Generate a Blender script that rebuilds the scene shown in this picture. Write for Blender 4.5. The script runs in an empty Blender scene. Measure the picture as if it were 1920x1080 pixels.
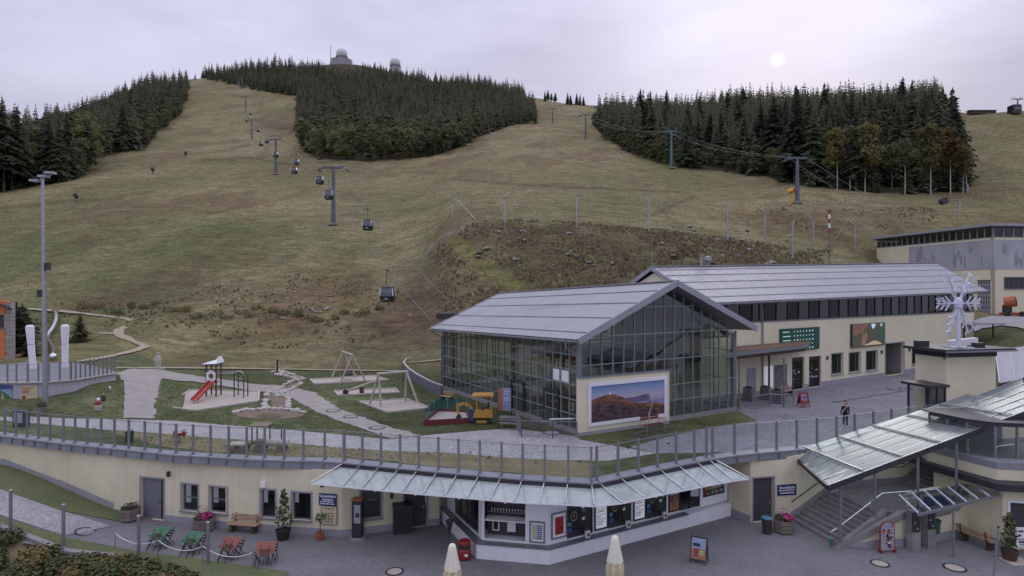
import bpy, bmesh, math, random
import numpy as np
from mathutils import Vector, Matrix, noise as mnoise

random.seed(7); rng = np.random.default_rng(7)
S = bpy.context.scene
C = S.collection
R = math.radians

# ------------------------------------------------------------------ camera
F_PX, CX, CY, CZ = 1150.0, 960.0, 540.0, 13.0      # focal length in photo pixels, centre, eye height above the yard
cam = bpy.data.cameras.new('camera'); cam_o = bpy.data.objects.new('camera', cam); C.objects.link(cam_o)
cam.sensor_fit = 'HORIZONTAL'; cam.sensor_width = 36.0; cam.lens = F_PX / 1920 * 36.0
cam.clip_start = 0.1; cam.clip_end = 6000
cam_o.location = (0, 0, CZ); cam_o.rotation_euler = (R(90), 0, 0)
S.camera = cam_o

# ------------------------------------------------------------------ sky: overcast, sun faint behind the cloud
SUN_DIR = Vector((498, 1150, 428)).normalized()
SUN_EL = math.asin(SUN_DIR.z); SUN_AZ = math.atan2(SUN_DIR.x, SUN_DIR.y)
W = bpy.data.worlds.new('World'); S.world = W; W.use_nodes = True
nt = W.node_tree; nt.nodes.clear()
def N(t, tp, **kw):
    n = t.nodes.new(tp)
    for k, v in kw.items(): setattr(n, k, v)
    return n
w_out = N(nt, 'ShaderNodeOutputWorld'); w_bg = N(nt, 'ShaderNodeBackground')
w_sky = N(nt, 'ShaderNodeTexSky', sky_type='NISHITA', sun_disc=False)
w_sky.sun_elevation = SUN_EL; w_sky.sun_rotation = SUN_AZ; w_sky.air_density = 2.0; w_sky.dust_density = 4.0
w_tc = N(nt, 'ShaderNodeTexCoord')
w_map = N(nt, 'ShaderNodeMapping'); w_map.inputs['Scale'].default_value = (1.2, 1.2, 3.6)
w_n = N(nt, 'ShaderNodeTexNoise'); w_n.inputs['Scale'].default_value = 2.2; w_n.inputs['Detail'].default_value = 5; w_n.inputs['Roughness'].default_value = .55
w_r = N(nt, 'ShaderNodeValToRGB')
w_r.color_ramp.elements[0].position = .30; w_r.color_ramp.elements[0].color = (3.75, 3.75, 4.95, 1)
w_r.color_ramp.elements[1].position = .72; w_r.color_ramp.elements[1].color = (5.25, 5.2, 6.6, 1)
# the sun's paler disc showing through the cloud
w_dot = N(nt, 'ShaderNodeVectorMath', operation='DOT_PRODUCT'); w_dot.inputs[1].default_value = SUN_DIR
w_nrm = N(nt, 'ShaderNodeVectorMath', operation='NORMALIZE')
w_g1 = N(nt, 'ShaderNodeMapRange'); w_g1.inputs[1].default_value = .99993; w_g1.inputs[2].default_value = 1.0; w_g1.inputs[4].default_value = 1.3
w_g1.interpolation_type = 'LINEAR'
w_g2 = N(nt, 'ShaderNodeMapRange'); w_g2.inputs[1].default_value = .955; w_g2.inputs[2].default_value = 1.0; w_g2.inputs[4].default_value = .7
w_g2.interpolation_type = 'SMOOTHSTEP'
w_ad = N(nt, 'ShaderNodeMath', operation='ADD'); w_add = N(nt, 'ShaderNodeMixRGB', blend_type='ADD'); w_add.inputs[0].default_value = 1
w_mix = N(nt, 'ShaderNodeMixRGB'); w_mix.inputs[0].default_value = .985
L_ = nt.links.new
L_(w_tc.outputs['Generated'], w_map.inputs[0]); L_(w_map.outputs[0], w_n.inputs['Vector']); L_(w_n.outputs['Fac'], w_r.inputs[0])
L_(w_tc.outputs['Generated'], w_nrm.inputs[0]); L_(w_nrm.outputs[0], w_dot.inputs[0])
L_(w_dot.outputs['Value'], w_g1.inputs[0]); L_(w_dot.outputs['Value'], w_g2.inputs[0])
L_(w_g1.outputs[0], w_ad.inputs[0]); L_(w_g2.outputs[0], w_ad.inputs[1])
L_(w_r.outputs[0], w_add.inputs[1]); L_(w_ad.outputs[0], w_add.inputs[2])
L_(w_sky.outputs[0], w_mix.inputs[1]); L_(w_add.outputs[0], w_mix.inputs[2])
# an overcast dome is darker at the horizon than overhead
w_sep = N(nt, 'ShaderNodeSeparateXYZ'); w_z = N(nt, 'ShaderNodeMapRange'); w_z.inputs[3].default_value = .60; w_z.inputs[4].default_value = 2.0
w_cie = N(nt, 'ShaderNodeMixRGB', blend_type='MULTIPLY'); w_cie.inputs[0].default_value = 1
L_(w_nrm.outputs[0], w_sep.inputs[0]); L_(w_sep.outputs[2], w_z.inputs[0]); L_(w_mix.outputs[0], w_cie.inputs[1]); L_(w_z.outputs[0], w_cie.inputs[2])
L_(w_cie.outputs[0], w_bg.inputs[0]); L_(w_bg.outputs[0], w_out.inputs[0])
w_bg.inputs[1].default_value = .10

sun = bpy.data.lights.new('sun', 'SUN'); sun.energy = .9; sun.angle = R(25); sun.color = (1, .96, .9)
sun_o = bpy.data.objects.new('sun', sun); C.objects.link(sun_o)
sun_o.rotation_euler = (-SUN_DIR).to_track_quat('-Z', 'Y').to_euler(); sun_o.location = SUN_DIR * 500

S.view_settings.view_transform = 'Standard'; S.view_settings.look = 'None'
S.view_settings.exposure = 0.42; S.view_settings.gamma = 1.0; S.view_settings.use_curve_mapping = False
S.render.engine = 'CYCLES'; S.render.resolution_x = 1024; S.render.resolution_y = 576
S.cycles.max_bounces = 8; S.cycles.transparent_max_bounces = 24; S.cycles.diffuse_bounces = 3; S.cycles.glossy_bounces = 3

# ------------------------------------------------------------------ helpers
PLAT, YARD, COPE = 3.6, 0.0, 3.9
def P(px, py, Y): return Vector(((px - CX) / F_PX * Y, Y, CZ - (py - CY) / F_PX * Y))
def G(px, py, z=PLAT):
    Y = (CZ - z) * F_PX / (py - CY); return Vector(((px - CX) / F_PX * Y, Y, z))

def lin(c):
    return tuple(((v / 255) / 12.92 if v / 255 <= .04045 else ((v / 255 + .055) / 1.055) ** 2.4) for v in c)
MATS = {}
def mat(name, col, rough=.8, var=.12, scale=2.0, metal=0.0, bump=0.0, bscale=30.0, col2=None, streak=0.0, spec=.5, emit=0.0, fine=0.0):
    """procedural material: base colour broken up by two noises in world space, optional rain streaks, bump"""
    if name in MATS: return MATS[name]
    m = bpy.data.materials.new(name); m.use_nodes = True; t = m.node_tree
    b = t.nodes['Principled BSDF']; b.inputs['Roughness'].default_value = rough; b.inputs['Metallic'].default_value = metal
    b.inputs['Specular IOR Level'].default_value = spec
    g = N(t, 'ShaderNodeNewGeometry')
    n1 = N(t, 'ShaderNodeTexNoise'); n1.inputs['Scale'].default_value = scale; n1.inputs['Detail'].default_value = 6; n1.inputs['Roughness'].default_value = .62
    t.links.new(g.outputs['Position'], n1.inputs['Vector'])
    c2 = col2 if col2 else tuple(min(1, v * (1 + var)) for v in col)
    c1 = col if col2 else tuple(v * (1 - var) for v in col)
    mr = N(t, 'ShaderNodeMapRange'); mr.inputs[1].default_value = .33; mr.inputs[2].default_value = .67
    t.links.new(n1.outputs['Fac'], mr.inputs[0])
    mx = N(t, 'ShaderNodeMixRGB'); mx.inputs[1].default_value = (*c1, 1); mx.inputs[2].default_value = (*c2, 1)
    t.links.new(mr.outputs[0], mx.inputs[0]); out = mx.outputs[0]
    if fine:
        nf = N(t, 'ShaderNodeTexNoise'); nf.inputs['Scale'].default_value = scale * 14; nf.inputs['Detail'].default_value = 4; nf.inputs['Roughness'].default_value = .7
        t.links.new(g.outputs['Position'], nf.inputs['Vector'])
        mf = N(t, 'ShaderNodeMapRange'); mf.inputs[1].default_value = .3; mf.inputs[2].default_value = .7; mf.inputs[3].default_value = 1 - fine; mf.inputs[4].default_value = 1 + fine
        t.links.new(nf.outputs['Fac'], mf.inputs[0])
        mm = N(t, 'ShaderNodeMixRGB', blend_type='MULTIPLY'); mm.inputs[0].default_value = 1
        t.links.new(out, mm.inputs[1]); t.links.new(mf.outputs[0], mm.inputs[2]); out = mm.outputs[0]
    if streak:
        mp = N(t, 'ShaderNodeMapping'); mp.inputs['Scale'].default_value = (3.2, 3.2, .16)
        n2 = N(t, 'ShaderNodeTexNoise'); n2.inputs['Scale'].default_value = 1.0; n2.inputs['Detail'].default_value = 4
        t.links.new(g.outputs['Position'], mp.inputs[0]); t.links.new(mp.outputs[0], n2.inputs['Vector'])
        m2 = N(t, 'ShaderNodeMapRange'); m2.inputs[1].default_value = .5; m2.inputs[2].default_value = .75; m2.inputs[3].default_value = 1; m2.inputs[4].default_value = 1 - streak
        t.links.new(n2.outputs['Fac'], m2.inputs[0])
        ml = N(t, 'ShaderNodeMixRGB', blend_type='MULTIPLY'); ml.inputs[0].default_value = 1
        t.links.new(out, ml.inputs[1]); t.links.new(m2.outputs[0], ml.inputs[2]); out = ml.outputs[0]
    t.links.new(out, b.inputs['Base Color'])
    if emit:
        t.links.new(out, b.inputs['Emission Color']); b.inputs['Emission Strength'].default_value = emit
    if bump:
        n3 = N(t, 'ShaderNodeTexNoise'); n3.inputs['Scale'].default_value = bscale; n3.inputs['Detail'].default_value = 4
        t.links.new(g.outputs['Position'], n3.inputs['Vector'])
        bp = N(t, 'ShaderNodeBump'); bp.inputs['Strength'].default_value = bump; bp.inputs['Distance'].default_value = .05
        t.links.new(n3.outputs['Fac'], bp.inputs['Height']); t.links.new(bp.outputs[0], b.inputs['Normal'])
    MATS[name] = m; return m

def glassmat(name, tint=(.55, .62, .6), refl=.12, rough=.02, base=None, opac=0.0, graz=.6):
    """flat pane: tinted see-through + mirror reflection that grows at grazing angles, optional milky body"""
    if name in MATS: return MATS[name]
    m = bpy.data.materials.new(name); m.use_nodes = True; t = m.node_tree; t.nodes.clear()
    o = N(t, 'ShaderNodeOutputMaterial'); tr = N(t, 'ShaderNodeBsdfTransparent'); tr.inputs[0].default_value = (*tint, 1)
    gl = N(t, 'ShaderNodeBsdfGlossy'); gl.inputs['Roughness'].default_value = rough; gl.inputs[0].default_value = (.95, .97, 1, 1)
    lw = N(t, 'ShaderNodeLayerWeight'); lw.inputs[0].default_value = .5; pw = N(t, 'ShaderNodeMath', operation='POWER'); pw.inputs[1].default_value = 4.0
    mr = N(t, 'ShaderNodeMapRange'); mr.inputs[3].default_value = refl; mr.inputs[4].default_value = min(1, refl + graz)
    mx = N(t, 'ShaderNodeMixShader')
    t.links.new(lw.outputs['Facing'], pw.inputs[0]); t.links.new(pw.outputs[0], mr.inputs[0]); t.links.new(mr.outputs[0], mx.inputs[0])
    last = tr.outputs[0]
    if opac:
        di = N(t, 'ShaderNodeBsdfDiffuse'); di.inputs[0].default_value = (*(base or (.5, .55, .53)), 1)
        g = N(t, 'ShaderNodeNewGeometry'); n1 = N(t, 'ShaderNodeTexNoise'); n1.inputs['Scale'].default_value = 1.3; n1.inputs['Detail'].default_value = 5
        t.links.new(g.outputs['Position'], n1.inputs['Vector'])
        m4 = N(t, 'ShaderNodeMapRange'); m4.inputs[1].default_value = .3; m4.inputs[2].default_value = .7; m4.inputs[3].default_value = opac * .8; m4.inputs[4].default_value = min(1, opac * 1.2)
        t.links.new(n1.outputs['Fac'], m4.inputs[0])
        m3 = N(t, 'ShaderNodeMixShader'); t.links.new(m4.outputs[0], m3.inputs[0]); t.links.new(tr.outputs[0], m3.inputs[1]); t.links.new(di.outputs[0], m3.inputs[2]); last = m3.outputs[0]
    t.links.new(last, mx.inputs[1]); t.links.new(gl.outputs[0], mx.inputs[2]); t.links.new(mx.outputs[0], o.inputs[0])
    MATS[name] = m; return m

BASE = {}          # object -> world location of its frame (frames are never rotated)
class MB:
    """collects shapes in world space; build() links them as ONE mesh object in its parent's frame"""
    def __init__(s): s.v = []; s.f = []
    def add(s, vs, fs):
        o = len(s.v); s.v += [tuple(v) for v in vs]; s.f += [tuple(i + o for i in f) for f in fs]; return s
    def quad(s, a, b, c, d): return s.add([a, b, c, d], [(0, 1, 2, 3)])
    def box(s, c, size, rz=0.0, axes=None):
        """box centred at c; axes = (x, y, z) unit vectors or a turn rz about z"""
        c = Vector(c)
        if axes is None:
            ca, sa = math.cos(rz), math.sin(rz); axes = (Vector((ca, sa, 0)), Vector((-sa, ca, 0)), Vector((0, 0, 1)))
        x, y, z = (Vector(a) * (h / 2) for a, h in zip(axes, size))
        vs = [c + x * i + y * j + z * k for i in (-1, 1) for j in (-1, 1) for k in (-1, 1)]
        return s.add(vs, [(0, 1, 3, 2), (4, 6, 7, 5), (0, 4, 5, 1), (2, 3, 7, 6), (0, 2, 6, 4), (1, 5, 7, 3)])
    def bar(s, a, b, w, h=None, up=(0, 0, 1)):
        """rectangular bar from a to b, w wide and h high"""
        a, b = Vector(a), Vector(b); h = h or w; d = b - a; l = d.length
        if l < 1e-6: return s
        x = d / l; up = Vector(up); y = up.cross(x)
        if y.length < 1e-4: y = Vector((1, 0, 0)).cross(x)
        if y.length < 1e-4: y = Vector((0, 1, 0)).cross(x)
        y.normalize(); z = x.cross(y)
        return s.box((a + b) / 2, (l, w, h), axes=(x, y, z))
    def tube(s, a, b, r, r2=None, n=8, cap=True):
        a, b = Vector(a), Vector(b); r2 = r if r2 is None else r2; d = (b - a)
        if d.length < 1e-6: return s
        d.normalize(); t = Vector((0, 0, 1)) if abs(d.z) < .9 else Vector((1, 0, 0)); u = d.cross(t).normalized(); w = d.cross(u)
        ring = [u * math.cos(2 * math.pi * i / n) + w * math.sin(2 * math.pi * i / n) for i in range(n)]
        vs = [a + q * r for q in ring] + [b + q * r2 for q in ring]
        fs = [(i, (i + 1) % n, n + (i + 1) % n, n + i) for i in range(n)]
        if cap: fs += [tuple(range(n - 1, -1, -1)), tuple(range(n, 2 * n))]
        return s.add(vs, fs)
    def path(s, pts, r, n=6):
        pts = [Vector(p) for p in pts]; rings = []; vs = []
        for i, p in enumerate(pts):
            d = (pts[min(i + 1, len(pts) - 1)] - pts[max(i - 1, 0)]).normalized()
            t = Vector((0, 0, 1)) if abs(d.z) < .95 else Vector((1, 0, 0)); u = d.cross(t).normalized(); w = d.cross(u)
            rr = r[i] if isinstance(r, (list, tuple)) else r
            vs += [p + (u * math.cos(2 * math.pi * k / n) + w * math.sin(2 * math.pi * k / n)) * rr for k in range(n)]
        fs = [(i * n + k, i * n + (k + 1) % n, (i + 1) * n + (k + 1) % n, (i + 1) * n + k) for i in range(len(pts) - 1) for k in range(n)]
        fs += [tuple(range(n - 1, -1, -1)), tuple(range((len(pts) - 1) * n, len(pts) * n))]
        return s.add(vs, fs)
    def lathe(s, c, prof, n=16, sx=1.0, sy=1.0):
        """profile [(radius, height)] turned about the vertical through c"""
        c = Vector(c); vs = []; fs = []
        for r, z in prof: vs += [c + Vector((r * sx * math.cos(2 * math.pi * k / n), r * sy * math.sin(2 * math.pi * k / n), z)) for k in range(n)]
        for i in range(len(prof) - 1): fs += [(i * n + k, i * n + (k + 1) % n, (i + 1) * n + (k + 1) % n, (i + 1) * n + k) for k in range(n)]
        fs += [tuple(range(n - 1, -1, -1)), tuple(range((len(prof) - 1) * n, len(prof) * n))]
        return s.add(vs, fs)
    def prism(s, poly, z0, z1):
        """upright prism over an xy polygon (counter-clockwise)"""
        n = len(poly); vs = [(p[0], p[1], z0) for p in poly] + [(p[0], p[1], z1) for p in poly]
        return s.add(vs, [(i, (i + 1) % n, n + (i + 1) % n, n + i) for i in range(n)] + [tuple(range(n - 1, -1, -1)), tuple(range(n, 2 * n))])
    def slab(s, pts, off):
        """polygon in space thickened by the vector off"""
        pts = [Vector(p) for p in pts]; off = Vector(off); n = len(pts); vs = pts + [p + off for p in pts]
        return s.add(vs, [(i, (i + 1) % n, n + (i + 1) % n, n + i) for i in range(n)] + [tuple(range(n - 1, -1, -1)), tuple(range(n, 2 * n))])
    def build(s, name, m, parent=None, smooth=False, loc=None):
        me = bpy.data.meshes.new(name)
        if parent is not None: base = BASE[parent]
        elif loc is not None: base = Vector(loc)
        else:
            a = np.array(s.v); base = Vector((a[:, 0].mean(), a[:, 1].mean(), a[:, 2].min()))
        me.from_pydata([(v[0] - base[0], v[1] - base[1], v[2] - base[2]) for v in s.v], [], s.f)
        if len(s.f) < 6000:
            bm = bmesh.new(); bm.from_mesh(me); bmesh.ops.recalc_face_normals(bm, faces=bm.faces); bm.to_mesh(me); bm.free()
        if smooth: me.polygons.foreach_set('use_smooth', [True] * len(me.polygons))
        me.materials.append(m if not isinstance(m, str) else MATS[m])
        o = bpy.data.objects.new(name, me); C.objects.link(o)
        if parent is not None: o.parent = parent
        else: o.location = base
        BASE[o] = base; return o

def tag(o, label, cat, group=None, kind=None):
    if label: o['label'] = label
    if cat: o['category'] = cat
    if group: o['group'] = group
    if kind: o['kind'] = kind
    return o
def struct(o): o['kind'] = 'structure'; return o
def thing(name, loc, label, cat, group=None):
    o = bpy.data.objects.new(name, None); o.empty_display_size = .3; C.objects.link(o); o.location = loc; BASE[o] = Vector(loc)
    return tag(o, label, cat, group)
def dup(root, loc=None, label=None, group=None, rz=None, scale=None):
    r = root.copy(); C.objects.link(r); BASE[r] = Vector(loc) if loc is not None else BASE[root]
    if loc is not None: r.location = loc
    if rz is not None: r.rotation_euler = (0, 0, rz)
    if scale is not None: r.scale = (scale,) * 3
    if label: r['label'] = label
    if group: r['group'] = group
    for ch in list(root.children):
        c = ch.copy(); C.objects.link(c); c.parent = r
        for g in list(ch.children):
            d = g.copy(); C.objects.link(d); d.parent = c
    return r
def turn(root, rz): root.rotation_euler = (0, 0, rz); return root

class Wall:
    """vertical plane through plan point q along unit direction d; n = outward normal (to the viewer)"""
    def __init__(s, q, d):
        s.q = Vector((q[0], q[1], 0)); s.d = Vector((d[0], d[1], 0)).normalized(); n = Vector((s.d.y, -s.d.x, 0))
        if n.y > 0: n = -n
        s.n = n
    def ray(s, px, py):
        u = (px - CX) / F_PX
        L = (u * s.q.y - s.q.x) / (s.d.x - u * s.d.y); Y = s.q.y + s.d.y * L
        return L, CZ - (py - CY) / F_PX * Y
    def pt(s, L, z, off=0.0): return s.q + s.d * L + s.n * off + Vector((0, 0, z))
    def box(s, mb, L0, L1, z0, z1, o0, o1):
        c = s.pt((L0 + L1) / 2, (z0 + z1) / 2, (o0 + o1) / 2)
        return mb.box(c, (abs(L1 - L0), abs(o1 - o0), abs(z1 - z0)), axes=(s.d, s.n, Vector((0, 0, 1))))
    def rect(s, px0, py0, px1, py1):
        """pixel rectangle -> L0, L1, z0, z1 (top edge read at the left side)"""
        L0, zt = s.ray(px0, py0); L1, _ = s.ray(px1, py0); _, zb = s.ray(px0, py1)
        return L0, L1, zb, zt

FONT_CACHE = {}
def text(name, s, pos, xdir, up, size, m, parent, align='CENTER', bold=0.0, squeeze=1.0):
    """flat lettering: a text outline turned into a thin mesh, lying at pos with its own x axis and up axis"""
    cu = bpy.data.curves.new('t', 'FONT'); cu.body = s; cu.size = size; cu.align_x = align; cu.align_y = 'CENTER'; cu.offset = bold; cu.resolution_u = 2
    to = bpy.data.objects.new('t', cu); C.objects.link(to); dg = bpy.context.evaluated_depsgraph_get()
    me = bpy.data.meshes.new_from_object(to.evaluated_get(dg)); bpy.data.objects.remove(to); bpy.data.curves.remove(cu)
    x = Vector(xdir).normalized(); u = Vector(up).normalized(); b = BASE[parent]; p = Vector(pos)
    for v in me.vertices: v.co = p + x * v.co.x * squeeze + u * v.co.y - b
    me.name = name; me.materials.clear(); me.materials.append(m)
    o = bpy.data.objects.new(name, me); C.objects.link(o); o.parent = parent; BASE[o] = b; return o
# ------------------------------------------------------------------ terrain: one height field, read as z(px column, depth)
def fl(Y): return CY + F_PX * (CZ - PLAT) / Y
def zl(Y, z): return CY + F_PX * (CZ - z) / Y
FLAT = [(20, fl(20)), (45, fl(45)), (60, fl(60)), (69, fl(69))]
LEFT = [(20, fl(20)), (45, fl(45)), (48, zl(48, 4.6)), (53, zl(53, 5.6)), (66, zl(66, 5.75))]
COLS = {
 -500: LEFT + [(75,655),(85,620),(100,575),(125,510),(150,460),(190,412),(257,365),(340,318),(380,305),(520,330),(800,380),(1500,450)],
 0: LEFT + [(75,645),(85,605),(100,565),(125,495),(150,443),(190,393),(257,343),(340,296),(420,262),(520,270),(800,330),(1500,420)],
 100: LEFT + [(75,643),(85,600),(100,562),(125,490),(150,436),(190,385),(257,335),(340,292),(440,255),(520,238),(700,275),(1500,400)],
 170: LEFT + [(75,645),(85,602),(100,562),(125,487),(150,432),(190,380),(257,329),(340,288),(440,252),(560,220),(640,208),(800,235),(1500,380)],
 260: [(20,fl(20)),(45,fl(45)),(48,zl(48,4.0)),(54,zl(54,4.7)),(62,zl(62,5.1)),(75,652),(85,612),(100,562),(125,483),(150,428),(190,376),(257,327),(340,288),(440,250),(560,213),(700,178),(760,172),(1000,200),(1500,330)],
 350: FLAT + [(80,648),(100,556),(125,478),(150,424),(190,374),(257,327),(340,288),(440,250),(560,212),(700,172),(860,147),(1100,175),(1500,300)],
 470: FLAT + [(80,648),(100,553),(125,477),(150,422),(190,374),(257,328),(340,290),(440,254),(560,215),(700,178),(850,147),(960,128),(1200,160),(1500,260)],
 640: FLAT + [(80,648),(100,553),(125,477),(150,422),(190,374),(257,328),(340,292),(440,256),(560,217),(700,182),(850,152),(1000,122),(1060,116),(1300,150),(1500,220)],
 740: FLAT + [(80,648),(100,555),(125,478),(150,424),(190,374),(257,326),(340,290),(440,256),(560,220),(700,188),(850,163),(1000,140),(1060,133),(1300,170),(1500,230)],
 800: FLAT + [(80,650),(96,568),(108,512),(125,458),(150,410),(190,369),(257,325),(340,290),(440,258),(560,228),(700,200),(850,172),(1000,148),(1300,190),(1500,240)],
 845: FLAT + [(80,648),(96,548),(108,462),(113,428),(125,410),(150,388),(200,342),(300,295),(400,264),(560,228),(700,200),(850,170),(980,155),(1300,195),(1500,240)],
 900: FLAT + [(80,645),(96,535),(108,442),(112,420),(125,402),(150,378),(200,335),(300,290),(400,262),(560,228),(700,202),(900,165),(950,160),(1200,200),(1500,260)],
 1000: FLAT + [(80,640),(96,515),(108,428),(112,416),(125,400),(150,375),(200,335),(300,282),(450,242),(600,215),(800,185),(850,180),(1100,215),(1500,280)],
 1110: FLAT + [(80,640),(96,515),(108,434),(112,424),(125,405),(150,378),(200,338),(300,282),(450,242),(600,214),(750,196),(1000,230),(1500,300)],
 1217: FLAT + [(80,640),(96,518),(108,446),(112,435),(125,415),(150,385),(200,342),(300,285),(450,238),(650,205),(900,240),(1500,320)],
 1400: FLAT + [(80,640),(96,520),(108,465),(114,450),(125,436),(150,395),(200,350),(300,285),(400,245),(500,215),(700,245),(1500,350)],
 1500: FLAT + [(80,630),(96,520),(108,478),(116,462),(124,442),(134,402),(142,387),(150,380),(175,355),(220,325),(300,280),(420,232),(500,213),(700,240),(1500,350)],
 1590: FLAT + [(80,625),(96,540),(108,490),(120,456),(128,430),(140,402),(150,392),(175,360),(220,320),(300,272),(420,216),(600,240),(1500,350)],
 1660: FLAT + [(80,620),(100,560),(120,500),(130,440),(140,405),(150,392),(175,363),(220,322),(300,268),(410,213),(600,240),(1500,350)],
 1750: [(20,fl(20)),(45,fl(45)),(60,fl(60)),(74,fl(74)),(84,606),(100,570),(115,540),(124,480),(132,420),(142,399),(165,375),(220,325),(300,255),(380,210),(560,240),(1500,350)],
 1900: [(20,fl(20)),(45,fl(45)),(53,fl(53)),(62,690),(72,630),(85,598),(100,588),(118,572),(126,480),(134,415),(142,398),(165,372),(220,312),(300,252),(360,208),(560,240),(1500,350)],
 2500: [(20,fl(20)),(45,fl(45)),(53,fl(53)),(62,690),(72,630),(85,598),(100,588),(118,572),(126,480),(134,415),(142,398),(165,372),(220,312),(300,252),(360,208),(560,240),(1500,350)],
}
T_PX = np.arange(-500, 2501, 10.0); T_LY = np.linspace(math.log(20), math.log(1500), 520)
_keys = sorted(COLS)
def _colz(k):
    c = COLS[k]; Y = np.array([p[0] for p in c], float); z = np.array([CZ - (p[1] - CY) / F_PX * p[0] for p in c])
    return np.interp(np.exp(T_LY), Y, z)
_tab = np.stack([_colz(k) for k in _keys])
T_Z = np.stack([np.interp(T_PX, _keys, _tab[:, j]) for j in range(len(T_LY))], axis=1)
def _blur(a, n, ax):
    k = np.hanning(n + 2)[1:-1]; k /= k.sum(); pad = [(0, 0), (0, 0)]; pad[ax] = (n // 2, n // 2)
    b = np.pad(a, pad, mode='edge'); return np.apply_along_axis(lambda r: np.convolve(r, k, 'valid'), ax, b)
_zb = _blur(_blur(T_Z, 7, 1), 7, 0)
_w = np.clip((np.exp(T_LY) - 56) / 14, 0, 1)[None, :]
T_Z = T_Z * (1 - _w) + _zb * _w
def HZ(px, Y):
    """ground height at photo column px and depth Y (arrays or numbers)"""
    px = np.asarray(px, float); Y = np.asarray(Y, float)
    i = np.clip((px + 500) / 10, 0, len(T_PX) - 1.001); j = np.clip((np.log(np.maximum(Y, 20.01)) - T_LY[0]) / (T_LY[1] - T_LY[0]), 0, len(T_LY) - 1.001)
    a = i.astype(int); b = j.astype(int); fi = i - a; fj = j - b
    return (T_Z[a, b] * (1 - fi) + T_Z[a + 1, b] * fi) * (1 - fj) + (T_Z[a, b + 1] * (1 - fi) + T_Z[a + 1, b + 1] * fi) * fj
def H(x, y): return HZ(CX + F_PX * np.asarray(x) / np.asarray(y), y)
def TG(px, py, y0=30.0, y1=1200.0):
    """where the sight line through a pixel first meets the ground"""
    Y = np.exp(np.linspace(math.log(y0), math.log(y1), 1500)); pyg = CY + (CZ - HZ(np.full_like(Y, px), Y)) / Y * F_PX
    k = np.argmax(pyg <= py); k = k if pyg[k] <= py else int(np.argmin(pyg))
    return Vector(((px - CX) / F_PX * Y[k], Y[k], float(HZ(px, Y[k]))))

# front edge of the upper terrace = line of the coping on the curved front wall
COPE_PX = [(-60,808),(0,815),(110,829),(210,839),(327,851),(460,859),(530,861.5),(605,863),(642,865),(742,875),(817,882),(897,889),(975,896),(1065,901),(1107,904),(1122,902),(1162,893),(1237,877.5),(1305,864),(1330,859),(1382,851.5),(1422,847.5),(1497,841),(1570,834)]
COPE_XY = [G(a, b, COPE).to_2d() for a, b in COPE_PX] + [Vector(v) for v in ((20.7,36.5),(23.7,37.9),(26.8,39.3),(29.2,40.2))]
_cx = [v.x / v.y * F_PX + CX for v in COPE_XY]; _cy = [v.y for v in COPE_XY]
def cope_Y(px): return np.interp(px, _cx, _cy)

FOREST = {
 'left': [(-480,400),(0,362),(60,347),(115,342),(165,326),(180,300),(212,293),(275,277),(292,252),(312,238),(340,214),(348,185),(352,158),(356,146),(340,60),(-480,60)],
 'centre': [(372,146),(410,153),(446,162),(476,169),(560,182),(556,215),(560,250),(566,284),(600,299),(690,304),(770,300),(840,289),(905,256),(945,238),(1006,231),(996,206),(975,181),(960,60),(372,60)],
 'right': [(1114,236),(1130,258),(1175,286),(1240,309),(1330,321),(1430,332),(1500,348),(1600,360),(1700,366),(1786,362),(1796,335),(1778,290),(1756,222),(1742,60),(1118,60)],
}
def in_poly(px, py, poly):
    c = np.zeros(len(px), bool); n = len(poly)
    for i in range(n):
        (x0, y0), (x1, y1) = poly[i], poly[(i + 1) % n]
        if y0 == y1: continue
        t = ((y0 > py) != (y1 > py)) & (px < (x1 - x0) * (py - y0) / (y1 - y0) + x0); c ^= t
    return c
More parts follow.
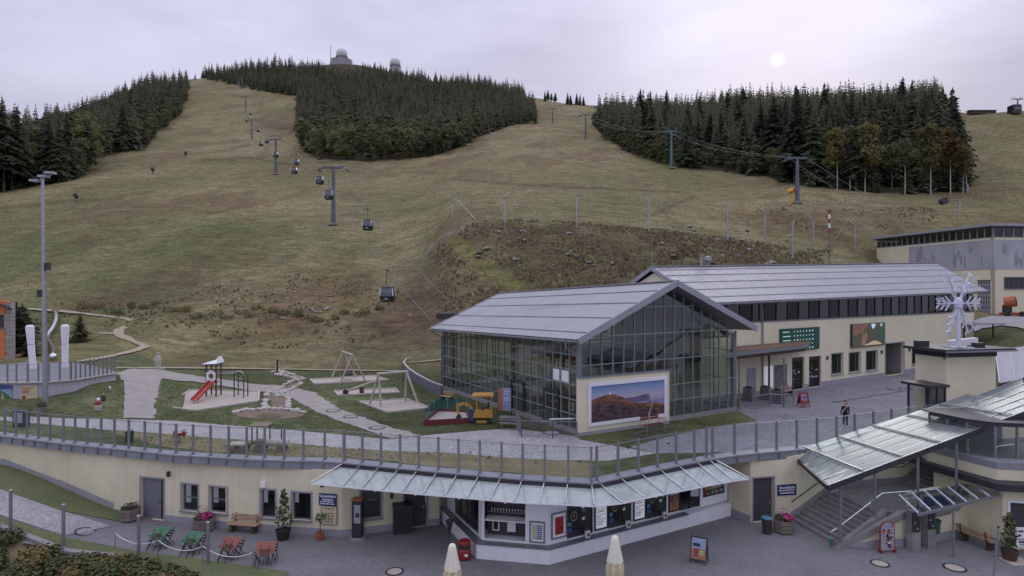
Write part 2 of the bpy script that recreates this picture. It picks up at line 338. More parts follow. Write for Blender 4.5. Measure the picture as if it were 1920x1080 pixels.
def hill_colour(px, py, Y, X):
    """plant cover of the ground by place: lawn, meadow, heath, bank (linear colours)"""
    def sm(a, b, v): t = np.clip((v - a) / (b - a), 0, 1); return t * t * (3 - 2 * t)
    n = len(px)
    tan = np.array(lin((134, 124, 93))); olive = np.array(lin((110, 108, 74))); green = np.array(lin((92, 102, 64))); brown = np.array(lin((112, 97, 71))); lawn = np.array(lin((92, 98, 68)))
    heath = np.array(lin((92, 77, 65)))
    v = np.array([(mnoise.fractal(Vector((x * .02, y * .012, 3.1)), .8, 2, 5) , mnoise.fractal(Vector((x * .06, y * .03, 9.7)), .8, 2, 5)) for x, y in zip(X, Y)])
    a, b = v[:, 0], v[:, 1]
    c = np.tile(tan, (n, 1))
    def blend(col, w): 
        nonlocal c
        w = np.clip(w, 0, 1)[:, None]; c = c * (1 - w) + col * w
    blend(olive, .45 + .9 * a)
    blend(green, sm(330, 500, py) * (.38 + .9 * b) * (px < 1700))
    blend(brown, sm(.05, .4, b - .35 * a) * .75)
    def spot(cx, cy, rx, ry): return np.exp(-(((px - cx) / rx) ** 2 + ((py - cy) / ry) ** 2))
    for cx, cy, rx, ry, col, s in [(560,590,190,60,brown,.6),(330,545,150,30,heath,.4),(740,600,130,50,brown,.6),(430,430,160,14,green,.6),(140,520,150,30,green,.55),(690,310,60,14,brown,.5),
                                   (520,235,40,14,heath,.7),(900,420,40,10,olive,.4),(1500,410,80,22,brown,.6),(1640,410,120,30,heath,.5),(880,360,200,22,tan,.4),(1880,300,70,60,olive,.5),
                                   (300,470,200,20,green,.5),(640,450,120,20,green,.4),(740,380,60,16,green,.6),(60,640,60,60,green,.5),(300,640,160,40,olive,.6),(1400,340,200,20,tan,.5)]:
        blend(col, spot(cx, cy, rx, ry) * s * (1 + .8 * b))
    bank = sm(815, 870, px + .9 * (py - 430)) * sm(412, 426, py) * (1 - sm(1530, 1660, px)) * sm(-20, 30, 1500 - px + (py - 440) * 1.5) * (Y < 116)
    blend(heath, bank * (.55 + .7 * b)); blend(olive, bank * sm(.1, .5, a) * .7); blend(green, bank * sm(.2, .5, -b) * .5)
    strip = np.exp(-((px - (850 + (py - 450) * 1.25)) / (18 + (py - 430) * .1)) ** 2) * sm(425, 450, py) * (py < 600) * (px < 1010)
    blend(np.array(lin((112, 110, 66))), strip * .9)
    for pts, w in [(((905,300),(925,270),(925,250),(900,240)),7), (((800,470),(840,440),(880,420)),10), (((640,345),(740,300)),6)]:
        for (x0, y0), (x1, y1) in zip(pts, pts[1:]):
            t = np.clip(((px - x0) * (x1 - x0) + (py - y0) * (y1 - y0)) / ((x1 - x0) ** 2 + (y1 - y0) ** 2), 0, 1)
            d = np.hypot(px - x0 - t * (x1 - x0), (py - y0 - t * (y1 - y0)) * 1.6); blend(np.array(lin((128, 119, 100))), np.exp(-(d / w) ** 2) * .7)
    for pts, w in [(((850,336),(960,345),(1080,352),(1290,361)),1.6), (((1225,402),(1262,385),(1300,368)),2.2), (((1235,388),(1258,412)),2), (((380,300),(470,296),(560,312)),2), (((0,392),(120,378),(230,372)),2.5)]:
        for (x0, y0), (x1, y1) in zip(pts, pts[1:]):
            t = np.clip(((px - x0) * (x1 - x0) + (py - y0) * (y1 - y0)) / ((x1 - x0) ** 2 + (y1 - y0) ** 2), 0, 1); blend(brown * .6, np.exp(-(np.hypot(px - x0 - t * (x1 - x0), py - y0 - t * (y1 - y0)) / w) ** 2) * .8)
    wood = np.zeros(n)
    for k in FOREST: wood = np.maximum(wood, in_poly(px + 3 * b, py + 2, FOREST[k]) * 1.0)
    blend(np.array(lin((62, 58, 44))), wood * .9)
    flat = (1 - sm(68, 72, Y)) * (px > 215) + (px <= 215) * (1 - sm(52, 64, Y)); flat = np.clip(flat + (px > 1740) * (1 - sm(80, 92, Y)), 0, 1)
    blend(lawn * (1 + .35 * b[:, None]), flat); blend(olive, flat * sm(.15, .5, a + b) * .6)
    return np.clip(c, .005, 1)

def build_ground():
    cols = np.concatenate([np.arange(-480, -60, 30), np.arange(-60, 1990, 5.0), np.arange(1990, 2480, 30)]); nr = 330
    ys = cope_Y(cols) + .12; t = np.linspace(0, 1, nr)
    tt = np.where(t < .5, t * .62, .31 + (t - .5) * 1.38)
    Y = ys[:, None] * (1450 / ys[:, None]) ** tt[None, :]; PXg = np.repeat(cols[:, None], nr, 1); X = (PXg - CX) / F_PX * Y
    Z = HZ(PXg, Y)
    xf, yf = X.ravel(), Y.ravel()
    rough = np.array([mnoise.fractal(Vector((x * .09, y * .05, .3)), .9, 2.1, 4) for x, y in zip(xf, yf)]).reshape(X.shape)
    far = np.clip((Y - 74) / 12, 0, 1); far = far * (PXg < 1740) + np.clip((Y - 120) / 20, 0, 1) * (PXg >= 1740)
    bank = np.clip((PXg - 830) / 40, 0, 1) * np.clip((1520 - PXg) / 60, 0, 1) * np.clip((Y - 88) / 6, 0, 1) * np.clip((118 - Y) / 5, 0, 1)
    Z = Z + rough * (.45 * np.clip(Y / 150, .4, 3) + .5 * bank) * far
    nc = len(cols); v = np.stack([X, Y, Z], -1).reshape(-1, 3)
    idx = np.arange(nc * nr).reshape(nc, nr); q = np.stack([idx[:-1, :-1], idx[1:, :-1], idx[1:, 1:], idx[:-1, 1:]], -1).reshape(-1, 4)
    me = bpy.data.meshes.new('hill'); me.from_pydata(v.tolist(), [], q.tolist()); me.polygons.foreach_set('use_smooth', [True] * len(me.polygons))
    pyv = CY + (CZ - v[:, 2]) / v[:, 1] * F_PX
    col = hill_colour(PXg.ravel(), pyv, v[:, 1], v[:, 0])
    at = me.color_attributes.new('cover', 'FLOAT_COLOR', 'POINT'); at.data.foreach_set('color', np.concatenate([col, np.ones((len(col), 1))], 1).ravel())
    m = bpy.data.materials.new('meadow'); m.use_nodes = True; tr = m.node_tree; b = tr.nodes['Principled BSDF']; b.inputs['Roughness'].default_value = .95; b.inputs['Specular IOR Level'].default_value = .1
    a = N(tr, 'ShaderNodeAttribute', attribute_name='cover'); g = N(tr, 'ShaderNodeNewGeometry')
    mp = N(tr, 'ShaderNodeMapping'); mp.inputs['Scale'].default_value = (.55, 1.0, 1.6); tr.links.new(g.outputs['Position'], mp.inputs[0])
    cur = a.outputs['Color']
    for sc, lo, hi, det in [(.32, .66, 1.36, 9), (2.6, .60, 1.42, 6), (.9, .72, 1.30, 8), (.07, .86, 1.14, 4)]:
        n1 = N(tr, 'ShaderNodeTexNoise'); n1.inputs['Scale'].default_value = sc; n1.inputs['Detail'].default_value = det; n1.inputs['Roughness'].default_value = .68; tr.links.new(mp.outputs[0], n1.inputs['Vector'])
        r = N(tr, 'ShaderNodeMapRange'); r.inputs[1].default_value = .3; r.inputs[2].default_value = .7; r.inputs[3].default_value = lo; r.inputs[4].default_value = hi; tr.links.new(n1.outputs['Fac'], r.inputs[0])
        mu = N(tr, 'ShaderNodeMixRGB', blend_type='MULTIPLY'); mu.inputs[0].default_value = 1; tr.links.new(cur, mu.inputs[1]); tr.links.new(r.outputs[0], mu.inputs[2]); cur = mu.outputs[0]
    n4 = N(tr, 'ShaderNodeTexNoise'); n4.inputs['Scale'].default_value = .8; n4.inputs['Detail'].default_value = 8; tr.links.new(mp.outputs[0], n4.inputs['Vector'])
    hs = N(tr, 'ShaderNodeHueSaturation'); r4 = N(tr, 'ShaderNodeMapRange'); r4.inputs[1].default_value = .3; r4.inputs[2].default_value = .7; r4.inputs[3].default_value = .485; r4.inputs[4].default_value = .515
    tr.links.new(n4.outputs['Fac'], r4.inputs[0]); tr.links.new(r4.outputs[0], hs.inputs['Hue']); tr.links.new(cur, hs.inputs['Color']); tr.links.new(hs.outputs[0], b.inputs['Base Color'])
    n5 = N(tr, 'ShaderNodeTexNoise'); n5.inputs['Scale'].default_value = 1.1; n5.inputs['Detail'].default_value = 8; n5.inputs['Roughness'].default_value = .7; tr.links.new(g.outputs['Position'], n5.inputs['Vector'])
    bp = N(tr, 'ShaderNodeBump'); bp.inputs['Strength'].default_value = .9; bp.inputs['Distance'].default_value = .5; tr.links.new(n5.outputs['Fac'], bp.inputs['Height']); tr.links.new(bp.outputs[0], b.inputs['Normal'])
    me.materials.append(m); MATS['meadow'] = m
    o = bpy.data.objects.new('hill', me); C.objects.link(o); struct(o); return o
build_ground()

# ------------------------------------------------------------------ trees
def spruce_mesh(seed, whorls, per, lod=0, bare=.06):
    """unit-height spruce crown: whorls of drooping kite-shaped boughs with side twigs"""
    r = random.Random(seed); vs = []; fs = []; lean = r.uniform(-.012, .012)
    for w in range(whorls):
        t = w / (whorls - 1); z = bare + (.985 - bare) * t ** .93
        rad = (.15 * (1 - t) ** .8 + .007) * r.uniform(.7, 1.2); n = max(4, int(per * (1 - t * .45))); ph = r.uniform(0, 6.28)
        for k in range(n):
            if r.random() < .1: continue
            a = ph + 6.283 * k / n + r.uniform(-.3, .3); l = rad * r.uniform(.5, 1.25); ca, sa = math.cos(a), math.sin(a)
            wd = l * r.uniform(.14, .26) + .004; dr = l * r.uniform(.35, .85) * (1 - .6 * t); zz = z + r.uniform(-.02, .02); ox = lean * z * 3
            b = len(vs)
            mid = .55
            vs += [(ox, 0, zz + .012), (ox + ca * l * mid - sa * wd, sa * l * mid + ca * wd, zz - dr * .45 - .012), (ox + ca * l, sa * l, zz - dr), (ox + ca * l * mid + sa * wd, sa * l * mid - ca * wd, zz - dr * .45 - .012), (ox + ca * l * mid, sa * l * mid, zz - dr * .3 + .008)]
            fs += [(b, b + 1, b + 4), (b + 1, b + 2, b + 4), (b + 2, b + 3, b + 4), (b + 3, b, b + 4)]
            if lod == 0:
                for s in (-1, 1, -1, 1):
                    q = r.uniform(.35, .95); tl = l * r.uniform(.22, .4); aa = a + s * r.uniform(.5, 1.0); bx, by = ox + ca * l * q, sa * l * q; bz = zz - dr * q
                    b = len(vs); cx, sx = math.cos(aa), math.sin(aa)
                    vs += [(bx, by, bz + .004), (bx + cx * tl - sx * tl * .3, by + sx * tl + cx * tl * .3, bz - tl * .35), (bx + cx * tl * 1.2, by + sx * tl * 1.2, bz - tl * .7), (bx + cx * tl + sx * tl * .3, by + sx * tl - cx * tl * .3, bz - tl * .35)]
                    fs += [(b, b + 1, b + 2), (b, b + 2, b + 3)]
    b = len(vs); vs += [(lean * 3, 0, 1.0), (lean * 3 + .006, .004, .95), (lean * 3 - .006, .004, .95), (lean * 3, -.007, .95)]; fs += [(b, b + 1, b + 2), (b, b + 2, b + 3), (b, b + 3, b + 1)]
    return vs, fs
def leafy_mesh(seed, nleaf, lobes, zlo=.28, wid=.27):
    """unit-height broadleaf crown: leaf-sized faces through several uneven lobes"""
    r = random.Random(seed); vs = []; fs = []; L = []
    for k in range(lobes):
        a = r.uniform(0, 6.28); d = r.uniform(0, wid * .62); z = r.uniform(zlo + .1, .88)
        sh = 1 - abs((z - .55) / .6) ** 2 * .7; L.append((math.cos(a) * d * sh, math.sin(a) * d * sh, z, r.uniform(.08, .15)))
    L.append((0, 0, .88, .1))
    for i in range(nleaf):
        x, y, z, s = r.choice(L); u = Vector((r.gauss(0, 1), r.gauss(0, 1), r.gauss(0, 1))).normalized(); rr = s * r.uniform(.45, 1.08)
        c = Vector((x, y, z)) + Vector((u.x * rr, u.y * rr, u.z * rr * .8)); nrm = (u + Vector((r.gauss(0, .6), r.gauss(0, .6), r.gauss(0, .6) + .4))).normalized()
        t = nrm.cross(Vector((0, 0, 1))); t = t.normalized() if t.length > .01 else Vector((1, 0, 0)); b2 = nrm.cross(t); q = r.uniform(.014, .034); b = len(vs)
        vs += [tuple(c - t * q), tuple(c + b2 * q * .7), tuple(c + t * q), tuple(c - b2 * q * .8)]; fs.append((b, b + 1, b + 2, b + 3))
    return vs, fs
def tomesh(name, vf, m):
    me = bpy.data.meshes.new(name); me.from_pydata(vf[0], [], vf[1]); me.materials.append(m); return me
def foliage(name, c, spread=.35):
    """leaf material: colour varies from tree to tree and clump to clump, light passes through a little"""
    if name in MATS: return MATS[name]
    m = bpy.data.materials.new(name); m.use_nodes = True; t = m.node_tree; b = t.nodes['Principled BSDF']; b.inputs['Roughness'].default_value = .75; b.inputs['Specular IOR Level'].default_value = .25
    g = N(t, 'ShaderNodeNewGeometry'); oi = N(t, 'ShaderNodeObjectInfo')
    n1 = N(t, 'ShaderNodeTexNoise'); n1.inputs['Scale'].default_value = .45; n1.inputs['Detail'].default_value = 5; t.links.new(g.outputs['Position'], n1.inputs['Vector'])
    ad = N(t, 'ShaderNodeMath', operation='ADD'); mu = N(t, 'ShaderNodeMath', operation='MULTIPLY'); mu.inputs[1].default_value = .5; t.links.new(oi.outputs['Random'], mu.inputs[0]); t.links.new(mu.outputs[0], ad.inputs[0]); t.links.new(n1.outputs['Fac'], ad.inputs[1])
    mr = N(t, 'ShaderNodeMapRange'); mr.inputs[1].default_value = .4; mr.inputs[2].default_value = 1.1; t.links.new(ad.outputs[0], mr.inputs[0])
    mx = N(t, 'ShaderNodeMixRGB'); mx.inputs[1].default_value = (*[v * (1 - spread) for v in c], 1); mx.inputs[2].default_value = (c[0] * (1 + spread * 1.3), c[1] * (1 + spread), c[2] * (1 + spread * .6), 1)
    t.links.new(mr.outputs[0], mx.inputs[0]); t.links.new(mx.outputs[0], b.inputs['Base Color'])
    tl = N(t, 'ShaderNodeBsdfTranslucent'); ms = N(t, 'ShaderNodeMixShader'); ms.inputs[0].default_value = .38; t.links.new(mx.outputs[0], tl.inputs[0]); t.links.new(b.outputs[0], ms.inputs[1]); t.links.new(tl.outputs[0], ms.inputs[2]); t.links.new(ms.outputs[0], t.nodes['Material Output'].inputs[0])
    MATS[name] = m; return m
foliage('spruce', (.070, .092, .060), .62); foliage('spruce_old', (.094, .104, .076), .62); foliage('broadleaf', (.165, .19, .088), .45); foliage('broadleaf_yellow', (.135, .13, .05)); foliage('broadleaf_orange', (.15, .10, .042)); foliage('broadleaf_red', (.13, .035, .022)); foliage('young', (.135, .155, .082), .4)
mat('bark', (.09, .075, .062), .95, .3, 6, bump=.5, bscale=40); mat('birch_bark', (.42, .40, .36), .9, .35, 5)
def trunk_mesh(name, r0, top, m, limbs=0, seed=1):
    mb = MB(); mb.tube((0, 0, -.03), (0, 0, top), r0, r0 * .25, 7); r = random.Random(seed)
    for k in range(limbs):
        a = r.uniform(0, 6.28); z = r.uniform(.28, .62); l = r.uniform(.12, .22); mb.tube((0, 0, z), (math.cos(a) * l, math.sin(a) * l, z + l * 1.0), r0 * .4, r0 * .12, 5)
    me = bpy.data.meshes.new(name); me.from_pydata(mb.v, [], mb.f); me.materials.append(m); return me
SPR = [tomesh('crown', spruce_mesh(s, 34 + s % 3 * 4, 13, 0, (.05, .10, .22, .30, .07, .16)[s]), MATS['spruce' if s % 3 else 'spruce_old']) for s in range(6)]
LEAF = [tomesh('crown', leafy_mesh(40 + s, 1500, 15, (.12, .25, .4, .15)[s]), MATS[k]) for s, k in enumerate(('broadleaf', 'broadleaf', 'young', 'broadleaf'))]
LEAF_C = {k: tomesh('crown', leafy_mesh(60 + i, 1300, 13, .34), MATS[k]) for i, k in enumerate(('broadleaf_yellow', 'broadleaf_orange', 'broadleaf_red'))}
TR_S = trunk_mesh('trunk', .011, .9, MATS['bark']); TR_L = trunk_mesh('trunk', .014, .75, MATS['bark'], 6); TR_B = trunk_mesh('trunk', .010, .8, MATS['birch_bark'], 5, 3)
def put_tree(name, crown, trunk, loc, h, rz, label, group, wide=1.0):
    t = thing(name, loc, label, 'tree', group); t.rotation_euler = (0, 0, rz); t.scale = (h * wide, h * wide, h)
    for nm, me in (('crown', crown), ('trunk', trunk)):
        o = bpy.data.objects.new(nm, me); C.objects.link(o); o.parent = t
    return t

trees = []      # (X, Y, Z, height, kind, region)
def sample(region, spacing, ymin, ymax, pmin, pmax):
    poly = FOREST[region]; n = 0; taken = {}
    xs = np.sort(rng.uniform(0, 1, 60000)); YY = np.sqrt(rng.uniform(ymin ** 2, ymax ** 2, 60000)); pp = rng.uniform(pmin, pmax, 60000)
    zz = HZ(pp, YY); py = CY + (CZ - zz) / YY * F_PX
    ok = in_poly(pp, py, poly); res = []
    for p, Y, z in zip(pp[ok], YY[ok], zz[ok]):
        X = (p - CX) / F_PX * Y; s = spacing * (1 + max(0, Y - 250) / 900); kx, ky = int(X // s), int(Y // s)
        if any((X - a) ** 2 + (Y - b) ** 2 < (s * .8) ** 2 for i in (-1, 0, 1) for j in (-1, 0, 1) for a, b in taken.get((kx + i, ky + j), ())): continue
        taken.setdefault((kx, ky), []).append((X, Y)); res.append((X, Y, z, p))
    return res
def pyof(X, Y, z): return CY + (CZ - z) / Y * F_PX
rr = random.Random(11)
for region, sp, y0, y1, p0, p1 in (('left', 5.6, 190, 760, -260, 356), ('centre', 6.0, 270, 1100, 365, 1010), ('right', 4.6, 150, 500, 1110, 1800)):
    for X, Y, z, p in sample(region, sp, y0, y1, p0, p1):
        py = pyof(X, Y, z); k = 'spruce'; h = rr.uniform(17, 26)
        if region == 'left':
            if 185 < py < 318 and rr.random() < (.8 if py > 205 else .4) and p > 30: k = 'leaf'; h = rr.uniform(8, 14)
            elif py > 300: h = rr.uniform(15, 27); k = 'leaf' if rr.random() < .3 else 'spruce'
            else: h = rr.uniform(16, 23)
        elif region == 'centre':
            if py > 258: k = 'leaf' if rr.random() < .82 else 'spruce'; h = rr.uniform(10, 18) if k == 'leaf' else rr.uniform(13, 24)
            elif py > 200: k = 'leaf' if rr.random() < .45 else 'spruce'; h = rr.uniform(9, 15) if k == 'leaf' else rr.uniform(14, 22)
            else: h = rr.uniform(13, 21)
            if Y > 960: h = rr.uniform(4, 10)
            if abs(p - 640) < 40 and Y > 900: h *= .4
        else:
            edge = py > np.interp(p, [a for a, b in FOREST['right'][:10]], [b for a, b in FOREST['right'][:10]]) - 13
            if p < 1480 and edge and rr.random() < .8: k = 'leaf'; h = rr.uniform(6, 12)
            elif edge and rr.random() < .2: k = 'leaf'; h = rr.uniform(9, 16)
            elif edge and p > 1530: h = rr.uniform(9, 16)
            else: h = rr.uniform(17, 28)
            if Y > 230: h *= .86
        cl = mnoise.noise(Vector((X * .045, Y * .03, 4.2)))
        if k == 'spruce': h *= (1 + .38 * cl) * (1.15 if rr.random() < .12 else 1)
        if rr.random() < (.03 if cl > -.1 else .13): continue
        trees.append([X, Y, z, h, k, region])
for px, pyb, h, k in [(1022,190,14,'spruce'),(1027,189,16,'spruce'),(1034,191,13,'spruce'),(1041,193,14,'spruce'),(1064,195,15,'spruce'),(1070,196,13,'spruce'),(1081,196,15,'spruce'),(1087,197,14,'spruce'),(1094,198,12,'spruce'),
                      (380,139,12,'spruce'),(388,138,15,'spruce'),(394,139,14,'spruce'),(402,140,11,'spruce'),(412,140,9,'spruce'),(424,139,8,'spruce'),(366,143,8,'spruce')]:
    q = TG(px, pyb, 400); trees.append([q.x, q.y, q.z - .4, h, k, 'crest'])
trees.sort(key=lambda t: t[1] / t[3])
LBL = {('left', 'spruce'): 'tall dark spruce in the wood left of the ski slope', ('left', 'leaf'): 'small light green broadleaf tree in the wood left of the ski slope',
       ('centre', 'spruce'): 'dark spruce in the wood below the two domes', ('centre', 'leaf'): 'bushy green broadleaf tree at the foot of the wood below the domes',
       ('right', 'spruce'): 'tall dark spruce in the wood behind the chairlift towers', ('right', 'leaf'): 'low green broadleaf tree along the edge of the wood behind the chairlift', ('crest', 'spruce'): 'small dark spruce standing on the bare crest'}
GRP = {'left': 'trees of the wood left of the slope', 'centre': 'trees of the wood below the domes', 'right': 'trees of the wood behind the chairlift', 'crest': 'spruces on the bare crest'}
n_ind = {'spruce': 0, 'leaf': 0}; rest = []
for X, Y, z, h, k, reg in trees:
    if n_ind[k] < (290 if k == 'spruce' else 130) or reg == 'crest':
        n_ind[k] += 1
        lb = LBL[reg, k]
        if reg == 'right' and k == 'spruce':
            p = CX + F_PX * X / Y; lb = 'tall dark spruce in the wood ' + ('at its thin end beside the small chairlift masts' if p < 1200 else 'behind the pale chairlift mast' if p < 1350 else 'between the pale mast and the mast on the mound' if p < 1530 else 'behind the bare trunked birches' if p < 1680 else 'at its blunt end beside the orange tree')
        if k == 'spruce': put_tree('spruce_tree', rr.choice(SPR), TR_S, (X, Y, z - .2), h, rr.uniform(0, 6.28), lb, GRP[reg], rr.uniform(1.0, 1.32))
        else: put_tree('broadleaf_tree', rr.choice(LEAF), TR_L, (X, Y, z - .2), h, rr.uniform(0, 6.28), LBL[reg, k], GRP[reg], rr.uniform(.9, 1.3))
    else: rest.append((X, Y, z, h, k, reg))
for px, py, h, key, lab in [(1570,356,19,'broadleaf_yellow','yellowing birch with a bare pale trunk in front of the dark spruces'),(1594,358,20,'broadleaf','green topped birch with a bare pale trunk beside the yellowing birch'),(1622,362,21,'broadleaf_yellow','yellow green birch leaning out of the wood, widest crown of the birches'),
                            (1697,366,17,'broadleaf','leafy green tree with thin pale trunk before the spruce wood'),(1745,366,21,'broadleaf_yellow','tall yellow green tree beside the orange autumn tree'),(1782,364,20,'broadleaf_orange','orange autumn tree at the end of the spruce wood'),
                            (1806,362,14,'broadleaf_yellow','small yellowing tree at the outer corner of the spruce wood'),(700,299,9,'broadleaf_red','small dark red leaved tree at the foot of the wood below the domes')]:
    q = TG(px, py, 120); put_tree('autumn_tree' if 'orange' in key or 'red' in key else 'birch_tree', LEAF_C.get(key, LEAF[2]), TR_B, q, h, rr.uniform(0, 6.28), lab, None, .85)
# the rest of the woods: one mass each
SPR_LO = [spruce_mesh(90 + s, 19, 8, 1, .08) for s in range(5)]; LEAF_LO = [leafy_mesh(95 + s, 170, 9, .15) for s in range(3)]
for q in range(3):      # coarser leaves for far crowns
    vs, fs = LEAF_LO[q]; out = []
    for f in fs:
        c = np.mean([vs[i] for i in f], axis=0)
        for i in f: out.append(tuple(c + (np.array(vs[i]) - c) * 2.2))
    LEAF_LO[q] = (out, [tuple(range(4 * i, 4 * i + 4)) for i in range(len(fs))])
def forest(name, items, m, lib, label):
    if not items: return
    V = []; Fc = []; off = 0
    for X, Y, z, h, k, reg in items:
        vs, fs = rr.choice(lib); a = rr.uniform(0, 6.28); w = rr.uniform(1.15, 1.7) * h; ar = np.array(vs); ca, sa = math.cos(a), math.sin(a)
        V.append(np.stack([X + (ar[:, 0] * ca - ar[:, 1] * sa) * w, Y + (ar[:, 0] * sa + ar[:, 1] * ca) * w, z - .3 + ar[:, 2] * h], 1)); Fc += [tuple(i + off for i in f) for f in fs]; off += len(vs)
    me = bpy.data.meshes.new(name); me.from_pydata(np.concatenate(V).tolist(), [], Fc); me.materials.append(m); o = bpy.data.objects.new(name, me); C.objects.link(o); tag(o, label, 'forest', kind='stuff')
forest('distant_spruce_forest', [t for t in rest if t[4] == 'spruce'], MATS['spruce_old'], SPR_LO, 'dark spruce forest covering the upper slopes below the domes')
forest('distant_broadleaf_forest', [t for t in rest if t[4] == 'leaf'], MATS['young'], LEAF_LO, 'light green young broadleaf wood among the spruces on the slopes')
print('TREES', len(trees), n_ind, len(rest))
# ------------------------------------------------------------------ shared materials
mat('cream', lin((218, 211, 185)), .9, .05, .6, streak=.05, bump=.15, bscale=60)
mat('cream_yard', lin((216, 209, 180)), .9, .08, .7, streak=.09, bump=.15, bscale=60)
mat('white_render', lin((226, 226, 232)), .85, .04, .8, streak=.07)
mat('plinth', lin((152, 150, 158)), .9, .08, 1.5, streak=.08)
mat('grey_metal', lin((128, 129, 135)), .5, .1, 2, metal=.35)
mat('dark_metal', lin((62, 62, 66)), .5, .15, 3, metal=.4)
mat('steel', lin((165, 167, 172)), .35, .1, 3, metal=.8)
mat('chrome', lin((210, 212, 216)), .18, .05, 3, metal=.95)
mat('coping', lin((138, 139, 146)), .6, .1, 1.2, metal=.2, streak=.1)
mat('concrete', lin((140, 138, 138)), .95, .14, 1.4, streak=.1, bump=.3)
mat('stone_step', lin((126, 122, 122)), .95, .16, 2.5, bump=.3, fine=.12)
mat('asphalt', lin((119, 118, 120)), .93, .15, .3, fine=.18, bump=.3, bscale=90)
mat('dark_paint', lin((50, 50, 56)), .6, .15, 3)
mat('black', (.02, .02, .022), .6, .2, 5); mat('near_black', (.035, .033, .036), .5, .2, 4)
mat('soffit', lin((120, 112, 104)), .9, .1, 2)
mat('frame_grey', lin((104, 106, 116)), .6, .08, 3)
mat('white', lin((232, 232, 234)), .6, .04, 2)
mat('blue_sign', lin((34, 44, 100)), .5, .08, 3)
mat('wood', lin((168, 142, 116)), .8, .22, 5, fine=.15); mat('old_wood', lin((118, 108, 100)), .9, .22, 4, fine=.18); mat('dark_wood', lin((78, 60, 48)), .85, .2, 4, fine=.15)
mat('red_paint', lin((138, 42, 44)), .55, .1, 3); mat('leaf_pot', lin((70, 84, 52)), .8, .3, 9)
glassmat('rail_glass', (.93, .96, .95), .03); glassmat('canopy_glass', (.70, .77, .74), .05, .06, (.74, .79, .75), .38, .4); glassmat('roof_glass', (.76, .82, .80), .04, .25, (.60, .65, .64), .17, .10)
glassmat('hall_glass', (.68, .75, .71), .11); glassmat('window_glass', (.34, .37, .38), .08); glassmat('band_glass_a', (.16, .18, .18), .03); glassmat('band_glass_b', (.3, .33, .34), .09); glassmat('clear_glass', (.8, .85, .84), .06)

def opening_wall(mb, w, L0, L1, z0, z1, holes, th, z0f=None):
    """wall slab with openings and reveals; holes = [(l0, l1, za, zb)]"""
    Ls = sorted(set([L0, L1] + [v for h in holes for v in h[:2]])); Zs = sorted(set([z0, z1] + [v for h in holes for v in h[2:]]))
    def ishole(l, z): return any(h[0] < l < h[1] and h[2] < z < h[3] for h in holes)
    for i in range(len(Ls) - 1):
        for j in range(len(Zs) - 1):
            if ishole((Ls[i] + Ls[i + 1]) / 2, (Zs[j] + Zs[j + 1]) / 2): continue
            for off in (0, -th): mb.quad(w.pt(Ls[i], Zs[j], off), w.pt(Ls[i + 1], Zs[j], off), w.pt(Ls[i + 1], Zs[j + 1], off), w.pt(Ls[i], Zs[j + 1], off))
    for l0, l1, za, zb in list(holes) + [(L0, L1, z0, z1)]:
        for (a, b) in (((l0, za), (l1, za)), ((l1, za), (l1, zb)), ((l1, zb), (l0, zb)), ((l0, zb), (l0, za))):
            mb.quad(w.pt(*a, 0), w.pt(*b, 0), w.pt(*b, -th), w.pt(*a, -th))
def window(parent, w, L0, L1, z0, z1, depth=.18, bars=(), hbars=(), surround=.09, fm='frame_grey', gm='window_glass', name='window', sm='plinth', sill=True):
    """window part in an opening: frame (with bars), glass and painted surround as sub-parts"""
    mb = MB(); f = .07
    for a, b, c, d in ((L0, L1, z0, z0 + f), (L0, L1, z1 - f, z1), (L0, L0 + f, z0 + f, z1 - f), (L1 - f, L1, z0 + f, z1 - f)): w.box(mb, a, b, c, d, -depth, -depth + .06)
    for t in bars: l = L0 + (L1 - L0) * t; w.box(mb, l - .03, l + .03, z0 + f, z1 - f, -depth + .004, -depth + .055)
    for t in hbars: z = z0 + (z1 - z0) * t; w.box(mb, L0 + f, L1 - f, z - .03, z + .03, -depth + .006, -depth + .05)
    o = mb.build(name, MATS[fm], parent)
    MB().quad(w.pt(L0 + f, z0 + f, -depth + .02), w.pt(L1 - f, z0 + f, -depth + .02), w.pt(L1 - f, z1 - f, -depth + .02), w.pt(L0 + f, z1 - f, -depth + .02)).build('pane', MATS[gm], o)
    MB().quad(w.pt(L0, z0, -depth - .5), w.pt(L1, z0, -depth - .5), w.pt(L1, z1, -depth - .5), w.pt(L0, z1, -depth - .5)).build('room_backing', MATS['room_dark'], o)  # plain dark sheet set behind the pane in place of a modelled room
    if surround:
        mb = MB(); s = surround
        for a, b, c, d in ((L0 - s, L1 + s, z1, z1 + s), (L0 - s, L0, z0, z1), (L1, L1 + s, z0, z1)): w.box(mb, a, b, c, d, .002, .022)
        mb.build('surround', MATS[sm], o)
    if sill: w.box(MB(), L0 - .1, L1 + .1, z0 - .07, z0 - .005, -.05, .12).build('sill', MATS['coping'], o)
    return o
mat('room_dark', (.15, .155, .165), .9, .4, 1.2)

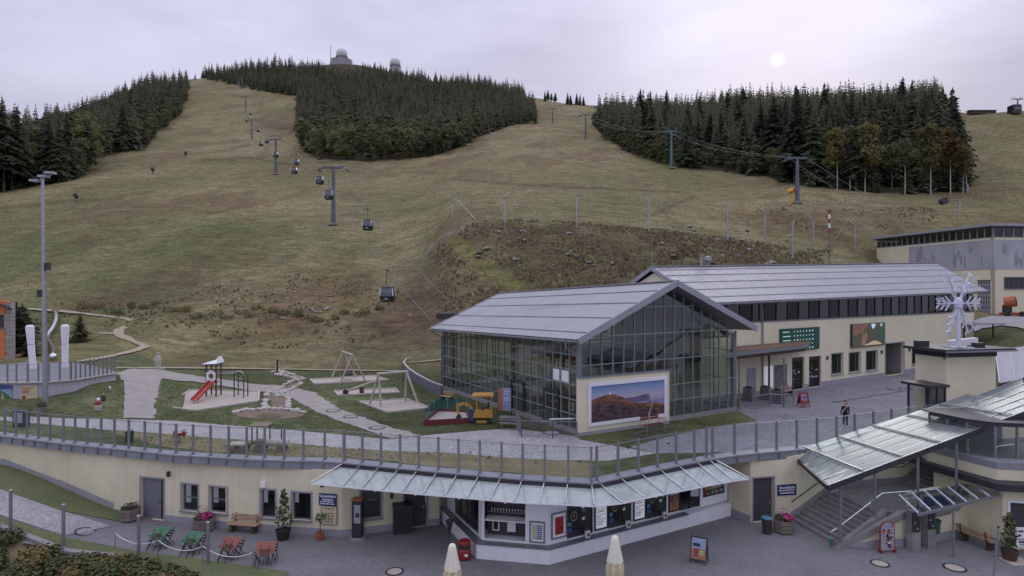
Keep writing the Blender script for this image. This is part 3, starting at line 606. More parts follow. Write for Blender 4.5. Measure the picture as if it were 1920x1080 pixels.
# ------------------------------------------------------------------ lower yard
def zy(x): t = min(1, max(0, (-19.5 - x) / 13)); return 2.0 * t * t * (3 - 2 * t) * (1 if t < 1 else 1)
def yard_sheet(name, m, inside, off, x0, x1, y0, y1, s):
    mb = MB(); nx, ny = int((x1 - x0) / s), int((y1 - y0) / s)
    for i in range(nx):
        for j in range(ny):
            xa, xb, ya, yb = x0 + i * s, x0 + (i + 1) * s, y0 + j * s, y0 + (j + 1) * s
            if inside is None or inside((xa + xb) / 2, (ya + yb) / 2): mb.quad(*[(x, y, zy(x) + off) for x, y in ((xa, ya), (xb, ya), (xb, yb), (xa, yb))])
    return mb
KL_PX = ((-80, 960), (0, 990), (60, 1012), (120, 1036), (180, 1043), (245, 1048), (330, 1062), (420, 1080), (520, 1096))
def Gy(px, py):
    Y = 30.0
    for _ in range(15): x = (px - CX) / F_PX * Y; Y = (CZ - zy(x)) * F_PX / (py - CY)
    return Vector(((px - CX) / F_PX * Y, Y, zy((px - CX) / F_PX * Y)))
kl = [Gy(*p) for p in KL_PX]
yard_sheet('asphalt_yard', None, lambda x, y: x > kl[-1].x or x < kl[0].x or y > np.interp(x, [p.x for p in kl], [p.y for p in kl]) - .1, 0, -60, 60, 6, 37.2, .6).build('asphalt_yard', MATS['asphalt'], loc=(0, 0, 0))['kind'] = 'structure'
def strip(name, m, top, bot, z, off, loc=(0, 0, 0), n=10):
    """ribbon of ground between two pixel lines on the yard, following its slope"""
    def ev(pts, px): return np.interp(px, [p[0] for p in pts], [p[1] for p in pts])
    xs = np.linspace(top[0][0], top[-1][0], 40); mb = MB(); rows = []
    for px in xs:
        r = []
        for k in range(n + 1):
            py = ev(top, px) + (ev(bot, px) - ev(top, px)) * k / n; Y = 32.0
            for _ in range(12):
                x = (px - CX) / F_PX * Y; Y = (CZ - zy(x)) * F_PX / (py - CY)
            r.append((x, Y, zy(x) + off))
        rows.append(r)
    for i in range(len(rows) - 1):
        for k in range(n): mb.quad(rows[i][k], rows[i][k + 1], rows[i + 1][k + 1], rows[i + 1][k])
    o = mb.build(name, m, loc=loc); struct(o); return o
def cobble(name, c1, c2, scale, joint):
    m = bpy.data.materials.new(name); m.use_nodes = True; t = m.node_tree; b = t.nodes['Principled BSDF']; b.inputs['Roughness'].default_value = .9
    g = N(t, 'ShaderNodeNewGeometry'); v = N(t, 'ShaderNodeTexVoronoi'); v.inputs['Scale'].default_value = scale; e = N(t, 'ShaderNodeTexVoronoi', feature='DISTANCE_TO_EDGE'); e.inputs['Scale'].default_value = scale
    t.links.new(g.outputs['Position'], v.inputs['Vector']); t.links.new(g.outputs['Position'], e.inputs['Vector'])
    mx = N(t, 'ShaderNodeMixRGB'); mx.inputs[1].default_value = (*c1, 1); mx.inputs[2].default_value = (*c2, 1); t.links.new(v.outputs['Color'], mx.inputs[0])
    n = N(t, 'ShaderNodeTexNoise'); n.inputs['Scale'].default_value = .5; n.inputs['Detail'].default_value = 6; t.links.new(g.outputs['Position'], n.inputs['Vector'])
    r2 = N(t, 'ShaderNodeMapRange'); r2.inputs[1].default_value = .3; r2.inputs[2].default_value = .7; r2.inputs[3].default_value = .86; r2.inputs[4].default_value = 1.1; t.links.new(n.outputs['Fac'], r2.inputs[0])
    r = N(t, 'ShaderNodeMapRange'); r.inputs[1].default_value = .0; r.inputs[2].default_value = .09; r.inputs[3].default_value = joint; t.links.new(e.outputs['Distance'], r.inputs[0])
    m1 = N(t, 'ShaderNodeMixRGB', blend_type='MULTIPLY'); m1.inputs[0].default_value = 1; m2 = N(t, 'ShaderNodeMixRGB', blend_type='MULTIPLY'); m2.inputs[0].default_value = 1
    t.links.new(mx.outputs[0], m1.inputs[1]); t.links.new(r.outputs[0], m1.inputs[2]); t.links.new(m1.outputs[0], m2.inputs[1]); t.links.new(r2.outputs[0], m2.inputs[2]); t.links.new(m2.outputs[0], b.inputs['Base Color'])
    bp = N(t, 'ShaderNodeBump'); bp.inputs['Strength'].default_value = .6; bp.inputs['Distance'].default_value = .03; t.links.new(r.outputs[0], bp.inputs['Height']); t.links.new(bp.outputs[0], b.inputs['Normal'])
    MATS[name] = m; return m
cobble('cobble_pale', lin((150, 148, 148)), lin((176, 174, 174)), 5.0, .55); cobble('cobble_grey', lin((120, 119, 124)), lin((146, 145, 150)), 5.5, .6)
mat('lawn', lin((88, 98, 62)), .95, .2, .7, fine=.3, bump=.8, bscale=14, col2=lin((104, 108, 70)))
strip('cobble_path', MATS['cobble_pale'], [(-80, 892), (0, 918), (110, 957), (206, 986)], [(-80, 938), (0, 966), (120, 1005), (206, 988)], 0, .03)
strip('grass_verge', MATS['lawn'], [(-80, 835), (0, 862), (110, 910), (222, 955)], [(-80, 892), (0, 918), (110, 957), (222, 978)], 0, .036)
strip('grass_strip', MATS['lawn'], [(-80, 940), (0, 968), (120, 1008), (260, 1035), (380, 1050), (540, 1074)], [(-80, 962), (0, 990), (120, 1040), (260, 1062), (380, 1085), (540, 1100)], 0, .042)

# ------------------------------------------------------------------ curved front building under the upper terrace
FB = thing('front_building', (0, 33, 0), 'long low cream building curving along the yard, grey coping on top', 'building')
wl = [Vector((-38, 40.2)), Vector((-31.7, 38.2)), Vector((-26.9, 36.45)), Vector((-22.8, 35.1)), Vector((-15.5, 33.2)), Vector((-8.9, 32.05)), Vector((-4.0, 33.7)), Vector((-3.9, 36.0))]
def facet(i): return Wall(wl[i], wl[i + 1] - wl[i]), (wl[i + 1] - wl[i]).length
def prects(w, rects):
    out = []
    for a, b, c, d in rects:
        l0, l1, z0, z1 = w.rect(a, b, c, d); out.append((min(l0, l1), max(l0, l1), z0, z1))
    return out
mbw = MB(); pl = MB(); facets = []
holes_by = {3: [(264, 895, 307, 976), (341, 907, 371, 957), (393, 912, 425, 960)], 4: [(489, 918, 516, 970), (548, 923, 583, 974)], 5: [(677, 921, 715, 975), (757, 925, 800, 992)]}
allwin = []
for i in range(len(wl) - 1):
    w, l = facet(i); hs = prects(w, holes_by.get(i, [])); 
    if i == 3: hs[0] = (hs[0][0], hs[0][1], .02, hs[0][3])
    if i == 5: hs[1] = (hs[1][0], hs[1][1], .02, 2.9)
    zb = -.4; opening_wall(mbw, w, 0, l, zb, 3.46, hs, .3); facets.append((w, l, hs))
    gaps = sorted([(h[0] - .1, h[1] + .1) for h in hs if h[2] < .3]); p0 = 0
    zc = lambda L: zy(w.pt(L, 0).x)
    if i in (0, 1, 2):
        a, b = w.pt(0, 0, .02), w.pt(l, 0, .02); za, zb2 = zc(0), zc(l)
        pl.add([a + Vector((0, 0, za - .2)), b + Vector((0, 0, zb2 - .2)), b + Vector((0, 0, zb2 + .38)), a + Vector((0, 0, za + .42))], [(0, 1, 2, 3)])
    else:
        for g0, g1 in gaps + [(l, l)]:
            if g0 > p0 + .05: w.box(pl, p0, min(g0, l), -.1, .36, .0, .03)
            p0 = g1
mbw.build('wall', MATS['cream_yard'], FB); pl.build('plinth', MATS['plinth'], FB)
w3, l3, h3 = facets[3]; w4, l4, h4 = facets[4]; w5, l5, h5 = facets[5]
for w, h in [(w3, h3[1]), (w3, h3[2]), (w4, h4[0]), (w4, h4[1]), (w5, h5[0])]: window(FB, w, *h, bars=(), hbars=(.5,) if w is w3 else ())
def door(parent, w, h, m, side=.0, label=None):
    d = MB(); w.box(d, h[0] + .04, h[1] - .04 - side, h[2], h[3] - .04, -.2, -.14); o = d.build('door', m, parent)
    hd = MB(); w.box(hd, h[1] - .2 - side, h[1] - .1 - side, h[2] + .95, h[2] + 1.1, -.14, -.08); hd.build('handle', MATS['steel'], o)
    s = MB(); sd = .09
    for a, b, c, e in ((h[0] - sd, h[1] + sd, h[3], h[3] + sd), (h[0] - sd, h[0], h[2], h[3]), (h[1], h[1] + sd, h[2], h[3])): w.box(s, a, b, c, e, .004, .03)
    s.build('door_surround', MATS['plinth'], o)
    if side:
        g = MB(); w.box(g, h[1] - side, h[1] - .04, h[2], h[3] - .04, -.2, -.16); g.build('side_light', MATS['near_black'], o)
    return o
mat('door_grey', lin((112, 113, 121)), .55, .06, 2); mat('door_dark', lin((70, 66, 70)), .6, .1, 2)
door(FB, w3, h3[0], MATS['door_grey'], .28); door(FB, w5, h5[1], MATS['door_dark'], .0)
# coping: one piece between each pair of rail posts
POST_PX = [5, 26, 47, 68, 90, 115, 137, 160, 186, 211, 238, 268, 297, 327, 359, 392, 426, 460, 494, 531, 567, 607, 643, 677, 712, 748, 783, 820, 858, 898, 939, 979, 1021, 1065, 1109, 1122, 1162, 1200, 1236, 1271, 1305, 1328, 1339, 1380, 1421, 1459, 1497, 1535, 1572, 1606, 1641, 1675, 1708, 1738, 1770]
def cope_pt(px): Y = float(cope_Y(px)); return Vector(((px - CX) / F_PX * Y, Y, 0))
pts = [cope_pt(-25), cope_pt(-12)] + [cope_pt(p) for p in POST_PX]
nrm = []
for i, p in enumerate(pts):
    d = (pts[min(i + 1, len(pts) - 1)] - pts[max(i - 1, 0)]).normalized(); nrm.append(Vector((d.y, -d.x, 0)))
I_C0, I_C1 = POST_PX.index(643) + 2, POST_PX.index(1339) + 2
for i in range(len(pts) - 1):
    a, b = pts[i], pts[i + 1]; n = ((nrm[i] + nrm[i + 1]) / 2).normalized(); d = (b - a).normalized(); g = d * .02
    under = I_C0 <= i < I_C1
    mb = MB(); z = COPE
    mb.slab([a + g + n * .16 + Vector((0, 0, z - .08)), b - g + n * .16 + Vector((0, 0, z - .08)), b - g - n * .42 + Vector((0, 0, z - .03)), a + g - n * .42 + Vector((0, 0, z - .03))], (0, 0, .07)); mb.build('coping_sheet', MATS['coping'], FB)
    mb = MB(); mb.slab([a + g + n * .10 + Vector((0, 0, z - .46)), b - g + n * .10 + Vector((0, 0, z - .46)), b - g - n * .25 + Vector((0, 0, z - .46)), a + g - n * .25 + Vector((0, 0, z - .46))], (0, 0, .375)); mb.build('fascia_panel', MATS['coping'], FB)
    if under:
        mb = MB(); mb.bar(a + n * .17 + Vector((0, 0, z - .16)), b + n * .17 + Vector((0, 0, z - .16)), .12, .1).bar(a + n * .19 + Vector((0, 0, z - .32)), b + n * .19 + Vector((0, 0, z - .32)), .1, .08); mb.build('edge_beam', MATS['dark_metal'], FB)
# soffit over the recessed counters
so = [p - n_ * .2 for p, n_ in zip(pts, nrm)][I_C0:I_C1 + 2]; sm_ = MB()
for a, b in zip(so, so[1:]): sm_.prism([(a.x, a.y), (b.x, b.y), (b.x, 36.5), (a.x, 36.5)], 3.38, 3.44)
sm_.build('soffit', MATS['soffit'], FB)
# right end: returns, door recess, plain wall
wr = [Vector((12.45, 35.3)), Vector((13.2, 33.95)), Vector((16.4, 34.5))]
mbw = MB(); pl = MB()
w = Wall(wr[0], wr[1] - wr[0]); w.n = Vector((-w.n.x, -w.n.y, 0)) if w.n.x > 0 else w.n; l = (wr[1] - wr[0]).length
opening_wall(mbw, w, 0, l, -.2, 3.4, [], .2); w.box(pl, 0, l, -.1, .4, 0, .03).build('plinth', MATS['plinth'], FB); pl = MB()
WRF = Wall(wr[1], wr[2] - wr[1]); l = (wr[2] - wr[1]).length; hR = prects(WRF, [(1412, 897, 1450, 982)])[0]; hR = (max(.05, hR[0]), hR[1], .02, 2.45)
opening_wall(mbw, WRF, 0, l, -.2, 3.4, [hR], .3); WRF.box(pl, hR[1] + .1, l, -.1, .4, 0, .03).build('plinth', MATS['plinth'], FB)
mbw.build('wall', MATS['cream_yard'], FB); door(FB, WRF, hR, MATS['door_dark'])
MB().prism([(11.5, 35.3), (16.5, 35.4), (16.5, 36.5), (11.5, 36.5)], 0, 3.4).build('core_wall', MATS['room_dark'], FB)
a, b = Vector((-60, 50, 0)), 0

def sign(name, w, px0, py0, px1, py1, m, label, cat='sign', th=.04, off=.03, pad=0):
    L0, L1, z0, z1 = w.rect(px0, py0, px1, py1)
    t = thing(name, w.pt((L0 + L1) / 2, z0, off), label, cat)
    w.box(MB(), L0, L1, z0, z1, off, off + th).build('board', m, t)
    return t, L0, L1, z0, z1
def bars_text(t, w, L0, L1, zs, m, off, h=.05, ragged=.15, seed=1, thick=.004):
    r = random.Random(seed)
    for z in zs:
        mb = MB(); l = L0
        while l < L1 - .02:
            e = min(L1 - r.uniform(0, ragged) * (L1 - L0), l + r.uniform(.06, .22) * max(.6, (L1 - L0)))
            if e > l: w.box(mb, l, e, z - h / 2, z + h / 2, off, off + thick)
            l = max(e, l) + .035
        if mb.v: mb.build('print_line', m, t)
t, L0, L1, z0, z1 = sign('direction_sign', w4, 599, 924, 632, 946, MATS['blue_sign'], 'blue board lettered Gondelbahn Talstation on the cream wall beside a small potted tree')
for s, z, sz in (('Gondelbahn', z1 - .13, .19), ('Talstation', z1 - .30, .16)): text('lettering', s, w4.pt((L0 + L1) / 2, z, .074), w4.d, (0, 0, 1), sz, MATS['white'], t, bold=.004)
bars_text(t, w4, L0 + .08, L1 - .08, (z0 + .2, z0 + .09), MATS['white'], .072, .05, .1, 3)
mat('map_cream', lin((196, 184, 150)), .8, .06, 3)
t, L0, L1, z0, z1 = sign('info_board', w4, 604, 948, 632, 981, MATS['map_cream'], 'pale framed pictogram board below the blue Gondelbahn Talstation sign', 'sign')
r = random.Random(5)
for j, zz in enumerate((.88, .6, .46, .3, .14)):
    for k in range(3):
        l = L0 + (L1 - L0) * (.3 + .2 * k) + r.uniform(-.02, .02); mb = MB(); w4.box(mb, l - .045, l + .045, z0 + (z1 - z0) * zz - .03, z0 + (z1 - z0) * zz + .03, .072, .076); mb.build('pictogram', MATS['dark_wood'], t)
mb = MB()
for q in ((L0 - .03, L1 + .03, z1, z1 + .03), (L0 - .03, L1 + .03, z0 - .03, z0), (L0 - .03, L0, z0, z1), (L1, L1 + .03, z0, z1)): w4.box(mb, *q, .03, .08)
mb.build('frame', MATS['grey_metal'], t)
t, L0, L1, z0, z1 = sign('direction_sign', WRF, 1457, 909, 1492, 929, MATS['blue_sign'], 'blue board lettered Gondelbahn Sesselbahnen on the wall left of the stairs')
text('lettering', 'Gondelbahn', WRF.pt((L0 + L1) / 2, z1 - .16, .074), WRF.d, (0, 0, 1), .2, MATS['white'], t, bold=.004); text('lettering', 'Sesselbahnen', WRF.pt((L0 + L1) / 2, z0 + .15, .074), WRF.d, (0, 0, 1), .165, MATS['white'], t, bold=.004)
bars_text(t, WRF, L0 + .06, L1 - .1, ((z0 + z1) / 2 - .01,), MATS['white'], .072, .05, .05, 8)
def wall_lamp(w, px, py, label, grp, dz=.28, m='dark_metal'):
    L, z = w.ray(px, py); mb = MB(); w.box(mb, L - .07, L + .07, z - dz / 2, z + dz / 2, .03, .16); o = mb; t = thing('wall_lamp', w.pt(L, z - dz / 2, 0), label, 'lamp', grp); o.build('housing', MATS[m], t); w.box(MB(), L - .05, L + .05, z - .04, z + .04, 0, .04).build('bracket', MATS['grey_metal'], t)
wall_lamp(w3, 318, 888, 'small dark wall lamp on the cream wall right of the grey door', None); wall_lamp(w4, 605, 907, 'small dark wall lamp above the blue sign beside the canopy end', None); wall_lamp(w5, 734, 929, 'small dark wall lamp under the glass canopy beside the recessed door', None)
mb = MB(); L, z = w4.ray(495, 907); w4.box(mb, L - .14, L + .14, z - .16, z + .16, .0, .14); tag(mb.build('alarm_box', MATS['white']), 'small white alarm box on the cream wall above a window', 'box')

# ------------------------------------------------------------------ glass wind-screen railing on the coping
RL = thing('glass_railing', (0, 30, COPE), 'long glass railing with grey posts along the edge of the upper terrace', 'railing')
for i, p in enumerate(pts[2:]):
    k = i + 2; big = POST_PX[i] in (643,); mb = MB(); a = p - nrm[k] * .12; s = .13 if big else .10
    mb.box((a.x, a.y, COPE + .78), (s, s, 1.72), math.atan2(nrm[k].x, -nrm[k].y)); mb.box((a.x, a.y, COPE - .0), (.2, .2, .05)); mb.build('post', MATS['grey_metal'], RL)
    mb = MB(); q = p + nrm[k] * .12; mb.box((q.x, q.y, COPE - .2), (.13, .10, .36), math.atan2(nrm[k].x, -nrm[k].y)); mb.build('bracket', MATS['grey_metal'], RL)
BIRDS = {0: (.6, .75, 1), 2: (.5, .7, .8), 7: (.5, .6, .9), 26: (.5, .5, .7), 28: (.55, .62, .8), 29: (.4, .5, 1.2), 31: (.6, .45, .7), 33: (.5, .55, .9), 36: (.5, .82, 1.3), 38: (.6, .72, 1.1), 24: (.45, .9, .7)}
for i in range(len(POST_PX) - 1):
    a, b = pts[i + 2] - nrm[i + 2] * .12, pts[i + 3] - nrm[i + 3] * .12; d = (b - a).normalized(); l = (b - a).length
    if l < .5: continue
    a2, b2 = a + d * .06, b - d * .06; z0, z1 = COPE + .06, COPE + 1.55
    g = MB().quad(a2 + Vector((0, 0, z0)), b2 + Vector((0, 0, z0)), b2 + Vector((0, 0, z1)), a2 + Vector((0, 0, z1))).build('glass_pane', MATS['rail_glass'], RL)
    MB().bar(a2 + Vector((0, 0, z1 + .015)), b2 + Vector((0, 0, z1 + .015)), .03, .03).build('top_rail', MATS['steel'], g)
    if i in BIRDS:
        u, v, s = BIRDS[i]; c = a2.lerp(b2, u) + Vector((d.y, -d.x, 0)) * .006 + Vector((0, 0, z0 + (z1 - z0) * v)); s *= .16; tilt = (i % 5 - 2) * .35; ex = d * math.cos(tilt) + Vector((0, 0, math.sin(tilt))); ez = Vector((0, 0, math.cos(tilt))) - d * math.sin(tilt)
        sh = [(-1.0, .55), (-.45, .25), (-.1, .12), (0, .35), (.12, .1), (.5, .2), (1.05, .45), (.6, -.05), (.15, -.15), (.12, -.55), (-.05, -.6), (-.12, -.15), (-.55, 0)]
        MB().add([c + ex * x * s + ez * y * s for x, y in sh], [tuple(range(len(sh)))]).build('bird_decal', MATS['black'], g)

# ------------------------------------------------------------------ sloping glass canopy over the counters
CN = thing('glass_canopy', (3, 29, 3), 'sloping frosted glass canopy with rods above the ticket counters', 'canopy')
cb = pts[I_C0:I_C1 + 1]; cnr = nrm[I_C0:I_C1 + 1]
cb2 = [p + n * .24 + Vector((0, 0, 3.64)) for p, n in zip(cb, cnr)]; cf = [p + n * 1.66 + Vector((0, 0, float(np.interp(p.x, [-9, 4, 11], [3.18, 3.36, 3.14])))) for p, n in zip(cb, cnr)]
d0 = (cf[0] - cf[1]).normalized(); cf[0] = cf[0] + d0 * .9; d1 = (cf[-1] - cf[-2]).normalized(); cf[-1] = cf[-1] + d1 * .8
for i in range(len(cb) - 1):
    a, b, c, d = cb2[i], cb2[i + 1], cf[i + 1], cf[i]
    u = (b - a).normalized() * .015
    MB().slab([a + u, b - u, c - u, d + u], (0, 0, .016)).build('glass_panel', MATS['canopy_glass'], CN)
    MB().bar(d + Vector((0, 0, -.02)), c + Vector((0, 0, -.02)), .035, .05).build('front_edge', MATS['white_render'], CN)
    m1, m2 = a.lerp(b, .5), d.lerp(c, .5)
    if (b - a).length > .8: MB().bar(a.lerp(b, .30) - Vector((0, 0, .1)), d.lerp(c, .62) - Vector((0, 0, .06)), .09, .1).build('strut', MATS['cream'], CN)
for i in range(len(cb)):
    MB().tube(cb[i] + cnr[i] * .16 + Vector((0, 0, 3.80)), cf[i] + Vector((0, 0, .05)), .028).build('rod', MATS['chrome'], CN)
    MB().tube(cb2[i].lerp(cf[i], .62) + Vector((0, 0, -.02)), cb2[i].lerp(cf[i], .05) + Vector((0, 0, -.42)), .022).build('stay', MATS['grey_metal'], CN)

# ------------------------------------------------------------------ ticket kiosk
KS = thing('ticket_kiosk', (3, 31, 0), 'white ticket kiosk with long grey counter below the glass canopy', 'kiosk')
KA, KB, KC, KD = (-4.06, 34.4), (-1.7, 29.45), (1.75, 28.8), (12.5, 35.0)
ka, kb, kc, kd = (-3.65, 34.3), (-1.45, 29.78), (1.69, 29.14), (12.4, 35.3)
MB().prism([KA, KB, KC, KD, (12.4, 36.2), (-4, 36.2)], 0.0, .70).build('counter_front', MATS['white_render'], KS)
KA2, KB2, KC2, KD2 = (-4.1, 34.4), (-1.74, 29.4), (1.76, 28.73), (9.6, 33.22)
mat('counter_top', lin((104, 106, 114)), .25, .1, 1.2, spec=.6)
MB().prism([KA2, KB2, KC2, KD2, (9.2, 33.8), kc, kb, ka], .71, .77).build('counter_top', MATS['counter_top'], KS)
wB = Wall(kb, Vector(kc) - Vector(kb)); lB = (Vector(kc) - Vector(kb)).length; wC = Wall(kc, Vector(kd) - Vector(kc)); lC = (Vector(kd) - Vector(kc)).length; wA = Wall(ka, Vector(kb) - Vector(ka)); lA = (Vector(kb) - Vector(ka)).length
Ls0, Ls1, zs0, zs1 = wB.rect(906, 949, 985, 1010); mbk = MB(); z0k = .77
hB = [(max(.1, Ls0), Ls1, .84, 2.75)]; opening_wall(mbk, wB, 0, lB, z0k, 3.38, hB, .12)
rc = [wC.ray(p, 960)[0] for p in (1063, 1112, 1140, 1184, 1211, 1250, 1275, 1313)]
hC = [(rc[k], rc[k + 1], .82, 3.0) for k in (0, 2, 4, 6)]
opening_wall(mbk, wC, 0, lC, z0k, 3.38, hC, .12)
hA = [(1.2, lA - .45, .82, 3.0)]; opening_wall(mbk, wA, 0, lA, z0k, 3.38, hA, .12)
mbk.build('kiosk_wall', MATS['white_render'], KS)
mat('till_dark', lin((66, 62, 68)), .5, .2, 2)
for w, hs in ((wC, hC), (wA, hA)):
    for h in hs:
        nb = 2 if w is wC else 4; fr = MB()
        for k in range(nb + 1): l = h[0] + (h[1] - h[0]) * k / nb; w.box(fr, l - .03, l + .03, h[2], h[3], -.1, -.05)
        o = fr.build('window', MATS['dark_metal'], KS)
        for k in range(nb):
            a, b = h[0] + (h[1] - h[0]) * k / nb + .03, h[0] + (h[1] - h[0]) * (k + 1) / nb - .03
            MB().quad(w.pt(a, h[2], -.08), w.pt(b, h[2], -.08), w.pt(b, h[3], -.08), w.pt(a, h[3], -.08)).build('pane', MATS['window_glass'], o)
        w.box(MB(), h[0], h[1], h[2], h[3], -.75, -.7).build('back_panel', MATS['till_dark'], o)
h = hB[0]; rec = MB()
for q in ((h[0], h[1], h[2], h[3], -.8, -.75),): wB.box(rec, *q)
o = rec.build('serving_window', MATS['till_dark'], KS)
wB.box(MB(), h[0] + .02, h[1] - .02, 1.72, 1.76, -.7, -.02).build('shelf', MATS['white'], o)
wB.box(MB(), h[0] + .02, h[1] - .02, 2.0, 2.03, -.72, -.45).build('shelf', MATS['grey_metal'], o)
for k in range(12):
    l = h[0] + .25 + k * (h[1] - h[0] - .4) / 11; c = wB.pt(l, 2.03, -.55); MB().lathe(c, [(.025, 0), (.012, .05), (.03, .11), (.028, .15)], 8).build('glass', MATS['white'], o)
wB.box(MB(), h[0] + .25, h[0] + .6, 1.0, 1.55, -.72, -.68).build('menu_frame', MATS['white'], o); wB.box(MB(), h[0] + .31, h[0] + .54, 1.06, 1.49, -.68, -.67).build('menu', MATS['black'], o)
wB.box(MB(), h[0] + 1.0, h[0] + 1.42, 1.0, 1.6, -.72, -.68).build('notice', MATS['white'], o)
wB.box(MB(), h[0] + .85, h[0] + 1.15, 2.84, 2.98, 0, .1).build('light_box', MATS['dark_metal'], KS)
# poster cases
def poster(w, px0, py0, px1, py1, label, cells, fm='grey_metal', bg='white', name='poster_case', z=None):
    L0, L1, z0, z1 = w.rect(px0, py0, px1, py1)
    if z: z0, z1 = z
    t = thing(name, w.pt((L0 + L1) / 2, z0, 0), label, 'poster'); fr = MB(); f = .07
    for q in ((L0, L1, z0, z0 + f), (L0, L1, z1 - f, z1), (L0, L0 + f, z0 + f, z1 - f), (L1 - f, L1, z0 + f, z1 - f)): w.box(fr, *q, .003, .06)
    fr.build('frame', MATS[fm], t); w.box(MB(), L0 + f, L1 - f, z0 + f, z1 - f, .003, .025).build('backing', MATS[bg], t); W_, H_ = L1 - L0 - 2 * f, z1 - z0 - 2 * f
    for (x0, y0, x1, y1, m) in cells: w.box(MB(), L0 + f + W_ * x0, L0 + f + W_ * x1, z0 + f + H_ * y0, z0 + f + H_ * y1, .027, .033).build('print', MATS[m], t)
    return t
for nm, c in (('p_blue', (64, 84, 140)), ('p_sand', (170, 158, 120)), ('p_red', (160, 48, 50)), ('p_yellow', (190, 166, 88)), ('p_teal', (84, 130, 148)), ('p_grey', (150, 155, 165)), ('p_navy', (30, 40, 70)), ('p_orange', (168, 110, 82)), ('p_green', (70, 110, 70)), ('p_brown', (120, 80, 60)), ('p_lav', (150, 150, 190)), ('p_sky', (140, 160, 182))): mat(nm, lin(c), .6, .1, 6)
poster(wB, 993, 976, 1022, 1016, 'price table in a grey frame, sand and blue columns, on the kiosk corner', [(.1 + .1 * k, .1 + .115 * j, .18 + .1 * k, .19 + .115 * j, 'p_sand' if k < 4 else 'p_blue') for k in range(8) for j in range(7)])
poster(wC, 1033, 973, 1062, 1014, 'red advertising poster in a grey frame beside the price table', [(.2, .1, .85, .85, 'p_red'), (.25, .3, .5, .5, 'p_yellow'), (.55, .25, .8, .42, 'p_orange'), (.28, .58, .78, .68, 'p_yellow'), (.3, .14, .6, .24, 'p_blue')], z=(1.0, 2.25))
SCRN = [(.08, .9, .92, .98, 'p_teal')] + [(.08, y, .92, y + .012, 'p_navy') for y in (.82, .62, .44, .28)] + [(.1, y, .1 + w_, y + .03, 'p_grey') for y, w_ in ((.72, .5), (.54, .7), (.36, .4), (.2, .6), (.12, .5))]
mat('screen_white', lin((205, 208, 216)), .5, .03, 3, emit=.25)
poster(wC, 1114, 957, 1139, 1000, 'tall lit price display nearest the Kasse lettering', SCRN, 'black', 'screen_white', 'price_display', (.92, 2.55))
poster(wC, 1187, 943, 1210, 986, 'tall lit price display between two ticket windows, middle of the counter', SCRN, 'black', 'screen_white', 'price_display', (.92, 2.55))
poster(wC, 1253, 928, 1274, 968, 'upright advertising display with a landscape picture at the end of the counter', [(0, .55, 1, 1, 'p_sky'), (0, .3, 1, .55, 'p_brown'), (0, 0, 1, .3, 'p_orange'), (.3, .12, .6, .5, 'p_sand')], 'black', 'p_grey', 'advert_display', (.92, 2.55))
text('lettering', 'Kasse', wC.pt(rc[0] + .75, 2.72, -.04), wC.d, (0, 0, 1), .3, MATS['white'], KS, bold=.006)
for k, (i0, s) in enumerate(((0, .45), (2, .5), (4, .5))):
    c = wC.pt(rc[i0] + s, 1.85, -.045); ring = MB()
    for j in range(20):
        a0, a1 = 6.283 * j / 20, 6.283 * (j + 1) / 20
        ring.quad(*[c + wC.d * r_ * math.cos(a) + Vector((0, 0, r_ * 1.25 * math.sin(a))) for r_, a in ((.16, a0), (.16, a1), (.19, a1), (.19, a0))])
    ring.build('number_ring', MATS['p_sand'], KS); text('lettering', str(3 - k if k else 8), c, wC.d, (0, 0, 1), .26, MATS['p_sand'], KS, squeeze=.8)
    for (dl, dz, s1, s2, m) in ((.48, .12, .2, .26, 'p_teal'), (.5, -.28, .16, .14, 'white'), (-.38, -.45, .22, .2, 'p_teal'), (-.4, -.75, .3, .22, 'p_blue')): wC.box(MB(), rc[i0] + s + dl, rc[i0] + s + dl + s1, 1.85 + dz, 1.85 + dz + s2, -.05, -.042).build('sticker', MATS[m], KS)
    cc = wC.pt(rc[i0] + s + .65, .77, .2); t = thing('card_dispenser', cc, 'white leaflet dispenser standing on the ticket counter at the ' + ('first', 'second', 'third')[k] + ' window from the kiosk corner', 'dispenser')
    wC.box(MB(), rc[i0] + s + .55, rc[i0] + s + .78, .772, 1.08, .1, .24).build('body', MATS['white'], t); wC.box(MB(), rc[i0] + s + .6, rc[i0] + s + .73, .83, 1.0, .24, .25).build('slot', MATS['near_black'], t)
# souvenir rack at the end of the counter
L0, L1 = wC.ray(1318, 930)[0], wC.ray(1357, 930)[0]
t = thing('souvenir_rack', wC.pt(L0, .9, .1), 'dark rack full of small colourful souvenirs at the end of the counter', 'rack'); wC.box(MB(), L0, L1, 1.3, 2.75, .02, .06).build('board', MATS['near_black'], t); r = random.Random(2)
for j in range(5):
    for k in range(12):
        l = L0 + .1 + k * (L1 - L0 - .2) / 11.5; z = 1.42 + j * .26; wC.box(MB(), l, l + .09, z, z + r.uniform(.1, .2), .06, .1).build('souvenir', MATS[r.choice(['p_red', 'p_grey', 'p_yellow', 'p_brown', 'p_blue', 'p_grey', 'p_green', 'p_lav'])], t)
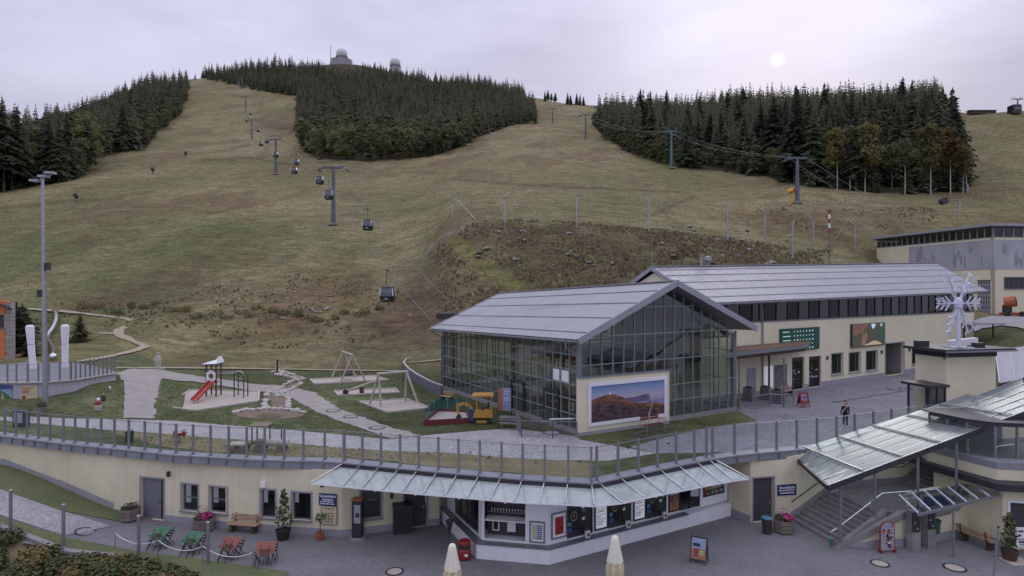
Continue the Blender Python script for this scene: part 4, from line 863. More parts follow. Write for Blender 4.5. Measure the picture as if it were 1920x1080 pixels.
# ------------------------------------------------------------------ roofs
mat('roof_sheet', lin((158, 159, 160)), .45, .07, .5, metal=.25, streak=.06, spec=.4); mat('roof_edge', lin((150, 150, 158)), .5, .06, 1, metal=.2)
mat('mullion', lin((140, 146, 146)), .5, .08, 2, metal=.3)
def roof_rows(parent, e0, e1, r0, r1, rows, ribs, amp=.035, m='roof_sheet'):
    """one pitch of a corrugated roof: e0-e1 eave, r0-r1 ridge, one sheet row per entry of rows (fractions), each overlapping the next"""
    e0, e1, r0, r1 = map(Vector, (e0, e1, r0, r1)); n = (e1 - e0).cross(r0 - e0).normalized(); n = n if n.z > 0 else -n
    for k in range(len(rows) - 1):
        a, b = rows[k], rows[k + 1]; mb = MB(); vs = []
        for i in range(ribs * 4 + 1):
            t = i / (ribs * 4); h = amp * (1, .85, 0, 0)[i % 4]
            for s, lift in ((a, .05), (b + .012, .0)):
                p = e0.lerp(e1, t).lerp(r0.lerp(r1, t), s) + n * (h + lift); vs.append(p)
        mb.add(vs, [(2 * i, 2 * i + 2, 2 * i + 3, 2 * i + 1) for i in range(ribs * 4)]); mb.build('roof_sheet', MATS[m], parent)
def gutter(parent, a, b, r=.09, m='grey_metal'):
    return MB().tube(a, b, r, n=8).build('gutter', MATS[m], parent)

# ------------------------------------------------------------------ glazed gondola hall
Gd = Vector((.858, .513, 0)); Sd = Vector((-.513, .858, 0)); HC = Vector((4.27, 39.3, 0))
HL = thing('glass_hall', (5, 48, PLAT), 'glazed gondola station hall with grey corrugated gable roof', 'building')
def hp(g, s, z): return HC + Gd * g + Sd * s + Vector((0, 0, z))
N1, N2, N3 = hp(-.9, -1.2, 9.80), hp(7.5, -1.2, 13.45), hp(15.9, -1.2, 10.0); F1, F2, F3 = hp(-.9, 21.7, 9.2), hp(7.5, 23.2, 12.45), hp(15.9, 21.7, 9.5)
RW = (-.01, .10, .34, .60, .82, 1.0)
roof_rows(HL, N1, F1, N2, F2, RW, 66); roof_rows(HL, N3, F3, N2, F2, RW, 40)
mb = MB()
for a, b, c, d in ((N1, F1, F2, N2), (N3, N2, F2, F3)): mb.slab([p + Vector((0, 0, -.05)) for p in (a, b, c, d)], (0, 0, -.16))
mb.build('roof_deck', MATS['grey_metal'], HL)
for a, b in ((N1, N2), (N2, N3)):
    d = (b - a).normalized(); MB().bar(a - d * .05 + Sd * -.04 + Vector((0, 0, -.1)), b + Sd * -.04 + Vector((0, 0, -.1)), .08, .42).build('barge_board', MATS['roof_edge'], HL)
for a, b in ((F1, F2), (F2, F3)): MB().bar(a + Vector((0, 0, -.05)), b + Vector((0, 0, -.05)), .08, .3).build('barge_board', MATS['roof_edge'], HL)
MB().bar(N2 + Vector((0, 0, .06)), F2 + Vector((0, 0, .06)), .4, .08).build('ridge_cap', MATS['roof_edge'], HL)
gutter(HL, N1 + Gd * -.06 + Vector((0, 0, -.12)), F1 + Gd * -.06 + Vector((0, 0, -.12)))
MB().path([hp(-.9, .2, 9.6), hp(-.9, .15, 9.25), hp(-.2, -.12, 8.7), hp(-.12, -.14, 8.3), hp(-.12, -.14, 3.7)], .06).build('downpipe', MATS['grey_metal'], HL)
MB().path([hp(-.9, 21.4, 9.0), hp(-.75, 21.3, 8.75), hp(-.14, 20.9, 8.5), hp(-.14, 20.9, 3.6)], .06).build('downpipe', MATS['grey_metal'], HL)
SL, GL_, ZB = 20.9, 15.0, 3.85
def eave_z(s): return 9.62 - .60 * s / 21
def pane_grid(w_pt, L, zb, ztop, ncol, rows, gm, skip=None, mul=.035, hm=.03, parent=HL):
    """curtain wall: one mullion frame plus a pane in every field; w_pt(l, z, off) gives a point"""
    fr = MB(); up = Vector((0, 0, 1)); xs = [L * i / ncol for i in range(ncol + 1)]
    for x in xs: fr.bar(w_pt(x, zb, 0), w_pt(x, ztop(x), 0), mul * 2, .12, up=(w_pt(1, 0, 0) - w_pt(0, 0, 0)).normalized().cross(up))
    for z in rows[1:]:
        xa = [x for x in np.linspace(0, L, ncol * 2 + 1) if ztop(x) > z + .02]
        if len(xa) > 1: fr.bar(w_pt(xa[0], z, .03), w_pt(xa[-1], z, .03), .06, hm * 2)
    fr.bar(w_pt(0, zb, .01), w_pt(L, zb, .01), .14, .1)
    o = fr.build('glazing_frame', MATS['mullion'], parent)
    for i in range(ncol):
        for j in range(len(rows)):
            z0 = rows[j]; x0, x1 = xs[i] + mul, xs[i + 1] - mul
            if skip and skip(i, j): continue
            za = rows[j + 1] if j + 1 < len(rows) else 99
            a, b = min(za, ztop(x0)), min(za, ztop(x1))
            if max(a, b) <= z0 + .05: continue
            tl = Vector((0, 0, 0)); jit = (random.random() - .5) * .006
            MB().quad(w_pt(x0, z0, 0), w_pt(x1, z0, jit), w_pt(x1, max(b, z0 + .01), jit), w_pt(x0, max(a, z0 + .01), 0)).build('pane', MATS[gm], parent)
side_pt = lambda l, z, off: hp(0 - off, l, z); gab_pt = lambda l, z, off: hp(l, 0 - off, z)
rs = [3.85 + k * .96 for k in range(6)]
pane_grid(side_pt, SL, ZB, eave_z, 22, rs, 'hall_glass')
gt = lambda l: 9.75 + (3.45 * (1 - abs(l - 7.5) / 7.5) if l > 0 else 0)
pane_grid(gab_pt, GL_, ZB, gt, 16, [3.85, 5.05, 6.15, 8.0, 9.85, 11.7], 'hall_glass', None, .03)
back_pt = lambda l, z, off: hp(l, SL + off, z); right_pt = lambda l, z, off: hp(GL_ + off, l, z)
pane_grid(back_pt, GL_, ZB, lambda l: 9.0 + 3.2 * (1 - abs(l - 7.5) / 7.5), 8, [3.85, 6.0, 8.2], 'hall_glass'); pane_grid(right_pt, SL, ZB, lambda s: 9.7 - .5 * s / 21, 10, [3.85, 6.0, 8.2], 'hall_glass')
mb = MB()
for q in ((hp(0, 0, 0), hp(0, SL, 0)), (hp(0, 0, 0), hp(GL_, 0, 0)), (hp(GL_, 0, 0), hp(GL_, SL, 0)), (hp(0, SL, 0), hp(GL_, SL, 0))): mb.bar(q[0] + Vector((0, 0, PLAT + .1)), q[1] + Vector((0, 0, PLAT + .1)), .3, .3)
mb.build('base_kerb', MATS['concrete'], HL)
mb = MB()
for g, s in ((0, 0), (GL_, 0), (0, SL), (GL_, SL)): mb.box(hp(g + (.12 if g < 1 else -.12), s + (.12 if s < 1 else -.12), 6.6), (.28, .28, 5.9), math.atan2(.513, .858))
mb.build('corner_post', MATS['grey_metal'], HL)
MB().prism([hp(.2, .2, 0).to_2d(), hp(14.8, .2, 0).to_2d(), hp(14.8, 20.7, 0).to_2d(), hp(.2, 20.7, 0).to_2d()], 3.62, 3.7).build('floor', MATS['concrete'], HL)
# inside: gallery, machine block, columns, roof trusses
mat('inner_grey', lin((92, 96, 98)), .8, .15, 1); mat('inner_dark', lin((52, 54, 56)), .8, .2, 1)
MB().prism([hp(6, 3, 0).to_2d(), hp(14.6, 3, 0).to_2d(), hp(14.6, 15, 0).to_2d(), hp(6, 15, 0).to_2d()], 7.1, 7.45).build('gallery', MATS['inner_dark'], HL)
MB().prism([hp(3.2, 6, 0).to_2d(), hp(5.2, 6, 0).to_2d(), hp(5.2, 18, 0).to_2d(), hp(3.2, 18, 0).to_2d()], 8.3, 9.1).build('drive_frame', MATS['inner_grey'], HL)
MB().prism([hp(8, 5, 0).to_2d(), hp(14.2, 5, 0).to_2d(), hp(14.2, 12, 0).to_2d(), hp(8, 12, 0).to_2d()], 3.7, 6.4).build('inner_cabin', MATS['cream'], HL)
for g in (4.2, 9.5):
    for s in (3, 9, 15): MB().box(hp(g, s, 5.9), (.3, .3, 4.4), .54).build('column', MATS['inner_grey'], HL)
for s in (.5, 5, 10, 15, 20):
    tz = -.045 * s; MB().bar(hp(.2, s, 9.35 + tz), hp(7.5, s, 12.75 + tz), .15, .3).bar(hp(14.8, s, 9.35 + tz), hp(7.5, s, 12.75 + tz), .15, .3).bar(hp(.2, s, 9.3 + tz), hp(14.8, s, 9.3 + tz), .1, .15).build('truss', MATS['inner_grey'], HL)
# white notice panels and dark doors in the side glazing
for s0 in (1.05, 2.1): MB().quad(hp(-.03, s0, 6.8), hp(-.03, s0 + .8, 6.8), hp(-.03, s0 + .8, 7.55), hp(-.03, s0, 7.55)).build('notice_panel', MATS['white'], HL)
for s0, s1 in ((2.2, 3.9), (6.6, 8.4)):
    mb = MB()
    for s2 in (s0, s1): mb.box(hp(-.02, s2, 4.95), (.14, .22, 2.2), .54)
    mb.bar(hp(-.02, s0, 6.05), hp(-.02, s1, 6.05), .16, .14).build('door_frame', MATS['dark_metal'], HL)

# picture wall in front of the gable
PW = thing('picture_wall', hp(1.5, -2.0, PLAT), 'freestanding cream wall with a framed mountain sunset panorama before the glass hall', 'billboard')
pwq = G(1087, 818, PLAT); pwd = Vector((.874, .486)); pw = Wall(pwq, pwd); _L1 = pw.ray(1255, 780)[0]
Lt0, zt0 = pw.ray(1087, 709); Lt1, zt1 = pw.ray(1255, 697); zt = (zt0 + zt1) / 2
pw.box(MB(), 0, _L1, PLAT - .1, zt, -.35, 0).build('wall', MATS['cream'], PW)
pw.box(MB(), -.02, _L1 + .02, PLAT - .1, PLAT + .22, -.37, .012).build('plinth', MATS['plinth'], PW); pw.box(MB(), -.06, _L1 + .06, zt, zt + .06, -.41, .06).build('coping', MATS['coping'], PW)
pa, pb, qa, qb = .85, _L1 - .5, PLAT + .75, zt - .55
fr = MB(); mb2 = MB()
for f, off, m_ in ((.22, .05, 'white'),):
    for q in ((pa - f, pb + f, qa - f, qa), (pa - f, pb + f, qb, qb + f), (pa - f, pa, qa, qb), (pb, pb + f, qa, qb)): pw.box(fr, *q, .0, .08)
fr.build('frame', MATS['p_sky'] if False else MATS['white_render'], PW)
def pano():
    """printed panorama: sky, far ridges, rocky heath summit; flat print, so it is colour only"""
    m = bpy.data.materials.new('panorama_print'); m.use_nodes = True; t = m.node_tree; b = t.nodes['Principled BSDF']; b.inputs['Roughness'].default_value = .6
    uv = N(t, 'ShaderNodeUVMap'); sp = N(t, 'ShaderNodeSeparateXYZ'); t.links.new(uv.outputs[0], sp.inputs[0])
    rs_ = N(t, 'ShaderNodeValToRGB'); t.links.new(sp.outputs[1], rs_.inputs[0]); e = rs_.color_ramp.elements
    e[0].position = .4; e[0].color = (*lin((150, 146, 176)), 1); e[1].position = 1; e[1].color = (*lin((96, 124, 168)), 1)
    e2 = e.new(.62); e2.color = (*lin((178, 162, 182)), 1); e3 = e.new(.8); e3.color = (*lin((140, 156, 190)), 1)
    def layer(prev, pts, c1, c2, sc, rough=.0):
        fc = N(t, 'ShaderNodeFloatCurve'); t.links.new(sp.outputs[0], fc.inputs['Value']); cv = fc.mapping.curves[0]
        cv.points[0].location = pts[0]; cv.points[1].location = pts[-1]
        for p in pts[1:-1]: cv.points.new(*p)
        fc.mapping.update()
        n = N(t, 'ShaderNodeTexNoise'); n.inputs['Scale'].default_value = 22; n.inputs['Detail'].default_value = 5; t.links.new(uv.outputs[0], n.inputs['Vector'])
        ad = N(t, 'ShaderNodeMath', operation='MULTIPLY_ADD'); ad.inputs[1].default_value = rough; t.links.new(n.outputs['Fac'], ad.inputs[0]); t.links.new(fc.outputs[0], ad.inputs[2])
        lt = N(t, 'ShaderNodeMath', operation='LESS_THAN'); t.links.new(sp.outputs[1], lt.inputs[0]); t.links.new(ad.outputs[0], lt.inputs[1])
        n2 = N(t, 'ShaderNodeTexNoise'); n2.inputs['Scale'].default_value = sc; n2.inputs['Detail'].default_value = 6; n2.inputs['Roughness'].default_value = .7; t.links.new(uv.outputs[0], n2.inputs['Vector'])
        r = N(t, 'ShaderNodeMapRange'); r.inputs[1].default_value = .42; r.inputs[2].default_value = .6; t.links.new(n2.outputs['Fac'], r.inputs[0])
        cm = N(t, 'ShaderNodeMixRGB'); cm.inputs[1].default_value = (*lin(c1), 1); cm.inputs[2].default_value = (*lin(c2), 1); t.links.new(r.outputs[0], cm.inputs[0])
        mx = N(t, 'ShaderNodeMixRGB'); t.links.new(lt.outputs[0], mx.inputs[0]); t.links.new(prev, mx.inputs[1]); t.links.new(cm.outputs[0], mx.inputs[2]); return mx.outputs[0]
    c = layer(rs_.outputs[0], [(0, .1), (.4, .55), (.6, .59), (.78, .62), (.8, .3), (1, .3)], (96, 86, 122), (110, 98, 132), 6)
    c = layer(c, [(0, .2), (.45, .5), (.6, .44), (.62, .44), (1, .46)], (120, 118, 160), (150, 140, 176), 7)
    c = layer(c, [(0, .58), (.12, .66), (.26, .70), (.4, .60), (.55, .42), (.7, .36), (.85, .34), (1, .26)], (84, 56, 52), (150, 98, 80), 11, .06)
    c = layer(c, [(0, .46), (.15, .52), (.35, .46), (.5, .36), (.7, .26), (1, .14)], (58, 50, 50), (112, 84, 68), 16, .08)
    c = layer(c, [(0, .34), (.2, .38), (.45, .26), (.7, .14), (1, .04)], (44, 38, 52), (104, 80, 84), 9, .1)
    t.links.new(c, b.inputs['Base Color']); return m
o = MB().quad(pw.pt(pa, qa, .03), pw.pt(pb, qa, .03), pw.pt(pb, qb, .03), pw.pt(pa, qb, .03)).build('picture', pano(), PW)
uvl = o.data.uv_layers.new(name='UVMap')
for li, lp in enumerate(o.data.loops):
    v = o.data.vertices[lp.vertex_index].co + BASE[o]; rel = v - pw.pt(pa, qa, .03); uvl.data[li].uv = (rel.dot(pw.d) / (pb - pa), rel.z / (qb - qa))
c = pw.pt(pa + (pb - pa) * .25, qa + (qb - qa) * .73, .036); MB().add([c + pw.d * x + Vector((0, 0, z)) for x, z in ((-.05, -.02), (.05, -.02), (.05, .13), (0.0, .19), (-.05, .13))], [(0, 1, 2, 3, 4)]).build('printed_dome', MATS['white'], PW)

# ------------------------------------------------------------------ long station building behind
ST = thing('station_building', (30, 62, PLAT), 'long cream station building with corrugated roof and a band of dark windows', 'building')
SQ = Vector((20.1, 52.5, 0)); Sh = Vector((.84, .542, 0)).normalized(); Sk = Vector((-Sh.y, Sh.x, 0)); SW = Wall(SQ, Sh)
def sp_(L, d, z): return SQ + Sh * L + Sk * d + Vector((0, 0, z))
LB, LE = -6.0, 45.0
def ez(L): return 11.85 + .75 * (L + 1.6) / 48
R0, R1 = sp_(-6.3, 5.0, 14.8), sp_(46.6, 5.0, 16.3); E0, E1 = sp_(-6.3, -.8, ez(-6.3)), sp_(46.8, -.8, ez(46.8)); B0, B1 = sp_(-6.3, 10.8, ez(-6.3)), sp_(46.6, 10.8, ez(46.6))
RW2 = (-.01, .14, .34, .54, .74, .9, 1.0)
roof_rows(ST, E0, E1, R0, R1, RW2, 120, .05); roof_rows(ST, B0, B1, R0, R1, (0, .5, 1.0), 60, .05)
mb = MB()
for q in ((E0, E1, R1, R0), (B0, R0, R1, B1)): mb.slab([p + Vector((0, 0, -.05)) for p in q], (0, 0, -.18))
mb.build('roof_deck', MATS['dark_metal'], ST); MB().bar(R0 + Vector((0, 0, .07)), R1 + Vector((0, 0, .07)), .4, .08).build('ridge_cap', MATS['roof_edge'], ST)
for a, b in ((E0, R0), (R0, B0), (E1, R1), (R1, B1)): MB().bar(a + Vector((0, 0, -.08)), b + Vector((0, 0, -.08)), .1, .34).build('barge_board', MATS['roof_edge'], ST)
gutter(ST, E0 + Vector((0, 0, -.1)), E1 + Vector((0, 0, -.1)), .1)
zb0 = 10.05
def band_z(L): return 10.05 + .45 * L / 40
shol = prects(SW, [(1485, 671, 1508, 731), (1517, 669, 1540, 728), (1559, 664, 1580, 703), (1592, 662, 1613, 699), (1624, 659, 1645, 696), (1660, 645, 1695, 702), (1710, 650, 1727, 684)])
shol = [(a, b, max(PLAT + .02, z0), z1) for a, b, z0, z1 in shol]
for k in (0, 1, 5): shol[k] = (shol[k][0], shol[k][1], PLAT + .02, shol[k][3])
mb = MB(); opening_wall(mb, SW, LB, LE, PLAT - .4, 10.0, shol, .3); mb.build('wall', MATS['cream'], ST)
mb = MB(); ps = LB
for h in sorted([shol[0], shol[1], shol[5]]) + [(LE, LE, 0, 0)]:
    SW.box(mb, ps, h[0] - .05, PLAT - .1, PLAT + .45, 0, .03); ps = h[1] + .05
mb.build('plinth', MATS['plinth'], ST)
mb = MB(); mb.quad(sp_(LE, 0, PLAT - .4), sp_(LE, 10, PLAT - .4), sp_(LE, 10, 12), sp_(LE, 0, 12)).quad(sp_(LB, 10, PLAT - .4), sp_(LE, 10, PLAT - .4), sp_(LE, 10, 12), sp_(LB, 10, 12)).quad(sp_(LB, 0, PLAT - .4), sp_(LB, 10, PLAT - .4), sp_(LB, 10, 12), sp_(LB, 0, 12))
mb.add([sp_(LE, 0, 12), sp_(LE, 10, 12), sp_(LE, 5, 15.8)], [(0, 1, 2)]).add([sp_(LB, 0, 12), sp_(LB, 10, 12), sp_(LB, 5, 14.3)], [(0, 1, 2)]); mb.build('end_wall', MATS['cream'], ST)
SW.box(MB(), LB, LE, 10.0, 10.1, -.3, .06).build('window_ledge', MATS['grey_metal'], ST)
n = 30
for k in range(n):
    a, b = LB + (LE - LB) * k / n, LB + (LE - LB) * (k + 1) / n; zt_ = 11.95 + .5 * (a + 6) / 51; f = MB(); SW.box(f, a, a + .08, 10.1, zt_, -.12, 0); SW.box(f, a + .08, b, 10.1, 10.16, -.12, -.02); SW.box(f, a + .08, b, zt_ - .08, zt_, -.12, -.02)
    o = f.build('window', MATS['dark_metal'], ST); MB().quad(SW.pt(a + .08, 10.16, -.07 + .004 * (k % 3)), SW.pt(b, 10.16, -.07), SW.pt(b, zt_ - .08, -.07), SW.pt(a + .08, zt_ - .08, -.07 + .004 * (k % 3))).build('pane', MATS[('window_glass', 'band_glass_a', 'band_glass_b', 'band_glass_a')[(k * 7) % 4]], o)
SW.box(MB(), LB + .3, LE - .3, 9.9, 12.2, -3.2, -3.0).build('inner_wall', MATS['inner_dark'], ST)
for i in (2, 3, 4, 6): window(ST, SW, *shol[i], depth=.22, bars=(.7,))
def glass_door(parent, w, h, seed):
    r = random.Random(seed); f = MB()
    for q in ((h[0], h[0] + .07, h[2], h[3]), (h[1] - .07, h[1], h[2], h[3]), (h[0], h[1], h[3] - .35, h[3])): w.box(f, *q, -.25, -.18)
    o = f.build('glass_door', MATS['dark_metal'], parent); MB().quad(w.pt(h[0] + .07, h[2], -.2), w.pt(h[1] - .07, h[2], -.2), w.pt(h[1] - .07, h[3] - .35, -.2), w.pt(h[0] + .07, h[3] - .35, -.2)).build('pane', MATS['window_glass'], o)
    w.box(MB(), h[0], h[1], h[2], h[3], -.9, -.85).build('room', MATS['room_dark'], o)
    for k in range(9):
        l = r.uniform(h[0] + .1, h[1] - .5); z = h[2] + r.choice((.9, 1.55, 1.75, 1.35)) + r.uniform(-.06, .06); w.box(MB(), l, l + r.uniform(.15, .4), z, z + r.uniform(.05, .16), -.19, -.185).build('sticker', MATS[r.choice(['p_grey', 'white', 'p_teal', 'p_lav'])], o)
glass_door(ST, SW, shol[0], 4); glass_door(ST, SW, shol[1], 9)
h = shol[5]; mb = MB()
for a, b in (((h[0], -.3), (h[0], -3.2)), ((h[1], -.3), (h[1], -3.2)), ((h[0], -3.2), (h[1], -3.2))): mb.quad(SW.pt(a[0], PLAT, a[1]), SW.pt(b[0], PLAT, b[1]), SW.pt(b[0], h[3], b[1]), SW.pt(a[0], h[3], a[1]))
mb.quad(SW.pt(h[0], h[3], -.3), SW.pt(h[1], h[3], -.3), SW.pt(h[1], h[3], -3.2), SW.pt(h[0], h[3], -3.2)); mb.build('passage', MATS['concrete'], ST)
f = MB()
for q in ((h[0] - .12, h[0], h[2], h[3]), (h[1], h[1] + .12, h[2], h[3]), (h[0] - .12, h[1] + .12, h[3], h[3] + .12)): SW.box(f, *q, .004, .03)
f.build('passage_surround', MATS['plinth'], ST)
# far left openings under the flat entrance roof
for px0, px1, m_ in ((1400, 1417, 'p_grey'), (1432, 1448, 'screen_white'), (1452, 1475, 'room_dark')):
    L0, L1, z0, z1 = SW.rect(px0, 682, px1, 728); SW.box(MB(), L0, L1, PLAT + .5, PLAT + 2.5, .005, .05).build('entrance_panel', MATS[m_], ST)
for px in (1428, 1450): 
    L, z = SW.ray(px, 620); MB().tube(SW.pt(L, PLAT, .12), SW.pt(L, 11.8, .12), .06).build('downpipe', MATS['grey_metal'], ST) if px == 1428 else None
wall_lamp(SW, 1550, 671, 'small dark lamp on the station wall between glass doors and windows', None, .35); wall_lamp(SW, 1652, 660, 'small dark lamp on the station wall left of the open passage', None, .35); wall_lamp(SW, 1704, 656, 'small dark lamp on the station wall right of the open passage', None, .35)
mat('led_green', lin((28, 66, 60)), .5, .1, 2, emit=.12); mat('led_text', lin((150, 190, 180)), .5, .2, 6, emit=.5)
t, L0, L1, z0, z1 = sign('lift_status_board', SW, 1461, 617, 1533, 660, MATS['led_green'], 'dark green lit information board with rows of text on the station wall', 'screen', .18, .02); r = random.Random(4)
for j in range(5):
    z = z1 - .3 - j * (z1 - z0) / 5.3; SW.box(MB(), L0 + .25, L0 + 1.1 + .4 * r.random(), z - .04, z + .04, .205, .21).build('text_line', MATS['led_text'], t)
    for k in range(7):
        l = L0 + 1.9 + k * .48
        if l < L1 - .2: SW.box(MB(), l, l + r.uniform(.1, .24), z - .05, z + .06, .205, .21).build('symbol', MATS['led_text'], t)
t, L0, L1, z0, z1 = sign('video_screen', SW, 1594, 608, 1656, 652, MATS['near_black'], 'bright video screen showing a woodland picture on the station wall', 'screen', .18, .02)
def scr(name, c1, c2, sc, emit):
    return mat(name, lin(c1), .5, .2, sc, col2=lin(c2), emit=emit)
W_ = L1 - L0; H_ = z1 - z0
SW.box(MB(), L0 + .06, L1 - .06, z0 + .06, z1 - .06, .2, .21).build('picture', scr('scr_green', (60, 72, 54), (96, 88, 68), 1.6, .2), t)
def blob(pts, m, off): MB().add([SW.pt(L0 + W_ * x, z0 + H_ * y, off) for x, y in pts], [tuple(range(len(pts)))]).build('picture_area', m, t)
blob([(.02, .98), (.02, .55), (.12, .5), (.3, .66), (.42, .8), (.5, .98)], scr('scr_rust', (112, 78, 68), (132, 98, 84), 2, .2), .213)
blob([(.26, .08), (.28, .4), (.33, .72), (.36, .42), (.4, .7), (.44, .45), (.4, .1)], scr('scr_trunk', (140, 104, 96), (108, 82, 72), 3, .35), .215)
blob([(.56, .97), (.6, .75), (.66, .8), (.7, .97)], scr('scr_sky', (190, 214, 236), (150, 180, 214), 3, .5), .215); blob([(.84, .96), (.87, .8), (.9, .96)], MATS['scr_sky'], .215)
blob([(.3, .05), (.45, .12), (.6, .22), (.72, .22), (.86, .1), (.9, .05)], scr('scr_sand', (168, 148, 116), (190, 172, 140), 3, .35), .217)
blob([(.74, .6), (.8, .85), (.97, .75), (.97, .12), (.84, .12), (.72, .35)], scr('scr_dark', (40, 66, 56), (60, 86, 70), 3, .3), .2145)
# roof vent and rod
t = thing('roof_vent', sp_(1.0, 5, 15), 'small grey ventilation hood on the ridge of the station roof', 'vent'); q = sp_(1.3, 5.2, 15.0); MB().lathe(q, [(.22, -.3), (.22, .5), (.42, .5), (.42, .62), (.3, .95), (.05, 1.0)], 12).build('hood', MATS['grey_metal'], t); MB().lathe(sp_(.4, 5.2, 15.0), [(.12, -.3), (.12, .75), (.16, .75), (.16, .85)], 10).build('pipe', MATS['steel'], t)
tag(MB().tube(sp_(-6.2, 5, 14.7), sp_(-6.2, 5, 16.2), .03).build('lightning_rod', MATS['steel']), 'thin rod at the far gable tip of the station roof', 'rod')
# flat entrance roof between hall and station
FR = thing('entrance_roof', (20, 50, 7.5), 'flat gravel topped entrance roof on posts between glass hall and station', 'roof')
fa, fb, fc, fd = P(1357, 661, 46.2), P(1512, 655, 53.5), SW.pt(SW.ray(1512, 655)[0] + .6, 0, .05), SW.pt(-1.5, 0, .05)
poly = [fa.to_2d(), fb.to_2d(), fc.to_2d(), fd.to_2d()]; zr = 7.75
MB().prism(poly, zr, zr + .3).build('fascia', MATS['grey_metal'], FR); cen = sum((Vector((p[0], p[1])) for p in poly), Vector((0, 0))) / 4
mat('gravel_roof', lin((122, 98, 78)), .95, .25, 2, fine=.2); MB().prism([cen.lerp(Vector((p[0], p[1])), .95) for p in poly], zr + .3, zr + .36).build('gravel', MATS['gravel_roof'], FR)
mat('soffit_dark', lin((60, 42, 38)), .8, .15, 3); MB().prism([cen.lerp(Vector((p[0], p[1])), .96) for p in poly], zr - .25, zr - .003).build('soffit', MATS['soffit_dark'], FR)
for px, py in ((1386, 768), (1470, 762), (1442, 748)):
    q = G(px, py); MB().tube((q.x, q.y, PLAT), (q.x, q.y, zr - .25), .09 if px != 1386 else .07).build('post', MATS['grey_metal'] if px != 1442 else MATS['dark_metal'], FR)

# ------------------------------------------------------------------ workshop on the right
mat('mural', lin((176, 178, 184)), .9, .12, .25, col2=lin((150, 152, 158))); mat('mural_dark', lin((138, 139, 145)), .9, .15, .8)
WS = thing('workshop_building', (76, 96, 8.5), 'tall cream workshop with clerestory windows and a faded grey mural', 'building')
wc = Vector((74.5, 95, 0)); wd1 = Vector((-.1, .995, 0)); wd2 = Vector((.995, .1, 0)); WW1 = Wall(wc, wd1); WW1.n = Vector((-.995, -.1, 0)); WW2 = Wall(wc, wd2); LW1, LW2 = 26.0, 30.0
dh = prects(WW1, [(1832, 525, 1861, 591)])[0]; dh = (.25, min(11, max(dh[0], dh[1])), 8.7, dh[3])
wh = prects(WW2, [(1883, 520, 1960, 542)])[0]
mb = MB(); opening_wall(mb, WW1, 0, LW1, 7, 20.8, [dh], .4); opening_wall(mb, WW2, 0, LW2, 7, 20.8, [wh], .4)
mb.quad(WW1.pt(LW1, 7, 0), WW1.pt(LW1, 7, 0) + wd2 * 30, WW1.pt(LW1, 22, 0) + wd2 * 30, WW1.pt(LW1, 22, 0)); mb.build('wall', MATS['cream'], WS)
WW1.box(MB(), .05, 17.5, 15.9, 20.5, .003, .05).build('mural_panel', MATS['mural'], WS); WW2.box(MB(), .05, LW2, 15.9, 20.5, .003, .05).build('mural_panel', MATS['mural'], WS)
r = random.Random(8)
for w, l in ((WW1, 17), (WW2, 12)):
    for k in range(16):
        a = r.uniform(.6, l - 1); z = r.uniform(16.1, 18.6); hh = r.uniform(.8, 2.6); ww_ = r.uniform(.12, .5); n_ = 9
        MB().add([w.pt(a + ww_ * math.cos(6.28 * i / n_) * r.uniform(.5, 1.1), z + hh / 2 + hh * .5 * math.sin(6.28 * i / n_), .053 + k * .0005) for i in range(n_)], [tuple(range(n_))]).build('mural_figure', MATS['mural_dark'], WS)
for w, l, nn in ((WW1, LW1, 19), (WW2, LW2, 18)):
    for k in range(nn):
        a, b = l * k / nn, l * (k + 1) / nn; f = MB(); w.box(f, a, a + .22, 20.8, 22.3, -.15, .02); w.box(f, a + .22, b, 20.8, 20.95, -.15, 0)
        o = f.build('window', MATS['coping'], WS); MB().quad(w.pt(a + .22, 20.95, -.1), w.pt(b, 20.95, -.1), w.pt(b, 22.3, -.1), w.pt(a + .22, 22.3, -.1)).build('pane', MATS['window_glass'], o)
MB().prism([(WW1.pt(LW1 + .8, 0, 1.2)).to_2d(), (WW1.pt(-.9, 0, 1.2)).to_2d(), (WW2.pt(LW2, 0, 1.2)).to_2d(), (WW2.pt(LW2, 0, -26)).to_2d()], 22.55, 22.95).build('roof', MATS['roof_edge'], WS)
MB().prism([(WW1.pt(LW1, 0, .05)).to_2d(), (WW1.pt(0, 0, .05)).to_2d(), (WW2.pt(LW2, 0, .05)).to_2d(), (WW2.pt(LW2, 0, -25)).to_2d()], 22.3, 22.55).build('roof_soffit', MATS['inner_grey'], WS)
MB().prism([(WW1.pt(LW1 - 1, 0, -4)).to_2d(), (WW1.pt(4, 0, -4)).to_2d(), (WW2.pt(LW2, 0, -4)).to_2d(), (WW2.pt(LW2, 0, -24)).to_2d()], 19.5, 22.3).build('inner_core', MATS['inner_dark'], WS)
nd, nr_ = 6, 7
fr = MB()
for k in range(nd + 1): l = dh[0] + (dh[1] - dh[0]) * k / nd; WW1.box(fr, l - .07, l + .07, dh[2], dh[3], -.25, -.15)
for k in range(nr_ + 1): z = dh[2] + (dh[3] - dh[2]) * k / nr_; WW1.box(fr, dh[0], dh[1], z - .08, z + .08, -.24, -.16)
o = fr.build('garage_door', MATS['p_grey'], WS)
for i in range(nd):
    for j in range(nr_): WW1.box(MB(), dh[0] + (dh[1] - dh[0]) * i / nd + .07, dh[0] + (dh[1] - dh[0]) * (i + 1) / nd - .07, dh[2] + (dh[3] - dh[2]) * j / nr_ + .08, dh[2] + (dh[3] - dh[2]) * (j + 1) / nr_ - .08, -.22, -.2).build('panel', MATS['grey_metal' if j == 0 else 'inner_grey'], o)
window(WS, WW2, *wh, depth=.25, bars=[k / 8 for k in range(1, 8)], gm='window_glass')

